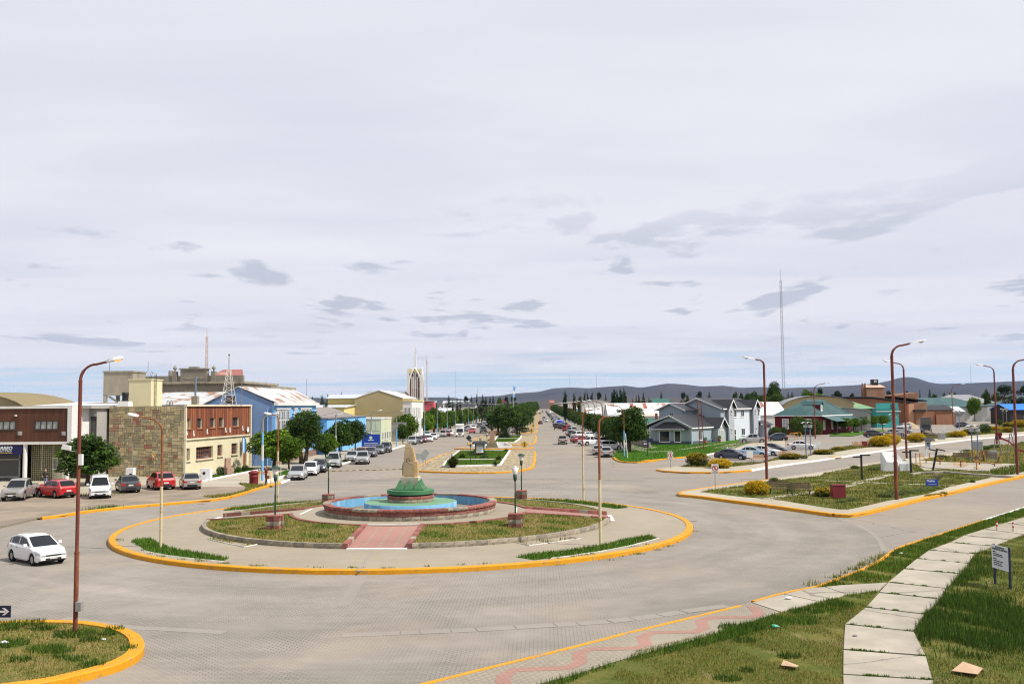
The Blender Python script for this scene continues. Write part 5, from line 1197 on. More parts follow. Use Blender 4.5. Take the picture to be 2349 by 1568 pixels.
carq('sedan','grey','a3',1805,850,176,'grey sedan second from the blue notice sign')
carq('suv','graphite','a3',1890,830,176,'dark estate car nearest the blue notice sign')
LC=[('suv','silver',190,535,'silver off-roader beside the obelisk top'),('hatchback','graphite',290,520,'dark hatchback behind that off-roader'),('sedan','maroon',360,500,'maroon sedan between two light cars'),('sedan','white',455,490,'white sedan in front of a white hatchback'),('hatchback','white',525,455,'white hatchback behind the white sedan'),('hatchback','white',430,420,'white car half hidden under the trees'),('van','silver',675,415,'silver people carrier left of the white truck'),('hatchback','red',735,405,'red hatchback behind the silver people carrier'),('hatchback','white',785,395,'white hatchback left of the white truck'),('suv','silver',1060,320,'silver car behind the white truck'),('sedan','graphite',1015,330,'dark car hidden by the white truck'),('hatchback','white',1150,300,'white car above the moving red one'),('suv','graphite',1250,272,'black off-roader under the avenue trees'),('sedan','grey',1320,252,'grey sedan behind the black off-roader'),('hatchback','grey',1390,230,'grey hatchback further up the kerb row'),('sedan','silver',1195,255,'grey sedan nearest the tree trunks')]
for kd,co,px,py,l in LC:carq(kd,co,'a5',px,py,176,l)
carq('hatchback','red','a5',1130,360,174,'bright red car driving down the left carriageway',name='car')
carq('pickup','graphite','a5',1302,350,174,'dark pickup driving down the left carriageway',name='pickup_truck')
carq('hatchback','red','a5',1540,225,174,'small red car further up the left carriageway',name='car')
carq('sedan','silver','a5',1578,200,174,'silver sedan behind the small red car',name='car')
random.seed(21)
cols=['white','white','white','silver','silver','grey','graphite','black','maroon','white']
y=372.
while y<1050:
 co=random.choice(cols);car(random.choice(['hatchback','sedan','suv','hatchback']),co,-21.5+random.uniform(-1.2,.6)-(y-372)*.002,y,172+random.uniform(-8,5),'%s car in the far parked line under the left avenue trees'%co,near=False,group='far cars on the left, '+co);y+=random.uniform(5.6,8.5)if y<700 else random.uniform(8,15)
for px,py,co in((1610,165,'white'),(1625,135,'white'),(1640,110,'silver'),(1660,90,'white'),(1590,130,'black'),(1760,75,'silver'),(1700,45,'graphite'),(1755,55,'silver'),(1650,170,'silver')):
 carq('sedan',co,'a5',px,py,172,'%s car in the second far line by the median'%co,near=False,group='far cars beside the median, '+co)
for yy in range(640,1000,28):
 co=random.choice(cols);car('hatchback',co,-17+random.uniform(-1,1),yy+random.uniform(-6,6),172,'%s car in the second far line by the median'%co,near=False,group='far cars beside the median, '+co)
carq('pickup','champagne','a6',703,1135,1,'beige double cab pickup driving away up the avenue',name='pickup_truck')
carq('hatchback','silver','a6',1425,1345,3,'silver hatchback with its back to the plaza at the lawn corner',s=1.0)
carq('hatchback','silver','a6',1290,1310,4,'silver car half hidden left of the silver hatchback')
carq('suv','white','a6',1480,1235,70,'white off-roader nosed in under the tall street tree',s=.95)
carq('pickup','white','a6',1180,1160,62,'white double cab pickup parked at an angle')
carq('sedan','maroon','a6',1010,1115,55,'maroon sedan left of the white pickup')
carq('hatchback','graphite','a6',1430,1150,70,'dark car behind the white pickup under the trees')
carq('suv','white','a6',985,1045,45,'white car above the maroon sedan')
carq('hatchback','white','a6',1150,1040,60,'white car beside the yellow bin')
carq('sedan','silver','a6',870,1000,35,'silver hatchback in the angled row')
carq('suv','graphite','a6',925,1025,40,'dark car in the angled row')
carq('suv','silver','a6',870,955,30,'white topped wagon behind the silver hatchback')
carq('van','red','a6',782,925,25,'bright red van in the angled row')
carq('suv','navy','a6',725,890,20,'navy car left of the red van')
carq('hatchback','silver','a6',690,880,20,'silver car between two dark ones')
carq('pickup','graphite','a6',650,880,15,'dark pickup near the white lorry')
carq('sedan','black','a6',337,808,2,'lone black car driving up the right carriageway',name='car')
for px,py,co in((435,770,'white'),(410,752,'silver'),(398,728,'graphite')):carq('sedan',co,'a6',px,py,2,'%s car in the knot of three on the right carriageway'%co,near=False,name='car')
carq('hatchback','black','a6',325,640,2,'far black car alone on the right carriageway',near=False,name='car')
carq('suv','graphite','a6',370,612,2,'far dark pickup on the right carriageway',near=False,name='car')
carq('van','white','a6',368,520,2,'far white van where the avenue fades',near=False,name='van')
y=325.;random.seed(23)
while y<1050:
 co=random.choice(cols+['graphite','grey','black']);car(random.choice(['hatchback','sedan','suv','hatchback']),co,7.4+random.uniform(-.9,.9),y,20+random.uniform(-10,15),'%s car in the far angled line under the right avenue trees'%co,near=False,group='far cars on the right, '+co);y+=random.uniform(3.6,6)if y<600 else random.uniform(7,14)
carq('sedan','navy','a7',1545,1125,118,'dark blue sedan nosed towards the yellow broom')
carq('sedan','pale blue','a7',1870,1085,118,'pale blue sedan behind the bench')
carq('sedan','white','a7',2040,1065,118,'white sedan next to the pale blue one')
carq('sedan','graphite','a7',2170,1025,118,'dark grey sedan at the end of the parked row')
carq('pickup','silver','a7',1870,880,278,'silver double cab pickup with black sports bar by the grey house',bars=True)
carq('hatchback','navy','a7',2215,850,278,'navy hatchback behind the silver pickup',s=1.05)
carq('suv','champagne','a8',75,985,100,'grey off-roader half hidden by the grey house corner')
carq('sedan','white','a8',655,1240,108,'white sedan parked alone beyond the floodlight posts',s=.97)
carq('hatchback','black','a8',1790,1050,100,'black hatchback behind the golden broom')
carq('sedan','champagne','a8',2110,1035,108,'light beige sedan behind the golden broom')
carq('sedan','silver','a8',2215,990,110,'silver sedan behind the beige one')
carq('hatchback','silver','b1',445,925,250,'silver hatchback parked by the sand heap')
carq('hatchback','black','b1',1385,900,95,'black hatchback on the far car park')
carq('pickup','graphite','b1',2070,715,100,'dark pickup before the black shed',near=True)
carq('van','white','b1',2325,735,250,'white van at the edge of the far car park')
def lorry(label,loc,rz,cabm,boxm,L=6.2,box=(2.1,2.25),old=False):
 t=thing('lorry' if not old else 'box_truck',label,'lorry',loc,rz)
 W=1.0;fx=L/2
 if not old:
  MB().slab([(fx,-W,.45),(fx,W,.45),(fx-.08,W,1.2),(fx-.35,W*.95,2.1),(fx-.35,-W*.95,2.1),(fx-.08,-W,1.2)][::1],(-.001,0,0))
  cab=MB();pr=[(fx,.45),(fx+.02,1.1),(fx-.3,2.05),(fx-.5,2.15),(fx-1.55,2.15),(fx-1.55,.45)]
  cab.slab([(x,-W*.97,z)for x,z in pr],(0,2*W*.97,0));cab.build('cab',cabm,t)
  MB().slab([(fx+.022,-.82,1.14),(fx+.022,.82,1.14),(fx-.262,.76,1.99),(fx-.262,-.76,1.99)],(.012,0,.004)).build('windshield',M_GLASS,t)
  for s in(-1,1):
   MB().box((fx-.85,s*.975,1.55),(.8,.02,.6)).build('side_window',M_GLASS,t);MB().box((fx+.02,s*.72,.78),(.05,.3,.18)).build('headlight',mat('lamp_on',(.9,.85,.6),.3,emit=(1,.85,.5,2.)),t);MB().box((fx-.2,s*1.14,1.5),(.12,.1,.4)).build('mirror',M_TRIM,t)
  MB().box((fx+.02,0,.78),(.04,1.0,.2)).build('grille',M_TRIM,t);MB().box((fx+.03,0,.5),(.12,1.95,.22)).build('bumper',cabm,t);MB().box((fx+.1,0,.5),(.02,.4,.12)).build('number_plate',M_PLATEB,t)
  bx0,bx1=-L/2,fx-1.65
  MB().box(((bx0+bx1)/2,0,.85+box[1]/2),(bx1-bx0,box[0],box[1])).build('cargo_box',boxm,t)
  MB().box((fx-1.4,0,.85+box[1]-.25),(.5,1.2,.35)).build('cooling_unit',boxm,t)
 MB().box((-.3,0,.7),(L*.92,1.0,.16)).build('chassis',M_TRIM,t)
 wt=MB().lathe([(.25,-.12),(.37,-.13),(.41,-.1),(.41,.1),(.37,.13),(.25,.12)],20,axis='y').mesh('wheel',M_TYRE);rm=MB().lathe([(.27,-.1),(.2,-.05),(0,-.06)],14,axis='y').lathe([(.27,.1),(.2,.05),(0,.06)],14,axis='y').mesh('rim',M_RIM)
 for xw in(fx-.75 if not old else fx-.8,-fx+1.3):
  for s in(-1,1):w=obj('wheel',wt,t,(xw,s*(W-.16),.41));obj('rim',rm,w)
 return t
x,y=Q('a5',925,415);lorry('white refrigerated box truck driving down the left carriageway',(x,y+2.4,0),R(90-176),PAINT['white'],mat('box_white',(.66,.65,.63),.5,var=.05))
x,y=Q('a6',600,850);tl=lorry('white flatbed lorry carrying a blue load',(x,y+2,0),R(82),PAINT['white'],M_TRIM,box=(1.9,.25))
bl=MB().ball((0,0,.55),.9,10,0,(1.2,1,.75),.06);bl.build('blue_load',mat('blue_tarp',(.01,.04,.55),.5,var=.15,coord='object'),None,(x+1.2,y-.5,1.1),label='bright blue wrapped load on the flatbed lorry',cat='load')
x,y=Q('a6',478,640);lorry('white box truck in the far angled line of cars',(x+.5,y,0),R(75),PAINT['white'],mat('box_white',(.66,.65,.63),.5))
x,y=Q('b1',800,985)
t=lorry('old dark bonneted truck with painted grey box body',(x,y,g(x)),R(90-198),PAINT['graphite'],None,L=5.6,old=True)
m_box=mat('truck_box_grey',(.14,.14,.12),.7,var=.2,vs=2,coord='object');m_boxs=mat('truck_box_side',(.3,.32,.28),.7,var=.1,coord='object');m_rust=mat('truck_roof',(.14,.09,.085),.7,var=.2,coord='object')
MB().b2((-2.8,-1.05,.85),(.55,1.05,3.3)).build('cargo_box',m_box,t)
MB().b2((-2.86,-1.1,3.28),(.6,1.1,3.36)).build('box_roof',m_rust,t)
for s in(-1,1):
 MB().b2((-2.75,s*1.06-.006,.95),(.3,s*1.06+.006,3.2)).build('side_panel',m_boxs,t)
 MB().lathe([(0,.0),(.72,.0)],24,(-1.2,s*1.075,2.15),axis='y').build('painted_disc',mat('disc_white',(.62,.66,.62),.7,var=.1,coord='object'),t)
 MB().box((-1.35,s*1.083,2.3),(.16,.004,.95),0,ry=.35).build('painted_stroke',mat('stroke_ochre',(.5,.3,.06),.7),t)
 MB().lathe([(.5,.0),(.8,.0)],20,(-1.2,s*1.072,1.9),axis='y',a0=math.pi*1.05,a1=math.pi*1.95).build('painted_arc',mat('arc_tan',(.33,.22,.13),.7),t)
fr_=MB()
for i in range(15):
 a=math.pi*i/14;fr_.box((.56,.72*math.cos(a),2.1+.62*math.sin(a)),(.012,.1,.09),rx=a)
fr_.build('painted_sun',mat('sun_red',(.22,.1,.06),.7),t)
cab=MB();pr=[(1.0+.9,.55),(1.95,1.15),(1.55,1.25),(1.2,1.95),(1.0,2.05),(.6,2.05),(.6,.55)]
cab.slab([(px,-.92,pz)for px,pz in pr],(0,1.84,0));cab.build('cab',PAINT['graphite'],t)
MB().slab([(2.8,-.62,.6),(2.8,.62,.6),(2.8,.58,1.12),(2.8,-.58,1.12)],(-.9,0,.06)).build('bonnet',PAINT['graphite'],t)
MB().slab([(1.56,-.8,1.3),(1.56,.8,1.3),(1.225,.74,1.92),(1.225,-.74,1.92)],(.015,0,.008)).build('windshield',M_GLASS,t)
for s in(-1,1):
 MB().slab([(2.75,s*.62,.5),(2.75,s*.98,.5),(2.6,s*.98,.98),(1.8,s*.98,1.0),(1.7,s*.98,.5)],(0,-s*.34,0)).build('wing',PAINT['graphite']if s>0 else PAINT['grey'],t)
 MB().lathe([(.13,0),(.1,.04),(0,.05)],14,axis='y').build('headlight',M_HEADL,t,(2.78,s*.76,.8),rz=-math.pi/2)
 MB().box((1.0,s*.925,1.62),(.7,.02,.48)).build('side_window',M_GLASS,t)
MB().b2((.62,.925,.7),(1.6,.935,1.3)).build('white_door',PAINT['white'],t);MB().b2((.62,-.935,.7),(1.6,-.925,1.3)).build('white_door',PAINT['white'],t)
MB().box((2.86,0,.52),(.12,1.95,.16)).build('bumper',M_TRIM,t)
# ====== buildings
def wm(n,c,**k):
 d=dict(rough=.85,var=.08,vs=.5,fine=.05,fs=12);d.update(k);return mat('wall_'+n,c,**d)
W_WHITE=wm('white',(.6,.59,.56),col2=(.5,.48,.44),s2=.4,f2=(.55,.75));W_CREAM=wm('cream',(.55,.5,.335));W_BROWN=mat('brown_board',(.085,.032,.016),.6,var=.25,vs=1.5,stretch=(1,1,.2),rnd=.12)
W_WOOD=[mat('wood_%d'%i,c,.75,var=.35,vs=3,stretch=(3,3,.35),fine=.15,rnd=.12)for i,c in enumerate([(.2,.06,.025),(.155,.045,.02),(.24,.085,.038),(.125,.042,.024)])]
W_TRIM=wm('trim_cream',(.58,.52,.38));W_RECESS=wm('recess',(.3,.29,.27));W_BLUE=wm('blue_old',(.155,.245,.43),col2=(.4,.34,.2),s2=.33,f2=(.655,.67),var=.2,vs=.3);W_BLUEB=wm('blue_bright',(.17,.4,.7))
W_CONC=wm('old_concrete',(.27,.235,.175),var=.3,vs=.8,col2=(.15,.135,.105),s2=.35,f2=(.5,.7),stretch=(1,1,.5));W_YEL=wm('tank_yellow',(.6,.54,.34),var=.06);W_ORN=wm('ornate',(.2,.18,.145),var=.25,vs=.6)
W_TAN=wm('tan',(.33,.275,.15));W_PGREEN=wm('pale_green',(.46,.49,.34));W_CLAP=custom('clapboard',lambda t,P:((lambda f:t.mix(f,(.175,.215,.25),(.29,.34,.38)))(t.ramp(t.math('FRACT',t.math('MULTIPLY',t.n('ShaderNodeSeparateXYZ',{0:P}).outputs[2],5.)),.0,.16)),t.math('FRACT',t.math('MULTIPLY',t.n('ShaderNodeSeparateXYZ',{0:P}).outputs[2],5.))),.6,.3,.3)
W_PLINTH=wm('plinth',(.075,.095,.125));W_PANEL=wm('grey_panel',(.33,.34,.36));W_TRIMW=wm('white_trim',(.64,.64,.63));W_REDH=wm('red_house',(.13,.014,.018));W_TEAL=wm('teal',(.05,.3,.29));W_PEACH=wm('peach',(.52,.28,.17));W_BRICKP=custom('orange_brick',pavers((.3,.145,.08),(.24,.115,.065),(.3,.2,.14),.5,.19,.02),.85,.2,.3)
W_PINK=wm('pink',(.55,.09,.13));W_DSHED=wm('dark_shed',(.03,.027,.028));W_GREYC=wm('grey_wall',(.3,.3,.29));W_LIME=wm('lime',(.42,.5,.3));W_YWALL=wm('yellow_wall',(.62,.5,.2))
def rm_(n,c,rust=None,**k):return mat('roof_'+n,c,.5,var=.12,vs=.7,col2=rust,s2=.3,f2=(.52,.6),spec=.35,**k)
R_BLACK=rm_('black',(.022,.023,.027));R_ZINC=rm_('zinc',(.44,.46,.47));R_RUST=rm_('rusty_zinc',(.44,.45,.44),(.25,.12,.06));R_GREEN=rm_('green',(.035,.085,.085),(.055,.11,.1));R_LGREEN=rm_('light_green',(.14,.27,.13),(.22,.28,.15));R_RED=rm_('red',(.27,.075,.05),(.36,.2,.15));R_BROWN=rm_('brown',(.2,.17,.15));R_BLUE=rm_('blue',(.02,.17,.62));R_GREY=rm_('grey',(.22,.225,.235));R_DGREEN=rm_('dark_green',(.015,.1,.075));R_PEACH=rm_('peach',(.5,.33,.25));R_WHITE=rm_('white',(.6,.61,.62),(.5,.42,.34))
M_PANE=mat('window_pane',(.02,.026,.032),.08,var=.2,vs=.7,spec=.7);M_PANEL=mat('window_blind',(.3,.33,.3),.3,var=.2);M_FRW=mat('frame_white',(.62,.62,.61),.6);M_FRR=mat('frame_red',(.2,.055,.03),.6,var=.1);M_FRD=mat('frame_dark',(.05,.03,.025),.6)
WC={}
def window(parent,o,rz,w,h,fm=None,gm=None,nx=1,ny=1,fr=.07,out=.05,sill=True,inset=0.):
 fm,gm=fm or M_FRW,gm or M_PANE;k=(round(w,2),round(h,2),fm.name,gm.name,nx,ny,fr,out,sill)
 if k not in WC:
  f=MB();y0,y1=-out,.01
  f.b2((0,y0,0),(fr,y1,h));f.b2((w-fr,y0,0),(w,y1,h));f.b2((fr,y0,0),(w-fr,y1,fr));f.b2((fr,y0,h-fr),(w-fr,y1,h))
  for i in range(1,nx):f.b2((w*i/nx-fr*.4,y0+.01,fr),(w*i/nx+fr*.4,y1,h-fr))
  for i in range(1,ny):f.b2((fr,y0+.012,h*i/ny-fr*.3),(w-fr,y1,h*i/ny+fr*.3))
  WC[k]=(f.mesh('window',fm),MB().b2((fr*.5,-.012,fr*.5),(w-fr*.5,.0,h-fr*.5)).mesh('pane',gm),MB().b2((-.06,-.13,-.07),(w+.06,.02,-.002)).mesh('sill',fm if fm is not M_FRR else W_TRIM)if sill else None)
 a,b,c=WC[k];n=Vector((math.sin(rz),-math.cos(rz),0));q=Vector(o)-n*inset
 wo=obj('window',a,parent,q,rz);obj('pane',b,wo)
 if c:obj('sill',c,wo)
 return wo
def roof_mesh(kind,w,d,h,rh,ov,th=.12):
 mb=MB();a,b,c,e=-ov,w+ov,-ov,d+ov;s=rh/(w/2 if kind=='gy' else d/2);zo=h-ov*s*.9
 if kind=='gx':
  for y0,y1 in((c,d/2),(e,d/2)):mb.slab([(a,y0,zo),(b,y0,zo),(b,y1,h+rh),(a,y1,h+rh)],(0,0,th))
 elif kind=='gy':
  for x0,x1 in((a,w/2),(b,w/2)):mb.slab([(x0,c,zo),(x0,e,zo),(x1,e,h+rh),(x1,c,h+rh)],(0,0,th))
 elif kind=='hip':
  i=min(w,d)/2;A,B=((i,d/2),(w-i,d/2))if w>=d else((w/2,i),(w/2,d-i));z=h+rh
  v=[(a,c,h),(b,c,h),(b,e,h),(a,e,h),(*A,z),(*B,z)]
  mb.add(v,[(0,1,5,4),(1,2,5),(2,3,4,5),(3,0,4)]if w>=d else[(0,1,4),(1,2,5,4),(2,3,5),(3,0,4,5)]);mb.b2((a,c,h-.15),(b,e,h))
 elif kind=='shed':mb.slab([(a,c,h),(b,c,h),(b,e,h+rh),(a,e,h+rh)],(0,0,th))
 elif kind=='arch':
  n=12;pts=[(w/2-(w/2+ov)*math.cos(math.pi*(.12+.76*i/n))/math.cos(math.pi*.12),h+rh*(math.sin(math.pi*(.12+.76*i/n))-math.sin(math.pi*.12))/(1-math.sin(math.pi*.12)))for i in range(n+1)]
  for p,q in zip(pts,pts[1:]):mb.slab([(p[0],c,p[1]),(q[0],c,q[1]),(q[0],e,q[1]),(p[0],e,p[1])],(0,0,.1))
 else:
  mb.b2((a,c,h-.05),(b,e,h+.2))
 return mb
def walls(w,d,h,kind='flat',rh=0.):
 mb=MB();mb.prism([(0,0),(w,0),(w,d),(0,d)],-.3,h)
 if kind in('gx','gy')and rh:
  if kind=='gy':
   for y in(0,d):mb.slab([(0,y,h),(w,y,h),(w/2,y,h+rh)],(0,.1 if y==0 else-.1,0))
  else:
   for x in(0,w):mb.slab([(x,0,h),(x,d,h),(x,d/2,h+rh)],(.1 if x==0 else-.1,0,0))
 if kind=='arch':
  n=10;mb.slab([(w/2-w/2*math.cos(math.pi*i/n),0,h+rh*.9*math.sin(math.pi*i/n))for i in range(n+1)],(0,.15,0));
 if kind=='shed':mb.slab([(0,0,h),(0,d,h),(0,d,h+rh)],(.1,0,0));mb.slab([(w,0,h),(w,d,h),(w,d,h+rh)],(-.1,0,0));mb.b2((0,d-.1,h),(w,d,h+rh))
 return mb
def house(label,x,y,w,d,h,wall,roof,kind='gx',rh=1.5,rz=0.,ov=.35,wins=(),z=None,chim=None,name='house',cat='house',group=None,swins=(),fm=None):
 t=thing(name,label,cat,(x,y,g(x)if z is None else z),rz,group)
 walls(w,d,h,kind,rh).build('wall',wall,t);r=roof_mesh(kind,w,d,h,rh,ov).build('roof',roof,t)
 for u,v,ww,hh in wins:window(t,(u,0,v),0,ww,hh,fm,nx=2 if ww>1 else 1,out=.06)
 for u,v,ww,hh in swins:window(t,(w,u,v),math.pi/2,ww,hh,fm,nx=2 if ww>1 else 1,out=.06)
 if chim:MB().b2((chim[0]-.25,chim[1]-.25,h),(chim[0]+.25,chim[1]+.25,h+rh+chim[2])).build('chimney',wall if len(chim)<4 else chim[3],r)
 return t
BZ=.135
# ---- post building with dark board panel
pb=thing('post_building','two storey white building with dark brown board panel and blue sign','building',(0,0,BZ))
zt,zp0,zp1=7.75,4.05,7.5
mb=MB();mb.b2((-80,98.0,zp0-.25),(-48.4,113,zp0+.02));mb.b2((-80,98.0,zp1),(-48.4,113,zt));mb.b2((-48.85,98.0,zp0+.02),(-48.4,113,zp1));mb.b2((-80,101.9,zp0),(-48.9,112,zp1));mb.build('frame',W_WHITE,pb)
wl=[(-57.0,-54.3,5.3,6.25),(-52.35,-49.85,5.3,6.25)]
x=-62.0
while x<-48.95:
 e=min(x+.42,-48.87)
 cuts=[(a,b,c,d_)for a,b,c,d_ in wl if a<(x+e)/2<b];segs=[(zp0+.03,zp1-.01)]if not cuts else[(zp0+.03,cuts[0][2]),(cuts[0][3],zp1-.01)]
 for s0,s1 in segs:MB().b2((x+.006,98.12+random.uniform(0,.012),s0),(e-.006,98.24,s1)).build('board',W_BROWN,pb)
 x=e
for a,b,c,d_ in wl:
 w=window(pb,(a,98.2,c),0,b-a,d_-c,M_FRD,M_PANEL,nx=4,fr=.09,out=.1)
for x_,z_ in((-53.85,4.95),(-49.25,4.9)):MB().box((x_,98.09,z_),(.42,.08,.42)).box((x_,98.04,z_),(.24,.04,.24)).build('wall_vent',W_GREYC,pb)
MB().box((-54.3,98.05,6.8),(.16,.2,.18)).build('floodlight',W_WHITE,pb)
for cx in(-53.35,-48.95):MB().lathe([(.22,-.1),(.22,zp0-.26)],16,(cx,98.3,0)).build('column',W_WHITE,pb)
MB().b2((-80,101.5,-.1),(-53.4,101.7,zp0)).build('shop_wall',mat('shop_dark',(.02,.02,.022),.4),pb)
sf=MB()
for zz in(.35,2.15):sf.b2((-80,99.4,zz),(-54.5,99.5,zz+.12))
for xx in(-54.6,-57.4):sf.b2((xx,99.4,.0),(xx+.12,99.5,2.9))
sf.build('shop_front_frame',W_GREYC,pb);MB().b2((-80,99.46,0),(-54.5,99.48,3)).build('shop_glass',M_PANE,pb)
sg=MB().b2((-60,98.05,2.78),(-53.62,98.35,3.72)).build('sign_board',mat('sign_navy',(.008,.01,.06),.5),pb)
M_SGW=mat('sign_white',(.62,.64,.66),.6)
lettering('CORREO',.5,M_SGW,(-55.62,98.04,3.42),(math.pi/2,0,0),sg,.012,.25);lettering('A R G E N T I N O',.27,M_SGW,(-55.75,98.04,3.12),(math.pi/2,0,0),sg,.004,.2)
MB().b2((-59,98.03,2.92),(-54.6,98.05,2.96)).build('sign_line',mat('sign_yellow',(.5,.4,.02),.6),sg)
for nm,x0,x1,yy,ax in(('block_screen',-53.1,-50.85,99.2,0),('block_screen',99.2,102.5,-50.85,1)):
 s=MB();n=int((x1-x0)/.22)
 for i in range(n+1):
  u=x0+(x1-x0)*i/n;s.b2((u-.025,yy-.09,-.1),(u+.025,yy+.09,zp0-.25))if ax==0 else s.b2((yy-.09,u-.025,-.1),(yy+.09,u+.025,zp0-.25))
 for j in range(19):
  v=j*.22;s.b2((x0,yy-.08,v-.025),(x1,yy+.08,v+.025))if ax==0 else s.b2((yy-.08,x0,v-.025),(yy+.08,x1,v+.025))
 s.build('block_screen',mat('screen_block',(.3,.28,.17),.85),pb)
MB().b2((-53.1,101.4,-.1),(-50.9,101.45,zp0)).build('back_wall',W_CONC,pb)
gt=MB()
for i in range(14):gt.b2((-50.7+i*.13,98.75,.1),(-50.68+i*.13,98.79,2.35))
for zz in(.1,1.2,2.35):gt.b2((-50.75,98.74,zz),(-48.95,98.8,zz+.05))
gt.build('gate',W_WHITE,pb)
MB().b2((-48.38,101.9,-.1),(-47.6,112,zt-.2)).build('recess_wall',W_RECESS,pb);MB().b2((-48.4,100,zt-.3),(-47.3,112,zt)).build('recess_ceiling',W_RECESS,pb)
window(pb,(-48.2,101.85,1.0),0,.62,5.6,M_FRD,ny=4)
# ---- stone clad corner building
sb_=thing('stone_clad_building','two storey building with rubble stone end wall and red timber upper front','building',(0,0,BZ))
P0,P1=(-38.9,104.2),(-37.0,121.5);d_=Vector((P1[0]-P0[0],P1[1]-P0[1]));LW=d_.length;d_=d_/LW;ang=math.atan2(d_.y,d_.x);nn=Vector((d_.y,-d_.x))
HT=7.72
MB().b2((-47.35,104.3,-.3),(-39.0,121,HT-.05)).build('core',W_CONC,sb_)
ST=[mat('stone_%d'%i,c,.9,var=.2,vs=2.5,fine=.15,bump=.4,bs=10)for i,c in enumerate([(.36,.29,.16),(.29,.24,.135),(.25,.22,.145),(.4,.33,.2),(.22,.185,.115)])];STR=[mat('stone_red%d'%i,c,.9,var=.2,vs=2.5,fine=.15,bump=.4)for i,c in enumerate([(.24,.11,.075),(.29,.165,.115)])]
random.seed(41);cw,ch=8.3/38,(HT-.1)/40;used=set();stones=[]
for j in range(40):
 for i in range(38):
  if(i,j)in used:continue
  best=(1,1)
  for(a,b)in random.sample([(2,2),(3,2),(2,3),(3,3),(2,1),(3,1),(1,2),(4,2),(2,2),(3,2)],4):
   if i+a<=38 and j+b<=40 and all((i+p,j+q)not in used for p in range(a)for q in range(b)):best=(a,b);break
  for p in range(best[0]):
   for q in range(best[1]):used.add((i+p,j+q))
  stones.append((i,j,*best))
stones.sort(key=lambda s:-s[2]*s[3]);rest=MB();cache={}
for n_,(i,j,a,b)in enumerate(stones):
 x0,z0=-47.3+i*cw,j*ch
 if n_<300:
  red_=random.random()<.07;v=random.randrange(len(STR)if red_ else len(ST));k=(a,b,red_,v)
  if k not in cache:cache[k]=MB().box((a*cw/2,-.02,b*ch/2),(a*cw-.03,.12,b*ch-.03),0,0).mesh('stone',(STR if red_ else ST)[v])
  obj('stone',cache[k],sb_,(x0,104.28-random.uniform(0,.03),z0))
 else:rest.b2((x0+.015,104.2-random.uniform(0,.03),z0+.015),(x0+a*cw-.015,104.3,z0+b*ch-.015),random.randrange(4))
rest.build('small_stones',ST[:4],sb_,kind='stuff')
def onw(u,z,k=0.):return(P0[0]+d_.x*u+nn.x*k,P0[1]+d_.y*u+nn.y*k,z)
up=[(-.1+.1,1.37),(2.77,4.17),(6.01,7.43),(8.31,9.72),(12.15,14.05)];uh=[(a,b,5.1,6.25)for a,b in up]
lo_=[(.1,1.3,1.65,3.0),(2.75,6.97,1.65,3.02),(8.15,9.5,1.75,3.05),(12.0,13.75,1.75,3.08),(15.5,16.5,.1,3.05)]
uh[0]=(.15,1.37,5.1,6.25)
MB().wall(P0,P1,-.3,3.95,.45,lo_).build('lower_wall',W_CREAM,sb_)
MB().wall(P0,P1,4.02,HT-.1,.4,uh).build('upper_core',W_TRIM,sb_)
ln=MB();ln.box(onw(LW/2,3.98,.06),(LW+.1,.26,.16),ang);ln.build('ledge',W_TRIM,sb_);MB().box(onw(LW/2,HT-.02,.1),(LW+.2,.34,.2),ang).build('cornice',W_TRIM,sb_);MB().box(onw(LW-.12,3.7,.12),(.24,.3,7.9),ang).build('end_pier',W_TRIM,sb_);MB().box(onw(.08,3.7,.02),(.22,.24,7.9),ang).build('end_pier',W_TRIM,sb_)
u=.2
while u<LW-.28:
 e=min(u+.165,LW-.25);cut=[h for h in uh if h[0]-.02<(u+e)/2<h[1]+.02];segs=[(4.08,HT-.13)]if not cut else[(4.08,cut[0][2]-.06),(cut[0][3],HT-.13)]
 for a,b in segs:
  o=MB().box((0,0,(b-a)/2),(e-u-.012,.05,b-a)).build('board',random.choice(W_WOOD),sb_);o.location=onw((u+e)/2,a,.035+random.uniform(0,.012));o.rotation_euler.z=ang
 u=e
for(a,b,c,e)in uh:window(sb_,onw(a,c,0),ang,b-a,e-c,M_FRR,M_PANE,nx=2,fr=.08,out=.03,inset=.25);MB().box(onw((a+b)/2,c-.04,.08),(b-a+.1,.2,.07),ang).build('sill',W_WOOD[2],sb_)
for i,(a,b,c,e)in enumerate(lo_):
 if i<4:window(sb_,onw(a,c,0),ang,b-a,e-c,M_FRR,M_PANE,nx=8 if i==1 else 3,ny=3,fr=.1,out=.03,inset=.25);MB().box(onw((a+b)/2,c-.06,.06),(b-a+.2,.25,.1),ang).build('sill',W_TRIM,sb_)
MB().box(onw(16.0,1.55,-.2),(.95,.08,3.0),ang).build('door',M_FRR,sb_);MB().box(onw(16.0,2.55,-.15),(.6,.06,.7),ang).build('door_pane',M_PANE,sb_)
for uu,zz in((.25,4.75),(1.9,4.6),(5.2,4.7),(10.1,4.75),(11.3,4.75),(15.0,4.85)):
 a=MB().box((0,0,0),(.2,.05,.6)).box((.02,-.04,-.18),(.16,.08,.2));o=a.build('air_unit',W_WHITE,sb_);o.location=onw(uu,zz,.1);o.rotation_euler.z=ang
dish=MB().lathe([(.0,.1),(.2,.05),(.36,-.03)],18,axis='y').build('satellite_dish',W_WHITE,sb_);dish.location=onw(16.2,4.7,.25);dish.rotation_euler.z=ang
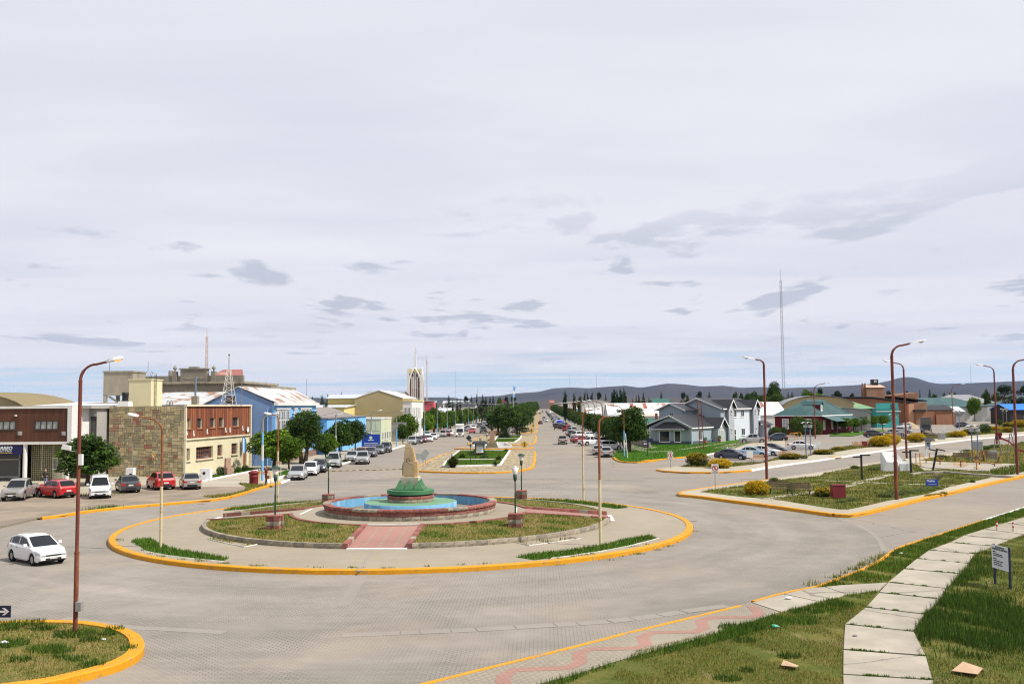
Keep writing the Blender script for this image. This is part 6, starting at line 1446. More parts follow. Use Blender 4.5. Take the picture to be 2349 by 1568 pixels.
for k_,(uu,cc)in enumerate(((14.35,'white'),(14.75,'dark'))):
 f=thing('flag','light blue and white flag on the cream wall' if k_==0 else 'dark blue flag next to the light blue one','flag',onw(uu,BZ,.35),ang)
 MB().tube([(0,0,-.1),(0,0,3.9)],.03,6).build('pole',M_FRR,f)
 fl=MB()
 for j,m_ in enumerate((0,1,0)):fl.slab([(.02+.12*j,-.02-.05*j,3.8-.1*j),(.14+.12*j,-.05*(j+1),3.7-.1*j),(.12+.1*j,-.08-.05*j,2.0-.15*j),(.02+.1*j,-.05*j,2.1-.15*j)],(0,.02,0),m_)
 fl.build('cloth',[mat('flag_blue',(.13,.36,.62),.8),W_WHITE]if k_==0 else[mat('flag_navy',(.02,.05,.14),.8),mat('flag_blue',(.13,.36,.62),.8)],f)
y0=106.0
t=thing('water_tank_house','tall pale yellow water tank block on the flat roof','water tank',(-44.9,106.5,HT+BZ-.1))
MB().b2((-1.25,0,0),(1.25,3.2,3.0)).build('block',W_YEL,t);MB().b2((-1.33,-.08,2.98),(1.33,3.28,3.1)).build('lid',W_YEL,t)
ld=MB()
for i in range(14):ld.tube([(1.35,.8,.1+i*.26),(1.35,1.25,.1+i*.26)],.02,5)
for yy in(.8,1.25):ld.tube([(1.35,yy,0),(1.35,yy,3.7),(.9,yy,3.9),(.7,yy,3.1)],.025,6)
ld.build('ladder',M_TRIM,t)
t=thing('chimney_stack','dark round flue on a white plinth on the roof','chimney',(-45.9,105.0,HT+BZ-.1));MB().box((0,0,.3),(1.25,1.25,.6),0,0,.88).build('plinth',W_WHITE,t);MB().lathe([(.33,.6),(.33,1.25),(.36,1.3),(.36,1.6),(.0,1.6)],14).build('flue',M_TRIM,t)
t=thing('lattice_mast','white lattice antenna mast behind the timber front','antenna',(-37.95,116,HT+BZ-.1))
def lattice(parent,w0,w1,H_,n,m,r=.03,z0=0.):
 mb=MB()
 for s in((1,1),(1,-1),(-1,1),(-1,-1)):mb.tube([(s[0]*w0,s[1]*w0,z0),(s[0]*w1,s[1]*w1,z0+H_)],r,5)
 for i in range(n):
  a,b=w0+(w1-w0)*i/n,w0+(w1-w0)*(i+1)/n;za,zb=z0+H_*i/n,z0+H_*(i+1)/n
  for k in range(4):
   p=[(1,1),(1,-1),(-1,-1),(-1,1)];q,r_=p[k],p[(k+1)%4];mb.tube([(q[0]*a,q[1]*a,za),(r_[0]*b,r_[1]*b,zb)],r*.6,4,cap=False);mb.tube([(q[0]*a,q[1]*a,za),(r_[0]*a,r_[1]*a,za)],r*.6,4,cap=False)
 return mb.build('mast',m,parent)
lattice(t,.75,.16,4.6,7,W_WHITE);MB().tube([(0,0,4.5),(0,0,6.2)],.06,6).build('rod',W_GREYC,t);MB().ball((0,0,6.25),.12,8).build('beacon',M_FRR,t)
t=thing('roof_pipe','tall blue grey flue pipe beside the rusty roof','pipe',(-40.6,112,HT+BZ-.2));MB().tube([(0,0,0),(0,0,3.6)],.12,8).build('pipe',wm('pipe_blue',(.12,.17,.22)),t);MB().box((0,0,.6),(.7,.7,1.4)).build('base',W_CONC,t)
t=thing('vent_hoops','pair of dark hoop vents on the flat roof','vent',(-41.3,105.2,HT+BZ-.1))
for i in range(2):MB().tube([(i*.35,0,0),(i*.35,0,.5),(i*.35+.12,0,.65),(i*.35+.25,0,.5),(i*.35+.25,0,0)],.035,6).build('hoop',M_TRIM,t)
t=thing('concrete_water_tower','weathered square concrete water tower on braced legs','water tower',(-55.0,125,BZ))
MB().b2((-2.6,0,9.2),(1.3,4.2,12.25)).build('tank',W_CONC,t);MB().b2((-2.7,-.1,12.2),(1.4,4.3,12.4)).build('rim',W_CONC,t)
for xx in(-2.4,1.1):
 for yy in(.2,4.0):MB().b2((xx-.2,yy-.2,0),(xx+.2,yy+.2,9.25)).build('leg',W_CONC,t)
MB().slab([(-2.2,.2,7.2),(-1.8,.2,7.2),(1.1,.2,9.1),(.7,.2,9.1)],(0,.2,0)).slab([(1.0,.3,7.2),(.6,.3,7.2),(-2.3,.3,9.1),(-1.9,.3,9.1)],(0,.2,0)).build('brace',W_CONC,t)
t=thing('ornate_facade_building','old grey ornate building with pediment, cornice and urns','building',(0,170,BZ))
MB().b2((-71,0,0),(-53,22,12.0)).build('wall',W_ORN,t);MB().b2((-71.4,-.5,11.75),(-52.7,22.3,12.15)).build('cornice',W_CONC,t);MB().b2((-71,-.1,12.15),(-53,.6,13.2)).build('parapet',W_ORN,t);MB().b2((-64.3,-.3,12.15),(-59.5,.8,14.3)).b2((-64.5,-.45,14.3),(-59.3,.9,14.55)).build('pediment',W_ORN,t);MB().b2((-62.8,-.3,14.5),(-61.1,.6,14.8)).build('crest',W_CONC,t)
MB().b2((-53,2,0),(-48.6,20,11.3)).build('annex',W_CONC,t)
dn=MB()
for i in range(44):dn.b2((-70.8+i*.405,-.35,11.5),(-70.62+i*.405,0,11.74))
dn.build('dentils',W_CONC,t,kind='stuff');MB().b2((-70,-.06,12.5),(-66,0,12.8)).b2((-63.5,-.36,12.6),(-60,-.3,13.1)).b2((-63.6,-.06,10.3),(-60.3,0,10.8)).build('relief',W_CONC,t)
for ux in(-65.4,-58.4):MB().b2((ux-.4,-.3,12.15),(ux+.4,.6,14.0)).build('pier',W_ORN,t);MB().lathe([(.15,14.0),(.12,14.25),(.38,14.5),(.3,14.75),(.1,14.85),(.12,15.0),(0,15.1)],12,(ux,.1,0)).build('urn',W_CONC,t)
MB().slab([(-59.6,1.2,13.1),(-53.4,1.2,13.1),(-56,9,14.5),(-59.6,9,14.5)],(0,0,.12)).build('rusty_roof',R_RED,t);MB().lathe([(.6,12.2),(.6,14.2),(0,14.3)],14,(-66.9,2.5,0)).build('roof_tank',R_BROWN,t)
house('low hall with rust stained pale metal roof behind the timber front',-56.5,127,15,16,8.0,W_CONC,R_RUST,'gx',1.7,name='hall',cat='building')
house('white roofed long shed behind the dark board building',-90,118,38,14,7.9,W_WHITE,R_WHITE,'shed',.5,name='shed',cat='shed')
house('brown roofed curved hall at the edge behind the board building',-81.5,116,18,14,7.9,W_TAN,wm('olive_roof',(.2,.16,.085)),'arch',1.9,name='hall',cat='hall')
t=thing('blue_building','old blue painted building with peeling gable and zinc roof','building',(0,0,BZ))
Y0,Y1=121.8,150;xr0,xr1,xm,xl=-33.9,-35.2,-38.6,-43.5
MB().slab([(xl,Y0,-.3),(xr0,Y0,-.3),(xr0,Y0,7.9),(xm,Y0,10.0),(xl,Y0,7.6)],(0,.4,0)).build('gable_wall',W_BLUE,t)
MB().slab([(xl,Y1,-.3),(xr1,Y1,-.3),(xr1,Y1,7.9),(xm,Y1,10.0),(xl,Y1,7.6)],(0,-.4,0)).build('back_wall',W_BLUE,t)
wp=[(.5,8.6,4.3,7.1),(11.2,13.1,4.3,7.1),(15.5,23.3,4.3,7.1)]
MB().wall((xr0,Y0),(xr1,Y1),-.3,7.75,.4).build('front_wall',W_BLUEB,t)
ab=math.atan2(Y1-Y0,xr1-xr0);db=Vector((math.cos(ab),math.sin(ab)));nb_=Vector((db.y,-db.x))
def onb(u,z,k=0.):return(xr0+db.x*u+nb_.x*k,Y0+db.y*u+nb_.y*k,z)
for a,b,c,e in wp:
 n=3 if b-a>5 else 1
 for i in range(n):window(t,onb(a+(b-a)*i/n+.25,c,.02),ab,(b-a)/n-.5,e-c,M_FRW,M_PANE,nx=2,ny=2,fr=.18,out=.12)
 MB().box(onb((a+b)/2,e+.12,.1),(b-a+.2,.3,.16),ab).build('lintel',W_WHITE,t)
for a in(1.2,6.5,12,17,21):window(t,onb(a,.9,.02),ab,1.3,2.0,M_FRW,M_PANE,nx=2,out=.1)
MB().box(onb(14.2,.45,.08),(28.6,.2,1.0),ab).build('stone_plinth',mat('plinth_stone',(.2,.13,.1),.9,var=.3,vs=2.),t)
MB().box(onb(14.2,7.85,.2),(28.9,.5,.4),ab).build('cornice',W_WHITE,t)
for xa,za,nm in(((xr0+.3,xr1+.3),7.95,'roof'),((xl-.2,xl-.2),7.55,'roof')):MB().slab([(xa[0],Y0-.15,za),(xa[1],Y1+.1,za),(xm,Y1+.1,10.05),(xm,Y0-.15,10.05)],(0,0,.1)).build(nm,R_RUST,t)
MB().b2((-40.2,Y0-.06,8.0),(-39.0,Y0+.05,8.9)).build('gable_opening',M_FRD,t)
MB().tube([(xr0-.9,Y0-.08,0),(xr0-.9,Y0-.08,7.2)],.07,6).build('downpipe',W_BLUEB,t)
house('lower blue building with brown metal roof',-42.0,151,8.3,34,5.7,W_BLUEB,R_BROWN,'shed',0.05,name='building',cat='building',swins=[(3+i*5,1.2,1.6,2.2)for i in range(6)],ov=.25)
house('brown mono pitch roof behind the lower blue front',-43.5,152,8.5,26,5.9,W_WHITE,R_BROWN,'gy',1.5,name='annex',cat='building')
t=house('pale green two storey office with panelled walls',-37.5,187,6.4,13,5.15,W_PGREEN,R_WHITE,'flat',.2,name='office',cat='office',wins=[(.6,1.2,1.3,1.4),(3.6,.2,1.2,2.2)],swins=[(1+3*i,1,1.6,1.5)for i in range(4)],ov=.1)
for i in range(6):
 MB().b2((.3+i*1.0,-.05,2.9),(1.1+i*1.0,0,4.7)).build('panel',wm('green_panel',(.5,.53,.4)),t)
house('grey wall and gate yard beside the pale green office',-31.5,203,3,10,4.0,W_GREYC,R_GREY,'flat',.2,name='garage',cat='garage',ov=.05)
t=house('large tan gabled hall with blank front wall',-40.0,206,10.4,24,9.3,W_TAN,R_WHITE,'gy',1.7,name='hall',cat='hall',ov=.1)
MB().b2((10.4,.3,-.3),(12.3,20,8.7)).build('white_wing',W_WHITE,t);MB().b2((10.2,.1,8.7),(12.5,20.2,8.95)).build('wing_roof',W_YWALL,t)
for zz in(1.2,4.9):
 for i in range(2):window(t,(10.75+i*.8,.28,zz),0,.5,2.4,M_FRW,M_PANE,nx=2,ny=4,out=.05,sill=False)
 for i in range(5):window(t,(12.32,1.5+i*3,zz),math.pi/2,1.2,2.4,M_FRW,M_PANE,nx=2,ny=4,out=.05)
house('yellow building left of the tan hall',-49,195,9,12,7.4,W_YWALL,R_ZINC,'shed',.5,name='building',cat='building',wins=[(1,4.5,1.2,1.4)])
house('upper yellow block behind the first one',-46.5,209,6.5,9,9.4,W_YWALL,R_ZINC,'gx',.8,name='building',cat='building')
house('small white block between the conifers',-56,190,3.2,5,8.2,W_WHITE,R_ZINC,'flat',.2,name='block',cat='building')
house('grey roofed block behind the tan hall',-44,240,9,14,10.4,W_WHITE,R_GREY,'gx',1.0,name='building',cat='building')
t=thing('church_tower','tall white church tower with pointed arches, brick panels and cross','church tower',(-39.3,302,0))
W_BRK=mat('tower_brick',(.2,.065,.045),.85,var=.15)
w=2.05
for sx in(-1,1):
 for sy in(-1,1):MB().box((sx*w,sy*w,9.75),(.5,.5,19.5)).box((sx*(w-.05),sy*(w-.05),8.5),(.8,.8,17)).build('pier',W_WHITE,t)
MB().b2((-w+.1,-w+.25,0),(w-.1,w-.25,17.9)).build('brick_core',W_BRK,t);MB().b2((-w+.2,-w+.5,17.5),(w-.2,w-.5,19.2)).build('yellow_cap',W_YWALL,t)
for rzz in(0,math.pi/2):
 fc=MB();arch=[(-w+.1,0),(-w+.1,14.2),(-1.75,16.0),(-1.1,17.9),(0,19.6),(1.1,17.9),(1.75,16.0),(w-.1,14.2),(w-.1,0)]
 fc.tube([(a,-w+.0,b)for a,b in arch],.34,6)
 for i in range(4):xx=-.9+i*.6;fc.b2((xx-.15,-w+.02,0),(xx+.15,-w+.35,17.2+(.9 if i in(1,2)else-.3)))
 f=fc.build('arch_ribs',W_WHITE,t);f.rotation_euler.z=rzz
 lv=MB()
 for i in range(17):lv.b2((-.9,-w+.16,13.2+i*.29),(.9,-w+.3,13.36+i*.29))if i<13 else lv.b2((-.45,-w+.16,13.2+i*.29),(.45,-w+.3,13.36+i*.29))
 f=lv.build('louvres',wm('louvre',(.45,.45,.44)),t);f.rotation_euler.z=rzz
 f=MB().b2((-w+.3,-w+.18,9.6),(w-.3,-w+.26,10.2)).b2((-.28,-w+.17,6.5),(.28,-w+.27,10.5)).build('window_cross',M_PANEL,t);f.rotation_euler.z=rzz
MB().tube([(0,0,19),(0,0,24.6)],[.3,.2],8).build('spire',W_WHITE,t);MB().b2((-.13,-.13,24.4),(.13,.13,26.1)).b2((-.5,-.12,24.5),(.5,.12,24.85)).build('cross',W_WHITE,t)
house('pinkish red wall beside the church tower',-37,306,3,6,9.2,W_PINK,R_ZINC,'flat',.1,name='wall_block',cat='building')
# ---- grey clapboard house
hs=thing('clapboard_house','grey blue clapboard house with black roofs and white trim','house',(20.4,181,g(22)),math.atan2(-4.8,7.1))
def part(nm,mb,m):return mb.build(nm,m,hs)
fw,eh,ah=8.6,3.3,5.4
m_=MB();m_.prism([(0,0),(fw,0),(fw,13),(0,13)],-.4,eh);m_.slab([(0,0,eh),(fw,0,eh),(fw/2,0,ah-.1)],(0,.1,0));part('wall',m_,W_CLAP)
part('plinth',MB().b2((-.03,-.03,-.4),(fw+.03,13,.75)),W_PLINTH)
for s_,x0,x1 in(('l',-2.6,fw/2),('r',fw+.35,fw/2)):
 sl_=(ah-eh)/(fw/2);z0=ah-sl_*abs(x1-x0)
 if s_=='l':z0=2.95
 r=part('roof',MB().slab([(x0,-.5,z0),(x0,13,z0),(x1,13,ah),(x1,-.5,ah)],(0,0,.1)),R_BLACK)
 MB().slab([(x0,-.56,z0-.1),(x1,-.56,ah-.1),(x1,-.56,ah+.12),(x0,-.56,z0+.12)],(0,.06,0)).build('barge_board',W_TRIMW,r)
 MB().b2((x0-.04,-.5,z0-.12),(x0+.04,9,z0+.1)).build('gutter',W_TRIMW,r)
for yy in(.0,5):part('porch_post',MB().b2((-1.9,yy-.1,-.3),(-1.7,yy+.1,3.15)),W_TRIMW)
for xx in(.06,fw-.06):part('corner_board',MB().b2((xx-.1,-.05,-.3),(xx+.1,.02,eh)),W_TRIMW)
bay=part('bay_window',MB().prism([(1.35,.02),(1.9,-.55),(6.8,-.55),(7.35,.02)],-.3,3.05),W_CLAP);MB().prism([(1.3,.02),(1.87,-.6),(6.83,-.6),(7.4,.02)],-.3,.74).build('bay_plinth',W_PLINTH,bay)
br=MB();br.add([(.5,.0,2.95),(.9,-1.2,2.95),(7.6,-1.2,2.95),(8.1,.0,2.95),(5.4,.0,4.25),(3.1,.0,4.25)],[(0,1,5),(1,2,4,5),(2,3,4),(3,2,1,0)]);bro=br.build('bay_roof',R_BLACK,hs);MB().b2((.9,-1.24,2.85),(7.6,-1.16,2.98)).build('gutter',W_TRIMW,bro)
for i in range(11):MB().b2((1.1+i*.62,-1.2,2.74),(1.18+i*.62,-.6,2.86)).build('rafter_end',W_TRIMW,bro)
for a,b in((2.3,4.5),(5.35,6.7)):window(hs,(a,-.56,.55),0,b-a,2.15,M_FRW,M_PANE,nx=1,ny=1,fr=.12,out=.06)
window(hs,(fw+.01,2.6,.8),math.pi/2,1.6,1.9,M_FRW,M_PANE,nx=2,fr=.1)
m_=MB();m_.prism([(fw-.5,9),(fw+1.1,9),(fw+1.1,12.6),(fw-.5,12.6)],-.3,3.0);m_.slab([(fw+1.1,9,3),(fw+1.1,12.6,3),(fw+1.1,10.8,4.65)],(-.1,0,0));part('porch_wall',m_,W_PANEL)
for y0_,y1_ in((8.7,10.8),(12.9,10.8)):
 r=part('porch_roof',MB().slab([(3.5,y0_,2.95),(fw+1.7,y0_,2.95),(fw+1.7,y1_,4.85),(3.5,y1_,4.85)],(0,0,.1)),R_BLACK)
 MB().slab([(fw+1.72,y0_,2.8),(fw+1.72,y1_,4.7),(fw+1.72,y1_,4.97),(fw+1.72,y0_,3.07)],(.07,0,0)).build('barge_board',W_TRIMW,r)
dr=window(hs,(fw+1.11,9.9,.05),math.pi/2,1.7,2.5,M_FRW,M_PANEL,nx=2,ny=2,fr=.12,sill=False)
TY0,TY1,TH,TR=13.0,33.5,6.65,8.6
m_=MB();m_.prism([(-1,TY0),(fw,TY0),(fw,TY1),(-1,TY1)],-.4,TH);m_.slab([(-1,TY0,TH),(fw,TY0,TH),(3.8,TY0,TR)],(0,.1,0));m_.slab([(-1,TY1,TH),(fw,TY1,TH),(3.8,TY1,TR)],(0,-.1,0));part('tall_wall',m_,W_CLAP)
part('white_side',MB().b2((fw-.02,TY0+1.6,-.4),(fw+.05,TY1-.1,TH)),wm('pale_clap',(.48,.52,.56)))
for x0,x1 in((-1.5,3.8),(fw+.5,3.8)):
 z0=TH-.15
 r=part('roof',MB().slab([(x0,TY0-.5,z0),(x0,TY1+.5,z0),(x1,TY1+.5,TR),(x1,TY0-.5,TR)],(0,0,.12)),R_BLACK)
 MB().slab([(x0,TY0-.56,z0-.12),(x1,TY0-.56,TR-.12),(x1,TY0-.56,TR+.14),(x0,TY0-.56,z0+.14)],(0,.06,0)).build('barge_board',W_TRIMW,r);MB().b2((x0-.04,TY0,z0-.12),(x0+.04,TY1,z0+.1)).build('gutter',W_TRIMW,r)
for gy in(17.2,29.8):
 q=part('bay_tower',MB().b2((fw,gy-2.0,-.4),(fw+.55,gy+1.1,6.6)).slab([(fw+.55,gy-2.0,6.6),(fw+.55,gy+1.1,6.6),(fw+.55,gy-.3,8.0)],(-3,0,0)),W_PANEL)
 MB().b2((fw+.5,gy-2.3,-.4),(fw+.6,gy-1.6,6.5)).build('dark_strip',W_PLINTH,q)
 for a,b in((gy-2.2,gy-.3),(gy+1.5,gy-.3)):
  r=part('gablet_roof',MB().slab([(3.2,a,6.5),(fw+1.0,a,6.5),(fw+1.0,b,8.25),(3.2,b,8.25)],(0,0,.1)),R_BLACK);MB().slab([(fw+1.02,a,6.35),(fw+1.02,b,8.1),(fw+1.02,b,8.36),(fw+1.02,a,6.62)],(.07,0,0)).build('barge_board',W_TRIMW,r)
 for zz in(1.9,5.5):window(hs,(fw+.56,gy-.7,zz),math.pi/2,.6,.8,M_FRW,M_PANE,fr=.08,out=.08)
for a,zz,w_,h_ in((18.9,4.85,1.7,1.4),(22.8,4.85,1.7,1.4),(23,1.1,1.7,1.5),(31.3,4.85,1.4,1.4),(31.2,.1,1.6,2.3)):window(hs,(fw+.06,a,zz),math.pi/2,w_,h_,M_FRW,M_PANE,nx=2,fr=.1)
window(hs,(fw+.06,18.6,.05),math.pi/2,1.6,2.5,M_FRW,M_PANE,nx=1,ny=2,fr=.2,sill=False)
m_=MB();m_.prism([(-1.8,7.5),(3.2,7.5),(3.2,TY0),(-1.8,TY0)],3,6.4);m_.slab([(-1.8,7.5,6.4),(3.2,7.5,6.4),(.7,7.5,7.5)],(0,.1,0));part('upper_wing',m_,W_CLAP)
for x0,x1 in((-2.6,.7),(4.0,.7)):
 r=part('roof',MB().slab([(x0,7.0,6.25),(x0,14,6.25),(x1,14,7.65),(x1,7.0,7.65)],(0,0,.1)),R_BLACK);MB().slab([(x0,6.94,6.13),(x1,6.94,7.53),(x1,6.94,7.77),(x0,6.94,6.37)],(0,.06,0)).build('barge_board',W_TRIMW,r)
window(hs,(.4,7.48,4.9),0,.9,1.0,M_FRW,M_PANE,nx=2)
part('porch_annex',MB().b2((fw,TY1-2,-.3),(fw+1.6,TY1+1.5,3.0)),W_CLAP);part('annex_roof',MB().slab([(fw-.1,TY1-2.5,3.9),(fw+2.1,TY1-2.5,3.0),(fw+2.1,TY1+2,3.0),(fw-.1,TY1+2,3.9)],(0,0,.1)),R_BLACK)
house('white cottage with green metal roof behind the porch',17.5,196,9,10,3.6,W_WHITE,R_DGREEN,'gx',.9,name='cottage',cat='house',wins=[(1.5,1.2,1.1,1.2),(4.6,1.2,1.1,1.2)],chim=(6.5,4,1.2,W_BRK))
t=house('long white shed with rust streaked roof panels',17,240,44,18,4.6,W_WHITE,R_WHITE,'gx',3.2,name='shed',cat='shed',ov=.2)
for i in range(26):
 if random.random()<.75:
  u=1+i*1.65;f0=random.choice([.5,.62,.55]);MB().slab([(u,-.2+9.2*f0,4.53+3.22*f0+.0),(u+.95,-.2+9.2*f0,4.53+3.22*f0),(u+.95,-.2+9.2*.97,4.53+3.22*.97),(u,-.2+9.2*.97,4.53+3.22*.97)],(0,-.02,.17)).build('rusty_sheet',random.choice([R_RED,R_RUST,R_RUST]),t)
t=thing('red_house','dark red timber house with green hipped roof and white dormer','house',(61.2,211.8,g(61)),math.atan2(.83,.56))
walls(22.8,10.4,4.2).build('wall',W_REDH,t);r=roof_mesh('hip',22.8,10.4,4.2,3.5,.4).build('roof',R_GREEN,t);MB().b2((-.44,-.46,4.0),(23.2,-.38,4.22)).b2((-.46,-.44,4.0),(-.38,10.8,4.22)).build('gutter',W_TRIMW,r)
for k in range(24):MB().slab([(.4+k*.9,-.4,4.2),(.46+k*.9,-.4,4.2),(min(17.6,max(5.2,.46+k*.9)),5.2,7.7),(min(17.6,max(5.2,.4+k*.9))-.06,5.2,7.7)],(0,0,.04)).build('seam',R_GREEN,r)
MB().slab([(1.0,-3.0,2.85),(21,-3.0,2.85),(21,0,3.95),(.2,0,3.95)],(0,0,.1)).build('veranda_roof',R_GREEN,t)
for xx in(2.0,8,14,20.5):MB().b2((xx-.08,-2.9,-.2),(xx+.08,-2.75,2.9)).build('veranda_post',M_FRD,t)
for a in(1.2,6.8,12,17):window(t,(a,-.02,1.1),0,1.3,2.1,M_FRW,M_PANEL,nx=2,ny=3,fr=.2,out=.08)
for a in(8.7,3.6):window(t,(-.02,a,1.2),-math.pi/2,1.5,2.3,M_FRW,M_PANEL,nx=2,ny=3,fr=.24,out=.08)
dm=MB().slab([(3.4,1.2,4.9),(4.8,1.2,4.9),(4.8,1.2,6.5),(4.1,1.2,7.1),(3.4,1.2,6.5)],(0,4,0)).build('dormer',W_REDH,t);window(dm,(3.5,1.18,5.2),0,1.2,1.3,M_FRW,M_PANEL,nx=2,ny=2,fr=.14)
for xx in(3.2,5.0):MB().slab([(xx,.9,6.45),(xx,5.2,6.45),(4.1,5.2,7.25),(4.1,.9,7.25)],(0,0,.08)).build('dormer_roof',R_GREEN,dm)
house('arched grey shed behind the grey house',62,232,16,12,4.6,W_GREYC,R_ZINC,'arch',1.2,rz=R(-10),name='shed',cat='shed');house('tan curved hall behind the arched shed',66,262,18,14,6.4,W_TAN,R_GREY,'arch',2.4,rz=R(-6),name='hall',cat='hall')
house('plain tan house with light green hipped roof',79.5,262,10.5,12,5.1,W_CONC,R_LGREEN,'hip',2.2,name='house',cat='house',wins=[(2,1.8,1.2,1.5)])
t=house('turquoise shop with parapet front',89.2,258,5.8,10,5.0,W_TEAL,R_GREY,'flat',.2,name='shop',cat='shop',wins=[(.6,1,1.6,1.5)],ov=.1);MB().b2((-.2,-.3,4.9),(5.6,.1,6.5)).build('parapet',W_TEAL,t);MB().b2((-.2,-.5,4.2),(6.2,.0,4.4)).build('ledge',W_TRIMW,t);MB().b2((3.6,-.34,5.0),(4.7,-.28,6.2)).build('sign_panel',R_DGREEN,t)
t=thing('brown_hotel','large brown brick hotel with sloping roofs and tower letter','hotel',(0,290,.8))
MB().slab([(89,0,-.3),(110,0,-.3),(110,0,6.4),(99,0,7.9),(89,0,8.0)],(0,25,0)).build('wall',W_BRICKP,t);MB().slab([(88,-.8,8.2),(99,-.8,8.1),(111,-.8,6.4),(111,25,6.4),(99,25,8.1),(88,25,8.2)],(0,0,.35)).build('roof',R_BLACK,t)
MB().b2((109,-2,-.3),(110.6,6,6.2)).build('pier',W_PEACH,t);MB().b2((110,2,-.3),(116,14,6.6)).build('wing',W_BRICKP,t);MB().slab([(106,3,8.4),(116.5,3,6.9),(116.5,15,6.9),(106,15,8.4)],(0,0,.3)).build('wing_roof',R_BLACK,t);MB().slab([(104.5,10,6),(116.5,10,6),(116.5,10,9.7),(104.5,10,8.3)],(0,10,0)).build('high_wall',W_BRICKP,t)
MB().b2((110.6,-3,-.3),(116,-1.5,3.9)).build('low_wall',W_BRICKP,t);MB().b2((116.4,-3.4,-.3),(122,-2.2,3.0)).build('low_wall',W_BRICKP,t);MB().b2((110.2,-3.6,3.9),(113.5,-1.2,4.5)).build('canopy',R_BLACK,t)
tw=MB().b2((99.5,6,7),(105,11,11.3)).build('tower',W_BRICKP,t);MB().slab([(99.3,5.8,11.3),(105.2,5.8,11.3),(104.6,8.5,12.1),(99.9,8.5,12.1)],(0,.2,.1)).build('tower_roof',R_PEACH,tw)
for xx in(98.4,99.2):MB().b2((xx,6.5,7),(xx+.35,7,12.6)).build('flue',W_BRICKP,tw)
hb=MB().b2((102.0,8,12.0),(103.8,9.6,12.5)).b2((102.0,7.9,12.5),(103.8,9.7,13.8)).build('sign_box',M_TRIM,tw);lettering('H',1.15,M_SGW,(102.9,7.88,13.15),(math.pi/2,0,0),hb,.03)
house('black timber shed with bright blue roof',137,285,26,12,4.2,W_DSHED,R_BLUE,'gx',1.6,name='shed',cat='shed',wins=[(4,1.2,1.5,1.2),(17,1.2,1.5,1.2)])
house('grey house with zinc roof and brick chimney',118,306,15,10,3.6,W_GREYC,R_ZINC,'gx',1.5,name='house',cat='house',chim=(9,1,.8,W_BRICKP));house('house with wide dark green roof behind the hotel',122,332,30,16,5.0,W_WHITE,R_GREEN,'hip',3.2,cat='house');house('second wide dark green roof beyond the blue shed',156,326,34,18,5.2,W_WHITE,R_GREEN,'hip',3.4,cat='house');house('slate grey hipped roof with two pale chimneys',152,372,22,14,6.2,W_CREAM,R_GREY,'hip',3.2,chim=(7,4,.6,W_CREAM),cat='house')
house('low dark roofed annex of the hotel',113,300,14,10,4.2,W_BRICKP,R_BLACK,'gx',1.4,name='annex',cat='house')
# ====== street furniture
M_RUST=mat('rust_red',(.14,.036,.022),.7,var=.25,vs=3,col2=(.24,.09,.035),s2=1.6,f2=(.52,.7),stretch=(1,1,.4));M_RUSTO=mat('rust_orange',(.24,.085,.03),.8,var=.3,vs=3,col2=(.14,.045,.02),s2=2,f2=(.45,.65));M_OLDW=mat('yellowed_white',(.5,.42,.26),.75,var=.15,vs=2,col2=(.3,.13,.04),s2=1.6,f2=(.58,.66));M_GREYP=mat('grey_pole',(.22,.21,.2),.7,var=.15);M_LBLUE=mat('pole_blue',(.14,.37,.6),.7,var=.1,col2=(.4,.45,.46),s2=2,f2=(.6,.68));M_WPOLE=mat('pole_white',(.5,.49,.46),.7,var=.12)
M_LGREEN=mat('lamp_green',(.018,.05,.032),.5,var=.1);M_OPAL=mat('opal',(.62,.6,.56),.4,var=.05);M_NAVY=mat('post_navy',(.012,.018,.05),.5);M_ORANGE=mat('gym_yellow',(.55,.27,.02),.5);M_MAR=mat('gym_maroon',(.13,.018,.022),.5);M_PBLUE=mat('post_blue',(.12,.17,.3),.6);M_SLAT=mat('bench_slat',(.1,.065,.045),.8,var=.2);M_SLATP=mat('bench_slat_pale',(.36,.22,.14),.8,var=.2);M_REDB=mat('bin_red',(.17,.02,.025),.6,var=.15);M_YRAIL=mat('rail_yellow',(.55,.3,.01),.5)
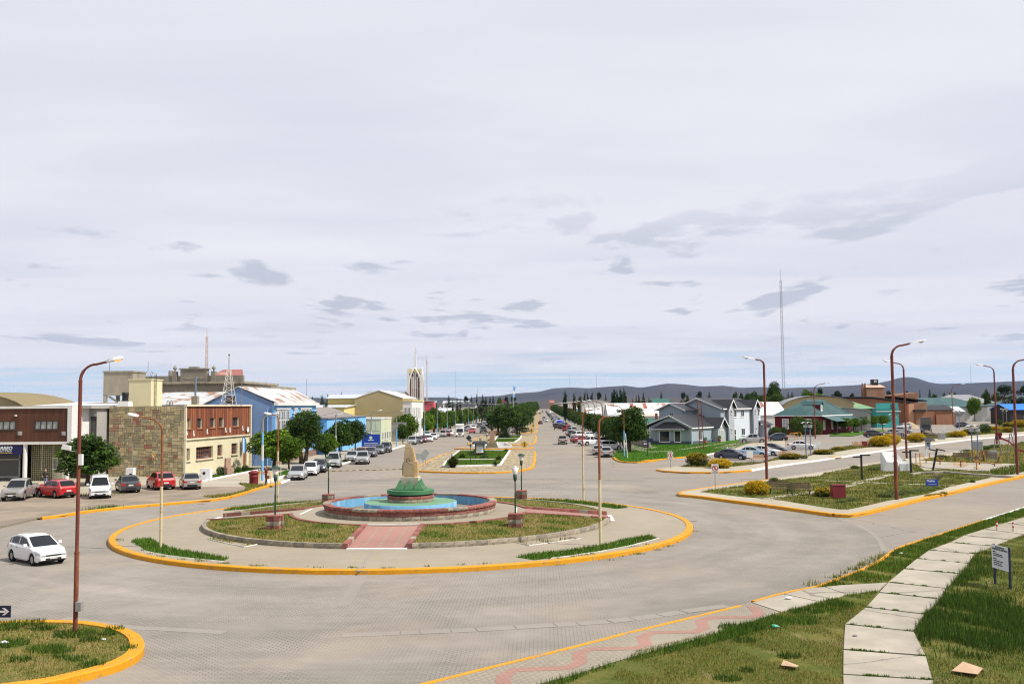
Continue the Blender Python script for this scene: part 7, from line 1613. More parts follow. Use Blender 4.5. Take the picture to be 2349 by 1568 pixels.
def street_lamp(x,y,H_,arm,label,secs,lit=False,r=.085,z=0.,group=None,a=0.,rise=.25,head=.9,R_=1.2,box=False):
 t=thing('street_lamp',label,'street lamp',(x,y,g(x)+z),a,group);s=1 if arm>0 else-1;arm=abs(arm);R_=min(R_,arm*.6);rise=min(rise,.22*(arm-R_))
 for i,(z0,z1,m)in enumerate(secs):
  rr_=r*(1.25 if z0<2.2 else 1.0);zz1=min(z1,H_-R_)
  MB().tube([(0,0,z0-(.15 if i==0 else 0)),(0,0,zz1)],rr_,10).tube([(0,0,zz1-.06),(0,0,zz1)],rr_*1.12,10).build('post',m,t)
 P=[(0,0,H_-R_)]+[(s*R_*(1-math.cos(q*math.pi/16)),0,H_-R_+R_*math.sin(q*math.pi/16))for q in range(1,8)]+[(s*R_,0,H_),(s*arm,0,H_+rise)]
 MB().tube(P,[r*.9]*4+[r*.65]*(len(P)-4),8).build('arm',secs[-1][2],t)
 sl_=rise/max(.1,arm-R_);h0=Vector((s*arm,0,H_+rise));dv=Vector((s,0,sl_)).normalized()
 mb=MB();n=[(.0,.07,.07),(.12,.13,.09),(head*.5,.17,.1),(head*.85,.15,.09),(head,.05,.05)];vs=[]
 for l,w,hh in n:
  c=h0+dv*l
  vs+=[(c.x,-w,c.z-.02),(c.x,w,c.z-.02),(c.x,w*.7,c.z+hh),(c.x,-w*.7,c.z+hh)]
 fs=[(i*4+k,i*4+(k+1)%4,i*4+4+(k+1)%4,i*4+4+k)for i in range(4)for k in range(4)]+[(0,1,2,3),(19,18,17,16)]
 mb.add(vs,[f if s>0 else f[::-1]for f in fs]).build('lamp_head',mat('head_white',(.6,.6,.6),.45),t)
 c=h0+dv*head*.68
 MB().ball((c.x,0,c.z-.03),.17*min(1,head),12,0,(1.2,.85,.75)).build('lamp_glass',mat('lamp_lit',(.9,.5,.3),.3,emit=(1.,.36,.12,1.1))if lit else M_OPAL,t)
 if box:MB().box((.16,-.08,.85),(.18,.2,.3)).build('junction_box',M_GREYP,t)
 return t
def lamp_px(c,bx,by,tc,ty,hx,label,secs,gz=.15,**k):
 x,y=Q(c,bx,by,gz);zt=atY(tc,hx,ty,y)[2]-g(x)-gz;ex=atY(tc,hx,ty,y)[0]-x;s=1 if ex>0 else-1;k.setdefault('head',.9)
 return street_lamp(x,y,zt-.3,ex-s*k['head'],label,secs,z=gz,rise=.22,**k)
lamp_px('b6',700,1085,'d',814,283,'tall rust red street lamp with lit orange globe on the splitter island',[(0,2.6,M_RUST),(2.6,5.6,M_RUST),(5.6,30,M_RUST)],gz=.2,lit=True,R_=.9,head=.55,box=True,r=.06)
cm=bpy.data.objects[-1]if False else None
x,y=Q('b6',700,1085,.2);z=atY('a1',600,890,y)[2];t=thing('security_camera','white security camera bracketed to the tall rusty lamp','camera',(x,y,z));MB().box((-.42,0,0),(.3,.14,.14),0,0,.9,ry=.15).build('housing',W_WHITE,t);MB().tube([(-.35,0,-.12),(0,0,-.14)],.02,6).build('bracket',M_GREYP,t);MB().box((.1,-.06,-.4),(.12,.12,.36)).build('box',W_WHITE,t)
OW=lambda k:[(0,1.0,M_OLDW),(1.0,k,M_OLDW),(k,30,M_RUSTO)]
lamp_px('b6',1495,300,'d',947,292,'street lamp with yellowed lower post beside the left grass strip',OW(3.2),gz=.19,r=.06,head=.62,R_=.8)
lamp_px('b4',810,765,'a3',282,250,'street lamp with yellowed post behind the left fountain beds',OW(4.0),gz=.19,r=.06,head=.62,R_=.8)
lamp_px('b5',1570,900,'a6',600,1675,'street lamp with orange rust post beside the right grass strip',OW(3.4),gz=.19,r=.065,head=.62,R_=.8)
lamp_px('b5',1437,555,'a6',515,1335,'street lamp with pale lower post behind the right fountain beds',OW(4.2),gz=.19,r=.06,head=.62,R_=.8)
BW=[(0,2.0,M_LBLUE),(2.0,3.6,M_WPOLE),(3.6,4.8,M_LBLUE),(4.8,30,M_GREYP)]
lamp_px('a3',232,1210,'a3',295,465,'street lamp on a blue and white utility pole by the yellow railing',BW,r=.1,head=.7)
lamp_px('a6',1722,1330,'a6',472,1352,'street lamp on a blue and white pole at the lawn corner',[(0,1.2,M_LBLUE),(1.2,2.3,M_WPOLE),(2.3,3.6,M_LBLUE),(3.6,30,M_RUST)],r=.08,head=.7)
for bx,by,ty,hx,l in((1695,790,262,1838,'grey street lamp in front of the blue notice sign'),(2035,752,265,2140,'street lamp with blue foot by the yard gate'),(1218,905,300,1310,'grey street lamp among the dark street trees')):
 lamp_px('a3',bx,by,'a3',ty,hx,l,[(0,3.2,M_LBLUE if 'blue foot' in l else M_WPOLE),(3.2,30,M_GREYP)],r=.09,head=.8)
for i in range(18):street_lamp(-26.8,222+i*27,8.0,2.0,'white headed lamp in the long row left of the avenue',[(0,3,M_LBLUE),(3,30,M_GREYP)],z=.13,group='avenue lamps on the left',head=.9)
for i in range(18):street_lamp(12.6,196+i*27,8.0,-2.2,'white headed lamp in the long row right of the avenue',[(0,3,M_LBLUE),(3,30,M_RUST)],z=.13,group='avenue lamps on the right',head=.9)
RS=[(0,2.8,M_RUST),(2.8,6.5,M_RUST),(6.5,40,M_RUST)]
for bx,by,ty,hx,l in((1759,1095,819,1702,'tall red lamp post beside the yellow broom in the park'),(2057,1145,782,2126,'tallest red lamp post on the near park walkway'),(2080,1050,828,2024,'tall red lamp post behind the white monument'),(2287,1017,836,2236,'tall red lamp post left of the slide'),(2334,1087,818,2390,'tall red lamp post at the end of the exercise court')):lamp_px('d',bx,by,'d',ty,hx,l,RS,gz=.17,r=.11,head=1.3,R_=1.8)
lamp_px('a8',865,1062,'a8',195,1100,'red lamp post in front of the red house',RS,r=.1,head=1.0,R_=1.5);lamp_px('b1',1225,858,'b1',215,1418,'red lamp post by the far car park',RS,r=.1,head=1.2,R_=1.5);lamp_px('b1',1828,765,'b1',300,980,'lamp post with long left arm in the far yard',RS,r=.1,head=1.2)if False else None
for i,(bx,ty)in enumerate(((1815,380),(1835,385),(1915,390),(2020,370),(2045,375))):
 x,y=Q('b1',bx,755,.1);zt=atY('b1',bx,ty,y)[2];MB().tube([(0,0,0),(0,0,zt-g(x))],[.16,.11],8).build('red_post',M_RUST,None,(x,y,g(x)),label='bare red steel post in the far yard',cat='post',group='red posts in the far yard')
def globe_lamp(x,y,z,H_,label,cap=True):
 t=thing('garden_lamp',label,'lamp',(x,y,z));MB().tube([(0,0,0),(0,0,H_*.42)],.05,10).tube([(0,0,H_*.42),(0,0,H_-.75)],.036,10).build('post',M_LGREEN,t)
 MB().lathe([(.03,H_-.95),(.1,H_-.8),(.12,H_-.5),(0,H_-.5)],12).build('cup',M_LGREEN,t);MB().lathe([(.11,H_-.5),(.22,H_-.12),(0,H_-.12)],14).build('shade',M_OPAL,t)
 if cap:MB().lathe([(.31,H_-.13),(.2,H_-.04),(.06,H_),(0,H_+.04)],14).build('cap',M_LGREEN,t)
 else:MB().ball((0,0,H_-.1),.09,10).build('bulb',M_OPAL,t)
for(c,bx,by,tx,ty,l,cp)in(('b4',775,1050,775,372,'left near',1),('b4',1335,750,1335,268,'left far',1),('b5',908,770,905,275,'right near',0),('b5',945,555,935,183,'right far',1)):
 x,y={'left near':(-15.35,55.4),'left far':(-15.8,71.4),'right near':(-1.5,55.7),'right far':(-1.5,73.6)}[l];b=PZ+.05
 t=thing('lamp_plinth','red and grey block lamp plinth, %s of the fountain'%l.replace('near','front').replace('far','rear'),'plinth',(x,y,b))
 n=4 if 'near' in l else 3
 for k in range(n):
  for q in range(4):
   a=q*math.pi/2+(.0 if k%2 else 0);o=obj('block',block_mesh(.6,.3,.25,random.choice(B_GRY if k in(0,2)else B_RED),random.randrange(5)),t);o.location=(.18*math.sin(a)-.12*math.cos(a),-.18*math.cos(a)-.12*math.sin(a),k*.26);o.rotation_euler.z=a
 MB().b2((-.4,-.4,n*.26),(.4,.4,n*.26+.06)).build('cap',B_RED[1],t);MB().b2((-.2,-.2,0),(.2,.2,n*.26)).build('core',M_MORT,t);MB().b2((.02,-.37,.5),(.2,-.36,.7)).build('meter_plate',M_GREYP,t)
 zt=atY(c,tx,ty,y)[2];globe_lamp(x,y,b+n*.26+.06,zt-b-n*.26-.06,'green post top lamp on the %s plinth'%l.replace('near','front').replace('far','rear'),cp)
for bx,by,ty,l in((1108,860,462,'green post top lamp beside the blank notice board'),(1362,605,335,'green post top lamp beside the bust steps')):x,y=Q('a5',bx,by,.3);globe_lamp(x,y,.3,atY('a5',bx,ty,y)[2]-.3,l)
# ---- signs
def post_sign(c,bx,by,ty,label,panel,gz=.15,m=None,r=.03,tilt=0.):
 x,y=Q(c,bx,by,gz);zt=atY(c,bx,ty,y)[2]-g(x)-gz;t=thing('road_sign',label,'sign',(x,y,g(x)+gz),tilt);MB().tube([(0,0,-.05),(0,0,zt-.05)],r,8).build('post',m or M_GREYP,t)
 panel(t,zt);return t
M_SY=mat('sign_amber',(.5,.3,.02),.5);M_SW=mat('sign_face',(.6,.6,.58),.5);M_SR=mat('sign_red',(.4,.02,.03),.5);M_SB=mat('sign_back',(.3,.33,.32),.5);M_SBL=mat('sign_blue',(.01,.05,.33),.5)
def diamond(s,m,walker=True):
 def fn(t,zt):
  d=s/1.414;MB().slab([(0,-.04,zt-2*d),(d,-.04,zt-d),(0,-.04,zt),(-d,-.04,zt-d)],(0,-.015,0)).build('panel',m,t)
  if walker:MB().box((0,-.06,zt-d*.6),(.12,.006,.12)).box((0,-.06,zt-d),(.12,.006,.3)).box((-.07,-.06,zt-d*1.4),(.07,.006,.26),0,ry=.3).box((.07,-.06,zt-d*1.4),(.07,.006,.26),0,ry=-.3).build('walker',M_BLK,t)
 return fn
for bx,by,ty in((1950,648,475),(2060,378,282),(2085,285,210)):post_sign('a5',bx,by,ty,{475:'amber diamond pedestrian sign on the near flagstone median',282:'amber diamond pedestrian sign on the third median',210:'amber diamond sign furthest up the median'}[ty],diamond(.85,M_SY),m=M_WPOLE)
post_sign('a5',2090,215,132,'white square sign behind the amber diamonds',lambda t,zt:MB().box((0,-.05,zt-.45),(.9,.02,.9)).build('panel',M_SW,t));post_sign('a5',1078,525,385,'black backed diamond sign at the left median edge',diamond(.85,M_BLK,False),m=M_WPOLE)
for bx,by,ty,l in((398,840,605,'rear'),(362,870,650,'middle')):post_sign('a5',bx,by,ty,'pale diamond sign seen from behind, %s of the pair by the obelisk'%l,diamond(.8,M_SB,False))
post_sign('a5',283,900,675,'pale square sign seen from behind next to the obelisk',lambda t,zt:MB().box((0,-.05,zt-.35),(.55,.02,.65)).build('panel',M_SB,t))
def nowalk(t,zt):
 MB().box((0,-.05,zt-.4),(.62,.02,.85)).build('panel',M_SW,t);MB().lathe([(.2,-.062),(.27,-.062)],20,(0,0,zt-.34),axis='y').build('ring',M_SR,t);MB().box((0,-.064,zt-.34),(.5,.005,.06),ry=.785).build('bar',M_SR,t);MB().box((0,-.063,zt-.32),(.1,.004,.26)).build('figure',M_BLK,t);MB().box((0,-.063,zt-.72),(.5,.004,.07)).build('caption',M_BLK,t)
post_sign('b2',242,270,82,'no pedestrians sign on the walkway strip tip',nowalk);post_sign('b2',767,500,222,'no pedestrians sign on the triangular park tip',nowalk,gz=.17)
for c,bx,by,ty,l in(('b2',1173,240,65,'blank white sign back behind the pale blue sedan'),('a8',915,1305,1115,'blank white sign back past the lone white sedan'),('b1',1078,1000,880,'blank white sign back by the old truck')):post_sign(c,bx,by,ty,l,lambda t,zt:MB().box((.0,-.05,zt-.4),(.75,.02,.8)).build('panel',M_SW,t))
def bigblue(t,zt):
 MB().b2((-1.6,-.1,zt-2.1),(1.6,-.04,zt)).build('panel',M_SBL,t);MB().tube([(1.5,0,-.05),(1.5,0,zt)],.05,6).tube([(-1.5,0,-.05),(-1.5,0,zt)],.05,6).build('legs',M_BLK,t);MB().lathe([(0,-.11),(.28,-.11)],12,(0,0,zt-.6),axis='y').b2((-.5,-.115,zt-1.1),(.5,-.105,zt-.95)).b2((-1.2,-.115,zt-1.6),(1.2,-.105,zt-1.5)).b2((-1.2,-.115,zt-1.85),(1.0,-.105,zt-1.76)).build('print',M_SW,t)
post_sign('a3',1690,792,590,'big blue notice sign on black legs before the pale green office',bigblue)
x,y=Q('b6',40,1000,.1);zt=atY('b6',40,838,y)[2];zb=atY('b6',40,948,y)[2];ws=.62;xr=atY('b6',100,890,y)[0]
t=thing('arrow_sign','navy sign with white arrow pointing right at the island edge','sign',(xr,y,0));MB().b2((-1.25,-.02,zb),(0,.02,zt)).build('panel',M_NAVY,t);zc=(zt+zb)/2;MB().b2((-.9,-.03,zc-.035),(-.14,-.022,zc+.035)).slab([(-.29,-.03,zc-.12),(-.2,-.03,zc-.12),(-.05,-.03,zc),(-.2,-.03,zc+.12),(-.29,-.03,zc+.12),(-.14,-.03,zc)],(0,.009,0)).build('arrow',M_SW,t);MB().tube([(-.62,.04,-.05),(-.62,.04,zt)],.04,8).build('post',M_GREYP,t)
x,y=Q('a7',268,1080,.14);zt=atY('a7',268,805,y)[2]-g(x);t=thing('arrow_sign','small navy direction sign with white arrow on the lawn','sign',(x,y,g(x)));MB().tube([(0,0,0),(0,0,zt)],.05,8).build('post',M_NAVY,t);MB().b2((-.1,-.08,zt-.55),(.75,-.04,zt)).b2((-.7,-.1,zt-1.0),(.1,-.06,zt-.5)).build('panel',M_NAVY,t);MB().slab([(-.6,-.11,zt-.75),(-.35,-.11,zt-.95),(-.35,-.11,zt-.82),(-.05,-.11,zt-.82),(-.05,-.11,zt-.68),(-.35,-.11,zt-.68),(-.35,-.11,zt-.55)],(0,.004,0)).build('arrow',M_SW,t)
xa,ya=Q('b8',2120,655,.09);xb,yb=Q('b8',2243,695,.09);zt=atY('b8',2116,342,ya)[2]-.09;hb_=zt-(atY('b8',2116,525,ya)[2]-.09);wd=math.hypot(xb-xa,yb-ya);az=math.atan2(yb-ya,xb-xa)
t=thing('notice_board','grey fitness notice board on two navy posts beside the footpath','sign',(xa,ya,.09),az)
for xx in(.03,wd):MB().b2((xx-.035,-.035,-.1),(xx+.035,.035,zt+.02)).build('post',M_NAVY,t)
MB().b2((-.04,-.06,zt-hb_),(wd+.01,-.037,zt)).build('panel',mat('board_grey',(.56,.6,.62),.5,var=.04),t)
M_TXT=mat('print_black',(.02,.02,.025),.7)
for s_,z_,sz,xc in(('ESTACION DE',.08,.085,.5),('RESISTENCIA AEROBICA',.17,.085,.5),('NIVEL  1',.29,.06,.17),('CAMINAR SUAVE EN LA SENDA',.38,.04,.36),('SENTIR QUE PUEDE EL TRABAJO',.45,.04,.38),('NIVEL  2',.58,.06,.17),('RECORRER LO MISMO X 10 MIN',.67,.04,.38),('LUEGO DESCANSA   2 MIN',.75,.04,.34),('SENTIR QUE   PUEDE EL 2 MIN',.83,.04,.36)):lettering(s_,sz*wd*1.05,M_TXT,(wd*xc,-.064,zt-hb_*z_),(math.pi/2,0,0),t,.002)
def kiosk(c,bl,br,by,ty,label,face,post,gz=.17,img=False):
 x0,y0=Q(c,bl,by,gz);x1,y1=Q(c,br,by,gz);w=math.hypot(x1-x0,y1-y0);zt=atY(c,bl,ty,y0)[2]-g(x0)-gz;t=thing('roofed_notice_board',label,'notice board',(x0,y0,g(x0)+gz),math.atan2(y1-y0,x1-x0)+R(24))
 for xx in(0,w):MB().b2((xx-.06,-.06,-.05),(xx+.06,.06,zt-.2)).build('post',post,t)
 MB().b2((.06,-.03,zt*.36),(w-.06,.03,zt-.3)).build('panel',face,t)
 for s in(-1,1):MB().slab([(-.4,s*.55,zt-.35),(w+.4,s*.55,zt-.35),(w+.25,0,zt),(-.25,0,zt)],(0,0,.06)).build('roof',R_BLACK,t)
 MB().b2((.06,-.04,zt-.7),(w-.06,-.032,zt-.36)).build('header',M_SB if not img else M_FRW,t)
 if img:MB().b2((.12,-.045,zt*.4),(w-.12,-.033,zt*.62)).b2((.12,-.045,zt*.64),(w-.12,-.033,zt-.55)).build('poster',mat('poster',(.1,.14,.3),.5,var=.8,vs=2.5,col2=(.4,.42,.45),s2=1.5,f2=(.5,.6)),t)
kiosk('a5',1182,1316,765,488,'black roofed blank notice board on the median lawn',M_SW,M_BLK,.3);kiosk('b3',1192,1256,245,35,'white framed picture board with dark roof by the exercise court',M_FRW,M_FRW,img=True);kiosk('b1',2175,2225,1070,905,'white framed picture board with dark roof beyond the slide',M_FRW,M_FRW,img=True)
x,y=Q('b3',1265,610,.18);t=thing('park_sign','small blue lettered sign by the park path','sign',(x,y,g(x)+.17));MB().b2((-.5,-.02,.12),(.5,.02,.66)).build('panel',M_SBL,t);lettering('Thelma',.24,M_SW,(-.12,-.024,.52),(math.pi/2,0,0),t,.006,.2);lettering('San Julian Obras',.11,M_SW,(0,-.024,.24),(math.pi/2,0,0),t);MB().b2((-.45,-.01,-.05),(-.4,.01,.12)).b2((.4,-.01,-.05),(.45,.01,.12)).build('legs',M_GREYP,t)
# ---- benches, bins, rails
def bench(c,px,py,label,w,rz,pale=True,gz=.17):
 x,y=Q(c,px,py,gz);t=thing('bench',label,'bench',(x,y,g(x)+gz),rz);m=M_SLATP if pale else M_SLAT
 for k in range(3):MB().b2((-w/2,-.05+k*.16,.42),(w/2,.07+k*.16,.46)).build('seat_slat',m,t)
 for k in range(3):MB().box((0,.42+k*.03,.6+k*.16),(w,.03,.12),0,0,1,-.15).build('back_slat',m,t)
 for s in(-1,1):MB().tube([(s*w*.42,-.05,0),(s*w*.42,-.02,.42),(s*w*.42,.4,.42),(s*w*.42,.5,1.0)],.03,6).tube([(s*w*.42,.42,0),(s*w*.42,.38,.42)],.03,6).build('leg',M_TRIM,t)
for a in(('b2',1520,570,'dark slatted park bench, left of the two by the broom',1.6,R(-8),False),('b2',1775,590,'dark slatted park bench, right of the two by the broom',1.6,R(-8),False),('b2',1280,210,'pale slatted bench behind the walkway, beside the pale blue sedan',1.8,R(15)),('a8',405,1385,'pale slatted bench in the broom bed',1.7,R(15)),('a8',1545,1225,'pale slatted bench next to the red bin',1.7,R(15)),('a8',1780,1195,'pale slatted bench next to the golden broom',1.7,R(15)),('e1',1030,345,'dark bench behind the exercise seats',1.9,R(-6),False),('e1',1640,360,'dark bench behind the ski trainer',1.6,R(-6),False)):bench(*a)
for c,px,py,l,s in(('b2',2210,620,'dark red box litter bin beside the yellow broom',.95),('a8',1628,1200,'dark red box litter bin between the slatted benches',.8)):
 x,y=Q(c,px,py,.17);t=thing('litter_bin',l,'litter bin',(x,y,g(x)+.17));MB().box((0,0,s*.55),(s,s*.8,s)).build('box',M_REDB,t);MB().box((0,0,s*1.06),(s*1.05,s*.85,.06)).build('rim',M_REDB,t);MB().b2((-.3*s,-.3*s,-.05),(.3*s,.3*s,.1)).build('foot',M_TRIM,t)
x,y=Q('c7',455,1000,.14);t=thing('litter_urn','maroon ribbed litter barrel beside the yellow railing','litter bin',(x,y,.14));MB().lathe([(.4,0),(.42,.7),(.46,.75),(.42,.8),(.44,1.05),(.52,1.1),(.5,1.2),(.25,1.32),(0,1.34)],18).build('barrel',M_REDB,t)
def rail(p,h,label,n=None):
 t=thing('railing',label,'railing',(p[0][0],p[0][1],g(p[0][0])+.14));d=Vector((p[1][0]-p[0][0],p[1][1]-p[0][1],0));e=d.normalized()*.15;MB().tube([(0,0,-.05),(0,0,h-.15),tuple(e+Vector((0,0,h))),tuple(d-e+Vector((0,0,h))),tuple(d+Vector((0,0,h-.15))),tuple(d+Vector((0,0,-.05)))],.045,8).build('hoop',M_YRAIL,t)
rail([Q('c7',560,1000,.14),Q('c7',1150,1000,.14)],1.05,'front yellow hoop railing by the maroon barrel');rail([Q('c7',740,860,.14),Q('c7',1350,950,.14)],1.05,'rear yellow hoop railing by the maroon barrel');rail([Q('a8',470,1105,.1),Q('a8',590,1090,.1)],1.3,'front yellow hoop railing by the red house');rail([Q('a8',540,1085,.1),Q('a8',645,1085,.1)],1.3,'rear yellow hoop railing by the red house')
sheet('painted_ramp',QL('c7',[(780,940),(1150,960),(1480,960),(1480,1070),(1150,1040),(1000,1000)],.15),.152,M_YEL,label='yellow painted ramp by the hoop railings',cat='ramp')
def flood(c,b1_,b2_,by,ty,label,m,n=2):
 p=[Q(c,b,by,.15)for b in(b1_,b2_)];x,y=p[0];zt=atY(c,b1_,ty,y)[2]-g(x)-.15;d=Vector((p[1][0]-x,p[1][1]-y,0));t=thing('floodlight_frame',label,'floodlight',(x,y,g(x)+.15))
 for q in(Vector(),d):MB().tube([q,q+Vector((0,0,zt-.3))],.07,8).build('post',m,t);MB().box(q+Vector((0,-.05,zt-.55)),(.5,.35,.4)).build('lamp',M_SB,t);MB().lathe([(.42,-.5),(.42,.5)],10,tuple(q+Vector((-.1,.1,zt-.4))),a0=.5,a1=2.6,axis='y').build('hood',W_WHITE,t)
 MB().tube([Vector((0,0,zt*.75)),d+Vector((0,0,zt*.75))],.04,6).build('crossbar',m,t)
for a in(('a8',722,795,1332,812,'twin floodlight frame with white hoods by the lone white sedan',M_PBLUE),('b1',1270,1325,925,632,'twin floodlight frame with white hoods by the far black hatchback',M_PBLUE),('b1',1530,1620,1430,862,'twin floodlight frame with white hoods on the exercise court edge',M_PBLUE),('b1',2012,2068,862,600,'twin floodlight frame in the far car park',M_GREYP),('a8',2075,2130,1050,685,'twin floodlight frame behind the golden broom',M_PBLUE)):flood(*a)
def tlamp(c,bx,by,tx,ty,label,lean=0.,gz=.17):
 x,y=Q(c,bx,by,gz);zt=atY(c,tx,ty,y)[2]-g(x)-gz;t=thing('park_lamp',label,'lamp',(x,y,g(x)+gz));t.rotation_euler=(0,lean,R(-14));MB().b2((-.09,-.09,-.1),(.09,.09,zt)).build('post',M_BLK,t);MB().b2((.05,-.1,zt-.12),(.8,.1,zt)).b2((-.75,-.1,zt-.28),(-.05,.1,zt-.16)).build('arms',M_BLK,t)
tlamp('c8',75,1550,40,555,'black T shaped park lamp by the broom');tlamp('c8',1995,1315,1960,375,'black T shaped park lamp beside the white monument');tlamp('e1',385,540,455,60,'leaning black T shaped park lamp',R(12))
# ---- white monument
x,y=Q('c8',900,1215,.17);xb,yb=Q('c8',1390,1275,.17);t=thing('white_monument','white angular concrete monument with three dark windows','monument',(x,y,g(x)+.15),R(-8));t.scale=(.68,.68,.72)
MB().slab([(0,0,-.1),(2.2,0,-.1),(2.2,0,1.35),(2.2,1.4,2.75),(.0,1.4,2.75),(.0,.9,2.7),(.35,0,1.35)],(0,.01,0))if False else None
mb=MB();mb.add([(0,0,-.1),(2.2,0,-.1),(2.2,1.6,-.1),(0,1.6,-.1),(.6,0,1.35),(2.2,0,1.3),(2.1,.9,2.75),(0,.55,2.7),(2.1,1.6,2.75),(0,1.6,2.7)],[(0,1,5,4),(0,4,7),(4,5,6,7),(1,2,8,6,5),(2,3,9,8),(3,0,7,9),(7,6,8,9)]);mb.build('body',W_TRIMW,t)
for i,h_ in((0,.4),(1,.62),(2,.44)):MB().box((.85+i*.42,.43+i*.03,2.05),(.26,.03,h_),.1,rx=-.45).build('dark_pane',M_GREYP,t)
MB().slab([(2.2,.3,-.1),(4.2,.9,-.1),(4.2,.9,1.45),(3.1,.6,1.5),(2.2,.3,2.6)],(-.05,.2,0)).build('wing_wall',W_TRIMW,t);MB().b2((2.4,-.5,-.1),(3.5,.3,1.15)).build('side_block',W_TRIMW,t);MB().b2((3.5,-.6,.1),(3.9,-.1,1.25)).build('end_block',W_TRIMW,t);MB().b2((2.2,-.7,-.1),(4.6,.8,.15)).build('base',M_GKERB,t)
# ---- bust monument
x,y=-8.6,168.9;t=thing('bust_monument','bronze bust on a stone plinth with steps and white planters','monument',(x,y,.16));t.scale=(.64,.64,.64);M_STN=mat('plinth_pink',(.3,.19,.14),.9,var=.3,vs=3,fine=.2)
for i in range(6):MB().b2((-1.0-.09*(5-i),-.3+i*.42,i*.24),(1.0+.09*(5-i),3.6,(i+1)*.24)).build('step',mat('step_stone',(.2,.17,.1),.9,var=.3),t)
ring_prism(MB(),[[(-.75,2.1,1.44),(.75,2.1,1.44),(.75,3.4,1.44),(-.75,3.4,1.44)],[(-.5,2.35,4.6),(.5,2.35,4.6),(.5,3.2,4.6),(-.5,3.2,4.6)]]).build('plinth',M_STN,t)
M_BRZ=mat('bronze',(.03,.028,.024),.45,metal=.4,var=.2);MB().lathe([(.35,4.6),(.3,4.85),(.62,5.25),(.62,5.4),(.3,5.6),(0,5.62)],14,(0,2.8,0)).build('shoulders',M_BRZ,t);MB().ball((.05,2.75,5.85),.24,12,0,(.85,1,1.25)).build('head',M_BRZ,t)
for s in(-1,1):
 for p in([(s*1.6,.2,0),(s*5.4,.9,0),(s*5.4,.9,.55),(s*1.6,.2,.55)],[(s*1.5,3.4,0),(s*3.6,3.6,0),(s*3.6,3.6,1.3),(s*1.3,3.4,1.3)],[(s*3.5,3.6,0),(s*5.4,1.0,0),(s*5.4,1.0,.55),(s*3.5,3.6,1.3)],[(s*1.35,3.3,0),(s*1.6,.3,0),(s*1.6,.3,.55),(s*1.3,3.3,1.6)]):MB().slab(p,(.0,.22,0)if abs(p[0][1]-p[1][1])<1 else(.22*s,0,0)).build('planter_wall',W_TRIMW,t)
x,y=Q('a5',1745,380,.16);t=thing('white_letters','white block letter stele among the median trees','sign',(x,y,.16));MB().b2((-.9,0,0),(.2,.4,2.4)).build('slab',W_TRIMW,t);MB().b2((.35,0,0),(.8,.4,3.2)).build('column',W_TRIMW,t)
# ---- exercise machines, slide, climbing frame
def gym(px,py,label,fn,rz=0.):x,y=Q('e1',px,py,.2);t=thing('exercise_machine',label,'exercise machine',(x,y,g(x)+.24),rz);t.scale=(.72,.72,.74);fn(t)
def stem(t,h,m=None):MB().tube([(0,0,-.05),(0,0,h)],.08,8).build('stem',m or M_MAR,t)
def seat(t):
 stem(t,.7);MB().tube([(.1,0,.45),(.5,0,.8),(.62,0,1.5)],.05,6).build('back_bar',M_MAR,t);MB().tube([(-.75,0,1.05),(-.35,0,.95),(-.1,0,.55),(.45,0,.6),(.75,0,.95)],.06,6).build('frame',M_ORANGE,t);MB().b2((-.8,-.25,1.0),(-.3,.25,1.08)).build('seat',M_ORANGE,t)
def disc(t):
 stem(t,.95);mb=MB()
 for a in range(7):an=a*math.pi/6;mb.tube([(0,0,.35),(1.0*math.cos(an),.0,.35+.42*math.sin(an))],.025,5)
 mb.tube([(-1.1,0,.4),(-.7,0,.72),(0,0,.82),(.7,0,.72),(1.1,0,.4)],.045,6).tube([(-1.1,0,.4),(-.4,0,.22),(.4,0,.22),(1.1,0,.4)],.045,6);mb.build('rocker',M_ORANGE,t)
def walker(t):
 stem(t,1.9);MB().lathe([(.0,.2),(.42,.2),(.42,.28),(0,.3)],14).build('foot_disc',M_ORANGE,t);MB().tube([(0,-.1,.3),(0,-.1,1.5)],.06,6).build('column',M_ORANGE,t);MB().box((0,0,1.5),(.6,.3,.16)).build('grip',M_MAR,t)
def ski(t):
 stem(t,.5);MB().tube([(-1.0,0,.55),(-.2,0,.3),(.5,0,.6),(.8,0,1.5)],.06,6).build('curve',M_MAR,t);MB().tube([(-1.0,-.15,.6),(-.2,-.15,.4),(.9,-.15,.35),(.75,-.15,1.4)],.05,6).build('frame',M_ORANGE,t);MB().tube([(.75,-.3,1.9),(.75,0,1.3),(.75,.3,1.9)],.03,6).build('handles',M_ORANGE,t)
def gate2(t):
 for xx in(0,.6):MB().tube([(xx,0,-.05),(xx,0,1.9)],.06,8).build('post',M_MAR,t);MB().tube([(xx,-.08,.3),(xx,-.08,1.7)],.05,6).build('bar',M_ORANGE,t)
 MB().tube([(-.1,0,1.75),(1.0,0,1.85)],.04,6).tube([(-.1,-.1,.3),(.8,-.1,.3)],.05,6).build('crossbar',M_ORANGE,t)
gym(25,460,'twin post leg swing machine by the white monument',gate2);gym(240,390,'seated exercise machine nearest the picture board',seat);gym(540,420,'second seated exercise machine by the leaning lamp',seat);gym(990,480,'yellow fan shaped rocker on the exercise court',disc);gym(1330,525,'upright twister machine on the exercise court',walker);gym(1390,420,'seated rower behind the twister',ski);gym(1715,460,'yellow ski trainer at the end of the court',ski)
x,y=Q('b1',2090,1330,.17);t=thing('playground_slide','red slide with grey frame and steps','slide',(x,y,g(x)+.17),R(-20));t.scale=(.72,.8,.85);fr_=MB()
for sx in(-1.9,.3):
 for sy in(-.8,.8):fr_.tube([(sx-.5,sy,0),(sx+.1,sy*.5,3.2)],.05,6).tube([(sx+.9,sy,0),(sx+.3,sy*.5,3.2)],.05,6)
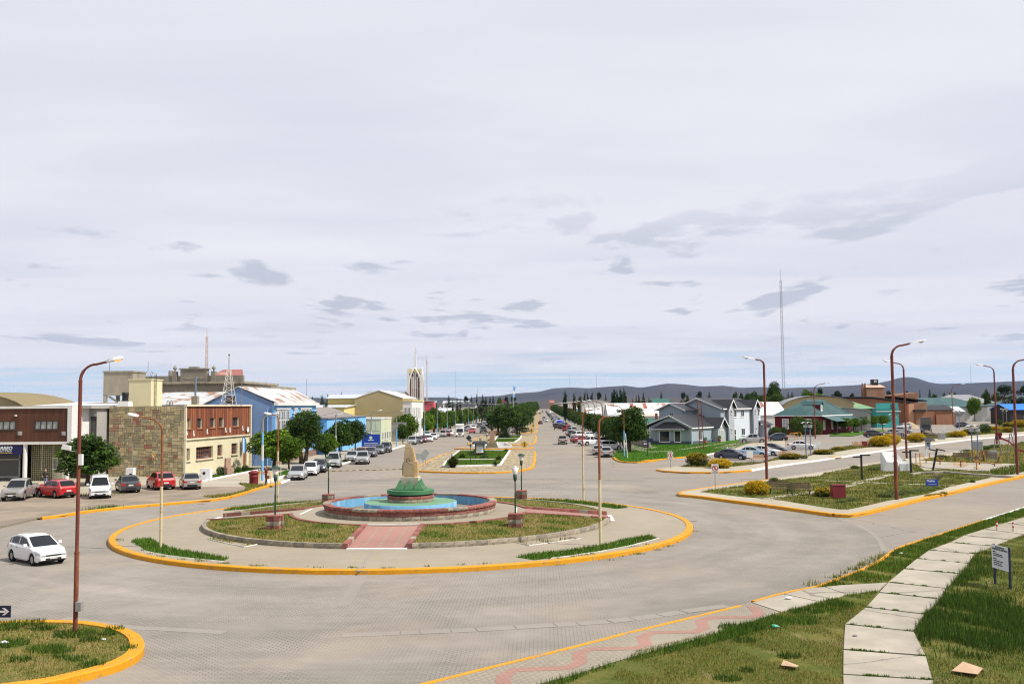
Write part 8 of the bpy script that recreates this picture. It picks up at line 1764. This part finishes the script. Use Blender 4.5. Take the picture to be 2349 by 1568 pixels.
fr_.build('frame',M_GREYP,t)
for k in range(6):MB().box((-1.9+.12*k,0,.4+k*.33),(.1,.9,.05)).build('step',M_GREYP,t)
MB().slab([(-.9,-.35,2.2),(-.9,.35,2.2),(.4,.35,1.6),(1.6,.35,.5),(2.3,.35,.35),(2.3,-.35,.35),(1.6,-.35,.5),(.4,-.35,1.6)][::1],(0,0,-.06))if False else None
ch=MB();pth=[(-.9,2.3),(.2,1.9),(1.5,.7),(2.4,.45)]
for(a,b),(c,e)in zip(pth,pth[1:]):
 for y0_,y1_,o in((-.32,.32,0),(-.38,-.32,.22),(.32,.38,.22)):ch.slab([(a,y0_,b),(c,y0_,e),(c,y1_,e),(a,y1_,b)],(0,0,.05+o))
ch.build('chute',mat('slide_red',(.35,.02,.04),.4),t);MB().b2((-1.9,-.5,2.9),(-.9,-.45,3.3)).b2((-1.9,.45,2.3),(-.9,.5,3.3)).build('guard',M_REDB,t)
x,y=Q('b1',1330,1370,.17);t=thing('climbing_tunnel','arched climbing frame of green, yellow and maroon hoops','climbing frame',(x,y,g(x)+.17),R(-6));t.scale=(.58,.6,.62)
for i in range(22):MB().tube([(i*.3,-.8*math.cos(q*math.pi/8),1.5*math.sin(q*math.pi/8))for q in range(9)],.04,5).build('hoop',M_LGREEN if i<7 else M_YRAIL if i<14 else M_MAR,t)
for px,py,s,l in((1612,1250,1.0,'grey electrical cabinet behind the climbing frame'),(1850,1370,.7,'low grey cabinet beside the slide'),(1045,1080,.9,'grey cabinet on the walkway strip by the truck')):x,y=Q('b1',px,py,.17);t=thing('electrical_cabinet',l,'cabinet',(x,y,g(x)+.17));MB().b2((-.6*s,-.3,-.05),(.6*s,.3,1.25*s)).build('case',M_SB,t);MB().b2((-.55*s,-.32,.1),(.5*s,-.3,1.15*s)).build('door',M_GREYP,t)
# ---- small things
x,y=Q('a2',330,1402,.14);t=thing('meter_post','white meter pillar with thin mast before the stone wall','meter pillar',(x,y,.14));zt=atY('a2',330,1270,y)[2]-.14;MB().box((0,0,zt/2),(.85,.6,zt),0,0,.92).build('pillar',W_TRIMW,t);MB().b2((.0,-.31,.25),(.25,-.28,.7)).build('meter_door',M_TRIM,t);MB().tube([(.15,0,zt),(.15,0,zt+2.6)],.035,6).tube([(-.4,0,zt+2.1),(.6,0,zt+2.1)],.02,5).build('mast',M_GREYP,t)
x,y=Q('a2',1145,1405,.14);t=thing('meter_box','low white meter box at the end of the narrow lawn','meter box',(x,y,.14));MB().box((0,0,.6),(1.1,.6,1.2)).build('box',W_TRIMW,t);MB().lathe([(0,-.31),(.16,-.31)],12,(-.1,0,.75),axis='y').build('dial',M_TRIM,t)
x,y=Q('a2',1380,1345,.14);MB().box((0,0,.9),(.8,.25,1.9),0,0,.9).box((0,-.2,.4),(.9,.5,.8)).build('memorial_stone',M_STN,None,(x,y,.13),R(60),label='upright brown memorial stone in the narrow lawn',cat='stone')
x,y=Q('a2',580,1150,3);
t=thing('wall_emblem','yellow and pink metal emblem fixed to the stone wall','emblem',(*atY('a2',578,1148,104.1)[:2],atY('a2',578,1148,104.1)[2]))
for i in range(6):a=i*1.047;MB().tube([(.1*math.cos(a),-.04,.1*math.sin(a)),(.3*math.cos(a+.3),-.04,.42*math.sin(a+.3))],.035,5).build('strip',M_YRAIL,t)
MB().ball((-.02,-.05,-.05),.17,8,0,(.8,.3,1)).build('centre',mat('emblem_pink',(.5,.25,.3),.6),t)
M_CARD=mat('cardboard',(.42,.28,.18),.9,var=.1)
for q,l in(([(440,1285),(460,1258),(578,1288),(560,1312)],'flattened cardboard strip in the dry grass'),([(1780,1328),(1870,1270),(2025,1308),(1985,1370)],'bent cardboard sheet in the dark grass')):
 p=QL('b8',q,.2);c=(sum(a for a,_ in p)/4,sum(b for _,b in p)/4);vs=[(a,b,.16+.05*(i%2))for i,(a,b)in enumerate(p)];MB().slab(vs,(0,0,.015)).build('cardboard',M_CARD,label=l,cat='litter')
for c,px,py,r,m,l in(('b8',1020,1068,.05,M_GREYP,'small dark stone on the footpath slab'),('b8',497,775,.09,W_TRIMW,'crumpled white litter on the spur slab'),('b8',393,1000,.09,mat('green_plastic',(.1,.4,.25),.4),'green plastic scrap in the grass edge'),('b8',1385,420,.06,W_TRIMW,'white litter on the verge'),('b6',967,1182,.05,W_TRIMW,'white litter on the splitter island'),('b6',40,1217,.09,W_TRIMW,'pale litter at the left of the splitter island')):x,y=Q(c,px,py,.12);MB().ball((0,0,r*.5),r,7,0,(1.6,1,.6),.25).build('litter',m,None,(x,y,.13 if c=='b8' else .2),label=l,cat='litter')
for px,py,ty in((2137,235,160),(2265,245,170)):
 x,y=Q('b8',px,py,.13);h=atY('b8',px,ty,y)[2]-.13;t=thing('bollard','short white bollard with red bands on the footpath','bollard',(x,y,.12),group='footpath bollards')
 for k in range(6):MB().tube([(0,0,h*k/6),(0,0,h*(k+1)/6)],.05,8).build('band',M_OLDW if k<3 else(M_SR if k%2 else W_TRIMW),t)
x,y=Q('a3',480,1155,.14);MB().tube([(0,0,0),(0,0,1.6)],.035,6).build('white_stake',W_TRIMW,None,(x,y,.13),label='thin white stake on the green verge',cat='stake')
for c,px,py,tx,ty,l in(('a6',1775,1362,1740,960,'leaning white stay pole at the lawn corner'),('a7',110,865,98,570,'white vent pipe by the white cottage')):x,y=Q(c,px,py,.14);e=atY(c,tx,ty,y);MB().tube([(0,0,0),(e[0]-x,0,e[2]-g(x)-.13)],.06,6).build('stay_pole',W_TRIMW,None,(x,y,g(x)+.13),label=l,cat='pole')
x,y=Q('a7',1095,985,.14);t=thing('red_lattice_post','red lattice steel post on the lawn','post',(x,y,g(x)+.1));zt=atY('a7',1065,240,y)[2]-g(x)
for xx in(-.3,.3):MB().tube([(xx,0,0),(xx-.35,0,zt)],.07,6).build('leg',M_RUST,t)
for k in range(9):MB().tube([(-.3-.35*k/9,0,zt*(k+.5)/9),(.3-.35*k/9,0,zt*(k+.5)/9)],.045,6).build('rung',M_RUST,t)
for px,py,l in((1145,890,'left'),(1360,860,'right')):x,y=Q('a7',px,py,.14);t=thing('flower_pot','terracotta pot with green plant %s of the house entrance'%l,'flower pot',(x,y,g(x)+.13));t.scale=(.62,.62,.62);MB().lathe([(.25,0),(.45,.5),(.4,.95),(.3,1.05),(.34,1.12),(0,1.0)],16).build('pot',mat('terracotta',(.3,.1,.05),.8,var=.15),t);P,q=crown_pts(260,[(0,0,1.5,.5,.5,.5)]);add_crown('foliage',t,P,.2,[L_MID])
for a,b,l in(((17.2,186),(18.6,165),'grey fence wall in two steps left of the house'),):d=Vector(b)-Vector(a);c=(Vector(a)+Vector(b))/2;MB().box((0,0,.45),(d.length,.25,1.1)).build('fence_wall',M_GKERB,None,(c.x,c.y,.13),math.atan2(d.y,d.x),label=l,cat='wall')
x,y=Q('b1',590,905,.1);MB().lathe([(2.4,0),(1.6,.8),(.6,1.5),(0,1.65)],14).build('sand_heap',mat('sand',(.33,.26,.16),.95,var=.15,bump=.4),None,(x,y+2,g(x)),label='heap of sand beside the old truck',cat='heap')
for i,(px,py,r)in enumerate(((820,1015,.9),(890,1030,.7),(950,1040,.6),(1000,1035,.5))):x,y=Q('b1',px,py,.15);MB().ball((0,0,r*.4),r,9,0,(1.2,1,.7),.2).build('boulder',mat('boulder',(.16,.13,.1),.95,var=.3),None,(x,y,g(x)+.1),label='grey brown boulder in the bed before the old truck',cat='boulder',group='boulders by the truck')
# ---- people
def person(label,x,y,z,h,top,legs,hair,rz,pose=0,bag=False,bike=False,longhair=False):
 t=thing('person',label,'person',(x,y,z),rz);k=h/1.7;me=bpy.data.meshes.new('body');o=obj('body',me,t)
 J=[(0,0,.93,.15),(0,0,1.15,.135),(0,0,1.36,.165),(0,.01,1.47,.06),(0,.0,1.52,.055)];E_=[(0,1),(1,2),(2,3),(3,4)]
 for s in(-1,1):
  b=len(J);J+=[(s*.09,0,.88,.105),(s*.1,.02-pose*.03*s,.48,.075),(s*.1,.04+pose*.05*s,.08,.05),(s*.1,-.12,.04,.045)];E_+=[(0,b),(b,b+1),(b+1,b+2),(b+2,b+3)]
  b=len(J);hx_=(s*.2,-.28,1.12)if pose else(s*.24,-.02,.86);J+=[(s*.19,0,1.38,.065),(s*.25,.03,1.12,.05),(*hx_,.036)];E_+=[(2,b),(b,b+1),(b+1,b+2)]
 me.from_pydata([Vector(j[:3])*k for j in J],E_,[]);o.modifiers.new('skin','SKIN')
 for i,v in enumerate(me.skin_vertices[0].data):v.radius=(J[i][3]*k,J[i][3]*k*.8);v.use_root=i==0
 o.modifiers['skin'].use_smooth_shade=True;o.modifiers.new('sub','SUBSURF').levels=1;o.modifiers['sub'].render_levels=1
 bpy.context.view_layer.update();dg=bpy.context.evaluated_depsgraph_get();m2=bpy.data.meshes.new_from_object(o.evaluated_get(dg));o.modifiers.clear();o.data=m2;m2.materials.clear()
 sk=mat('skin',(.45,.26,.19),.6)
 for m in(legs,top,sk,M_TRIM):m2.materials.append(m)
 for p in m2.polygons:
  c=p.center/k;p.use_smooth=True
  p.material_index=2 if c.z>1.46 or(abs(c.x)>.15 and((pose and c.y<-.2)or(not pose and c.z<.92)))else(3 if c.z<.1 else(1 if c.z>.9 else 0))
 MB().ball((0,-.01*k,1.61*k),.115*k,12,0,(.82,.95,1.15)).build('head',sk,t);hr=MB().ball((0,.03*k,1.65*k),.122*k,12,0,(.88,.95,1.0))
 if longhair:hr.ball((0,.08*k,1.5*k),.13*k,10,0,(.95,.5,1.7))
 hr.build('hair',hair,t);MB().ball((0,-.125*k,1.6*k),.02*k,6,0,(.8,1,1.4)).build('nose',sk,t)
 for s in(-1,1):MB().ball((s*.035*k,-.11*k,1.63*k),.012*k,6).build('eye',M_TRIM,t)
 for s in(-1,1):
  c=Vector((s*.2,-.31,1.1))if pose else Vector((s*.245,-.02,.8));hd_=MB().box(c*k,(.035*k,.07*k,.09*k))
  for q in range(4):hd_.tube([(c+Vector((0,-.028+q*.018,-.04)))*k,(c+Vector((-s*.012,-.03+q*.018,-.09-.01*(q in(1,2)))))*k],.009*k,5)
  hd_.tube([(c+Vector((0,-.035,.01)))*k,(c+Vector((-s*.02,-.06,-.04)))*k],.01*k,5);hd_.build('hand',sk,t)
 if bag:MB().box((.3*k,.05,.72*k),(.12,.3,.3)).tube([(.3*k,-.06,.86*k),(.25*k,0,1.4*k),(.3*k,.16,.86*k)],.012,5).build('handbag',mat('bag',(.1,.03,.03),.6),t)
 return t
x,y=Q('c7',1095,1005,.14);person('person with long brown hair in a dark red patterned top by the railing',x,y,.15,1.68,mat('top_red',(.16,.015,.03),.8,var=.5,vs=14,coord='object'),M_BLK,mat('hair_brown',(.1,.035,.015),.7),R(-50),1,True,longhair=True)
x,y=Q('a1',395,1240,.14);person('person in black jacket and jeans standing before the block screen',x,y,.14,1.72,M_BLK,mat('jeans',(.16,.22,.32),.85),M_BLK,R(10),1)
x,y=Q('a6',568,912);tp=person('person in dark clothes cycling up the avenue',x,y,.12,1.7,M_BLK,mat('trousers',(.03,.03,.035),.85),M_BLK,R(180),1)
t=thing('bicycle','dark bicycle under the rider on the avenue','bicycle',(x,y,0),R(90))
for s in(-.5,.5):MB().lathe([(.31,-.02),(.34,0),(.31,.02),(.28,0),(.31,-.02)],20,(s,0,.34),axis='y').build('wheel',M_TYRE,t)
MB().tube([(-.5,0,.34),(-.12,0,.86),(.38,0,.88),(.5,0,.34)],.022,6).tube([(-.5,0,.34),(0,0,.32),(.38,0,.85)],.022,6).tube([(0,0,.32),(-.12,0,.9)],.022,6).build('frame',M_TRIM,t);MB().tube([(.36,-.28,1.05),(.38,0,1.02),(.36,.28,1.05)],.018,6).build('handlebar',M_TRIM,t);MB().box((-.14,0,.93),(.25,.14,.06)).build('saddle',M_TRIM,t)
# ---- masts, wires
def mast(c,px,top,Y,label,w=.35,m=None,base=0.,r=.06):
 x,_,zt=atY(c,px,top,Y);t=thing('antenna_mast',label,'antenna',(x,Y,g(x)));lattice(t,w,w*.6,zt*.93-g(x),max(6,int(zt/(w*4.5))),m or M_GREYP,r);MB().tube([(0,0,zt*.9),(0,0,zt-g(x))],r*1.3,6).build('tip',m or M_GREYP,t)
M_MRW=mat('mast_red_white',(.5,.38,.36),.7,var=.3,vs=.2)
mast('d',1790,618,330,'tallest grey lattice mast behind the clapboard house',.42,r=.032);mast('d',475,752,175,'red and white lattice mast behind the ornate facade',.25,M_MRW,r=.04);mast('d',979,815,420,'red and white mast right of the church tower',.3,M_MRW,r=.06)
for px,top,Y,l in((1044,848,520,'thin mast over the left trees'),(1095,885,560,'short thin mast over the pines'),(1307,857,480,'thin mast left of the arched shed'),(1368,858,430,'thin mast above the arched shed'),(2226,838,420,'thin mast over the green roofs'),(703,868,260,'thin mast left of the tan hall'),(340,828,110,'thin rod above the stone wall'),(252,822,127,'thin rod on the concrete water tower'),(555,848,118,'thin rod beside the lattice antenna')):x,_,zt=atY('d',px,top,Y);z0={127:12.4,110:7.8,118:7.8}.get(Y,g(x));MB().tube([(0,0,0),(0,0,zt-z0)],[.09 if Y>200 else .05,.05 if Y>200 else .03],5).build('antenna_rod',M_GREYP,None,(x,Y,z0),label=l,cat='antenna')
x,y,zt=atY('a4',1968,590,300);t=thing('flagpole','tall pale flagpole with light blue and white flag on the median','flagpole',(-8.5,300,.16));MB().tube([(0,0,0),(0,0,zt)],[.1,.05],8).build('pole',W_TRIMW,t);fg=MB()
for j in range(3):fg.slab([(.0,0,zt-1-j*1.2),(.9-.2*j,.2,zt-1.6-j*1.1),(.5,.1,zt-2.8-j*1.0),(.0,0,zt-2.2-j*1.2)],(0,.03,0),j%2)
fg.build('flag_cloth',[mat('flag_blue',(.13,.36,.62),.8),W_TRIMW],t)
def wire(a,b,sag,label):
 a,b=Vector(a),Vector(b);MB().tube([a.lerp(b,k/10)-Vector((0,0,sag*4*(k/10)*(1-k/10)))for k in range(11)],.018,4,cap=False).build('overhead_wire',M_TRIM,label=label,cat='wire')
lx_=Q('a3',232,1210,.14);wire((*lx_,6.6),(*Q('a3',1218,905,.14),6.8),.5,'overhead wire between the blue utility pole and the next lamp');wire((*Q('a3',1218,905,.14),6.8),(*Q('a3',1695,790,.14),6.8),.5,'overhead wire before the pale green office');wire((*Q('a3',1695,790,.14),6.8),(*Q('a3',2035,752,.14),6.8),.5,'overhead wire over the yard gate');wire((*lx_,6.3),(*Q('a3',60,1200,.14),.14),.0,'stay wire of the blue utility pole')
# ---- roofs of the town behind
random.seed(77)
near_t=[('white gabled shed right of the avenue','e4',150,500,275,205,760,W_WHITE,R_BLACK,'gy'),('arched metal hall right of the avenue','e4',605,1135,275,180,430,W_WHITE,R_ZINC,'arch'),('pink fronted shop up the avenue','e4',50,135,260,228,1150,W_PINK,R_ZINC,'flat'),('brick red roofed house up the avenue','e4',-10,80,235,190,1300,W_BRICKP,R_RED,'gx'),('white shed with sloping end before the arched hall','e4',700,960,440,340,410,W_WHITE,R_WHITE,'gx'),('lime green house among the right hand trees','e4',1965,2255,290,165,330,W_LIME,R_DGREEN,'gx'),('small dark garage with white gable','e4',390,540,380,315,620,W_GREYC,R_GREY,'gy'),('green roofed kiosk row','e4',420,690,400,360,540,W_GREYC,R_DGREEN,'gx'),('long dark roofed hall left of the avenue','e5',0,830,735,605,560,W_WHITE,R_BLACK,'gx'),('second dark roofed hall with yellow end','e5',1195,1420,715,625,770,W_WHITE,R_BLACK,'gx'),('pale long roof behind the dark hall','e5',-60,640,635,575,620,W_WHITE,R_ZINC,'gx'),('peach roofed low shop','e5',440,880,860,800,520,W_GREYC,R_PEACH,'gx'),('white shop front with painted wall','e5',1225,1430,880,730,760,W_WHITE,R_GREY,'flat'),('yellow fascia tower shop','e5',1410,1470,800,610,800,W_YWALL,R_ZINC,'flat'),('dark roofed pale house','e5',1430,1660,670,590,950,W_PGREEN,R_BLACK,'gx'),('green roofed tall house','e5',1500,1710,610,510,990,W_PINK,R_DGREEN,'gy'),('white terrace far up the avenue','e5',1740,1870,640,585,1200,W_WHITE,R_ZINC,'flat'),('red fronted shop under the satellite dish','e5',430,640,1010,950,470,W_PINK,R_RED,'flat')]
for l,c,xa,xb,ye,yt,Y,wl_,rf_,kd in near_t:
 a,b=atY(c,xa,ye,Y),atY(c,xb,ye,Y);top=atY(c,xa,yt,Y)[2];he=max(2.6,a[2]);w=b[0]-a[0];house(l,a[0],Y,w,14 if kd!='gy' else 18,he,wl_,rf_,kd,max(.4,top-he),z=0,cat='building',name='building',wins=[(w*.2,.9,1.2,1.3),(w*.6,.9,1.2,1.3)])
kinds=[(W_WHITE,R_ZINC,'zinc','white'),(W_WHITE,R_RED,'red','white'),(W_CREAM,R_GREEN,'green','cream'),(W_GREYC,R_GREY,'grey','grey'),(W_PGREEN,R_BROWN,'brown','pale green'),(W_CREAM,R_BLACK,'dark','cream'),(W_WHITE,R_WHITE,'white','white'),(W_BRICKP,R_ZINC,'zinc','brick')]
HP={}
for i in range(230):
 Y=random.uniform(330,1500);X=random.uniform(-.43,.57)*Y
 if-46<X<28 or(X>60 and Y<400)or(X<-28 and Y<360):continue
 k=random.randrange(len(kinds));wl_,rf_,rn,wn=kinds[k];kd=random.choice(['gx','gy','hip','gx']);v=(k,kd)
 if v not in HP:HP[v]=house('%s house with %s roof among the far trees'%(wn,rn),X,Y,random.uniform(9,15),random.uniform(8,12),random.uniform(2.8,4.2),wl_,rf_,kd,random.uniform(1.2,2.2),random.uniform(-.3,.3),wins=[(1.5,1,1.3,1.2),(5.5,1,1.3,1.2)],group='far houses, %s with %s roof'%(wn,rn))
 else:h=copy_tree(HP[v]);place(h,X,Y,random.uniform(-.4,.4),s=random.uniform(.85,1.25))
# ---- hills
prof=[(-900,946),(-300,942),(200,937),(560,933),(640,925),(665,915),(700,911),(760,913),(880,912),(969,911),(1040,911),(1062,916),(1090,910),(1150,907),(1170,903),(1180,902),(1236,898),(1270,890),(1310,888),(1350,890),(1400,886),(1435,884),(1470,889),(1500,884),(1530,879),(1570,881),(1610,886),(1660,884),(1700,889),(1752,887),(1790,890),(1850,888),(1900,886),(1960,883),(2010,879),(2040,873),(2062,866),(2085,864),(2105,867),(2130,876),(2155,880),(2230,878),(2349,873),(2600,876),(3000,884),(3400,900)]
def hills(name,label,prof,D,dep,m,lift,amp,seed,n=420):
 rr_=random.Random(seed);ph=[rr_.uniform(0,6.28)for _ in range(12)];V=[];rows=9
 for i in range(n+1):
  px=prof[0][0]+(prof[-1][0]-prof[0][0])*i/n;py=lerp(prof,px)+lift;dx,dy,dz=ray('d',px,py);q=math.hypot(dx,dy);hgt=max(-2.,CAMH+dz/q*D)
  for j in range(rows+1):
   f=j/rows;d=D-dep*(1-f);e=f**1.25*(1+amp*(math.sin(i*.21+ph[0]+j)*.5+math.sin(i*.53+ph[1]-j*.8)*.3)*(1-f)*f*3);V.append((dx/q*d,dy/q*d,max(-2,hgt*e*(d/D if f==1 else 1)-3*(1-f))))
  V.append((dx/q*(D+900),dy/q*(D+900),hgt*.6))
 r1=rows+2;Fs=[(i*r1+j,(i+1)*r1+j,(i+1)*r1+j+1,i*r1+j+1)for i in range(n)for j in range(r1-1)]
 MB().add(V,Fs,0,True).build(name,m,label=label,cat='hills',kind='structure')
M_HILL=mat('hill_steppe',(.034,.029,.029),.95,var=.25,vs=.0012,col2=(.017,.019,.023),s2=.0006,f2=(.42,.6),fine=.2,fs=.01)
hills('hills','long dark mesa hills beyond the town',prof,9000,3600,M_HILL,0,.35,4)
hills('foothills','low brown rise in front of the mesa hills',[(-900,946),(0,939),(600,933),(900,926),(1180,921),(1300,914),(1600,912),(1900,914),(2349,908),(3400,912)],4200,2200,mat('foot_steppe',(.05,.042,.035),.95,var=.25,vs=.003,col2=(.04,.038,.03),s2=.002,f2=(.45,.6)),0,.25,8,200)
# ---- air
hz=MB();hz.b2((-16500,-300,-6),(16500,16000,420));hm=bpy.data.materials.new('haze');hm.use_nodes=True;tt=NT(hm.node_tree);vol=tt.n('ShaderNodeVolumePrincipled',{'Density':2.0e-5,'Anisotropy':.2});tt.set(vol,'Color',(.42,.6,1.0));oo=tt.n('ShaderNodeOutputMaterial');tt.t.links.new(vol.outputs[0],oo.inputs['Volume'])
if HAZE:hz.build('haze',hm,label='thin blue air over the plain',cat='haze',kind='stuff')
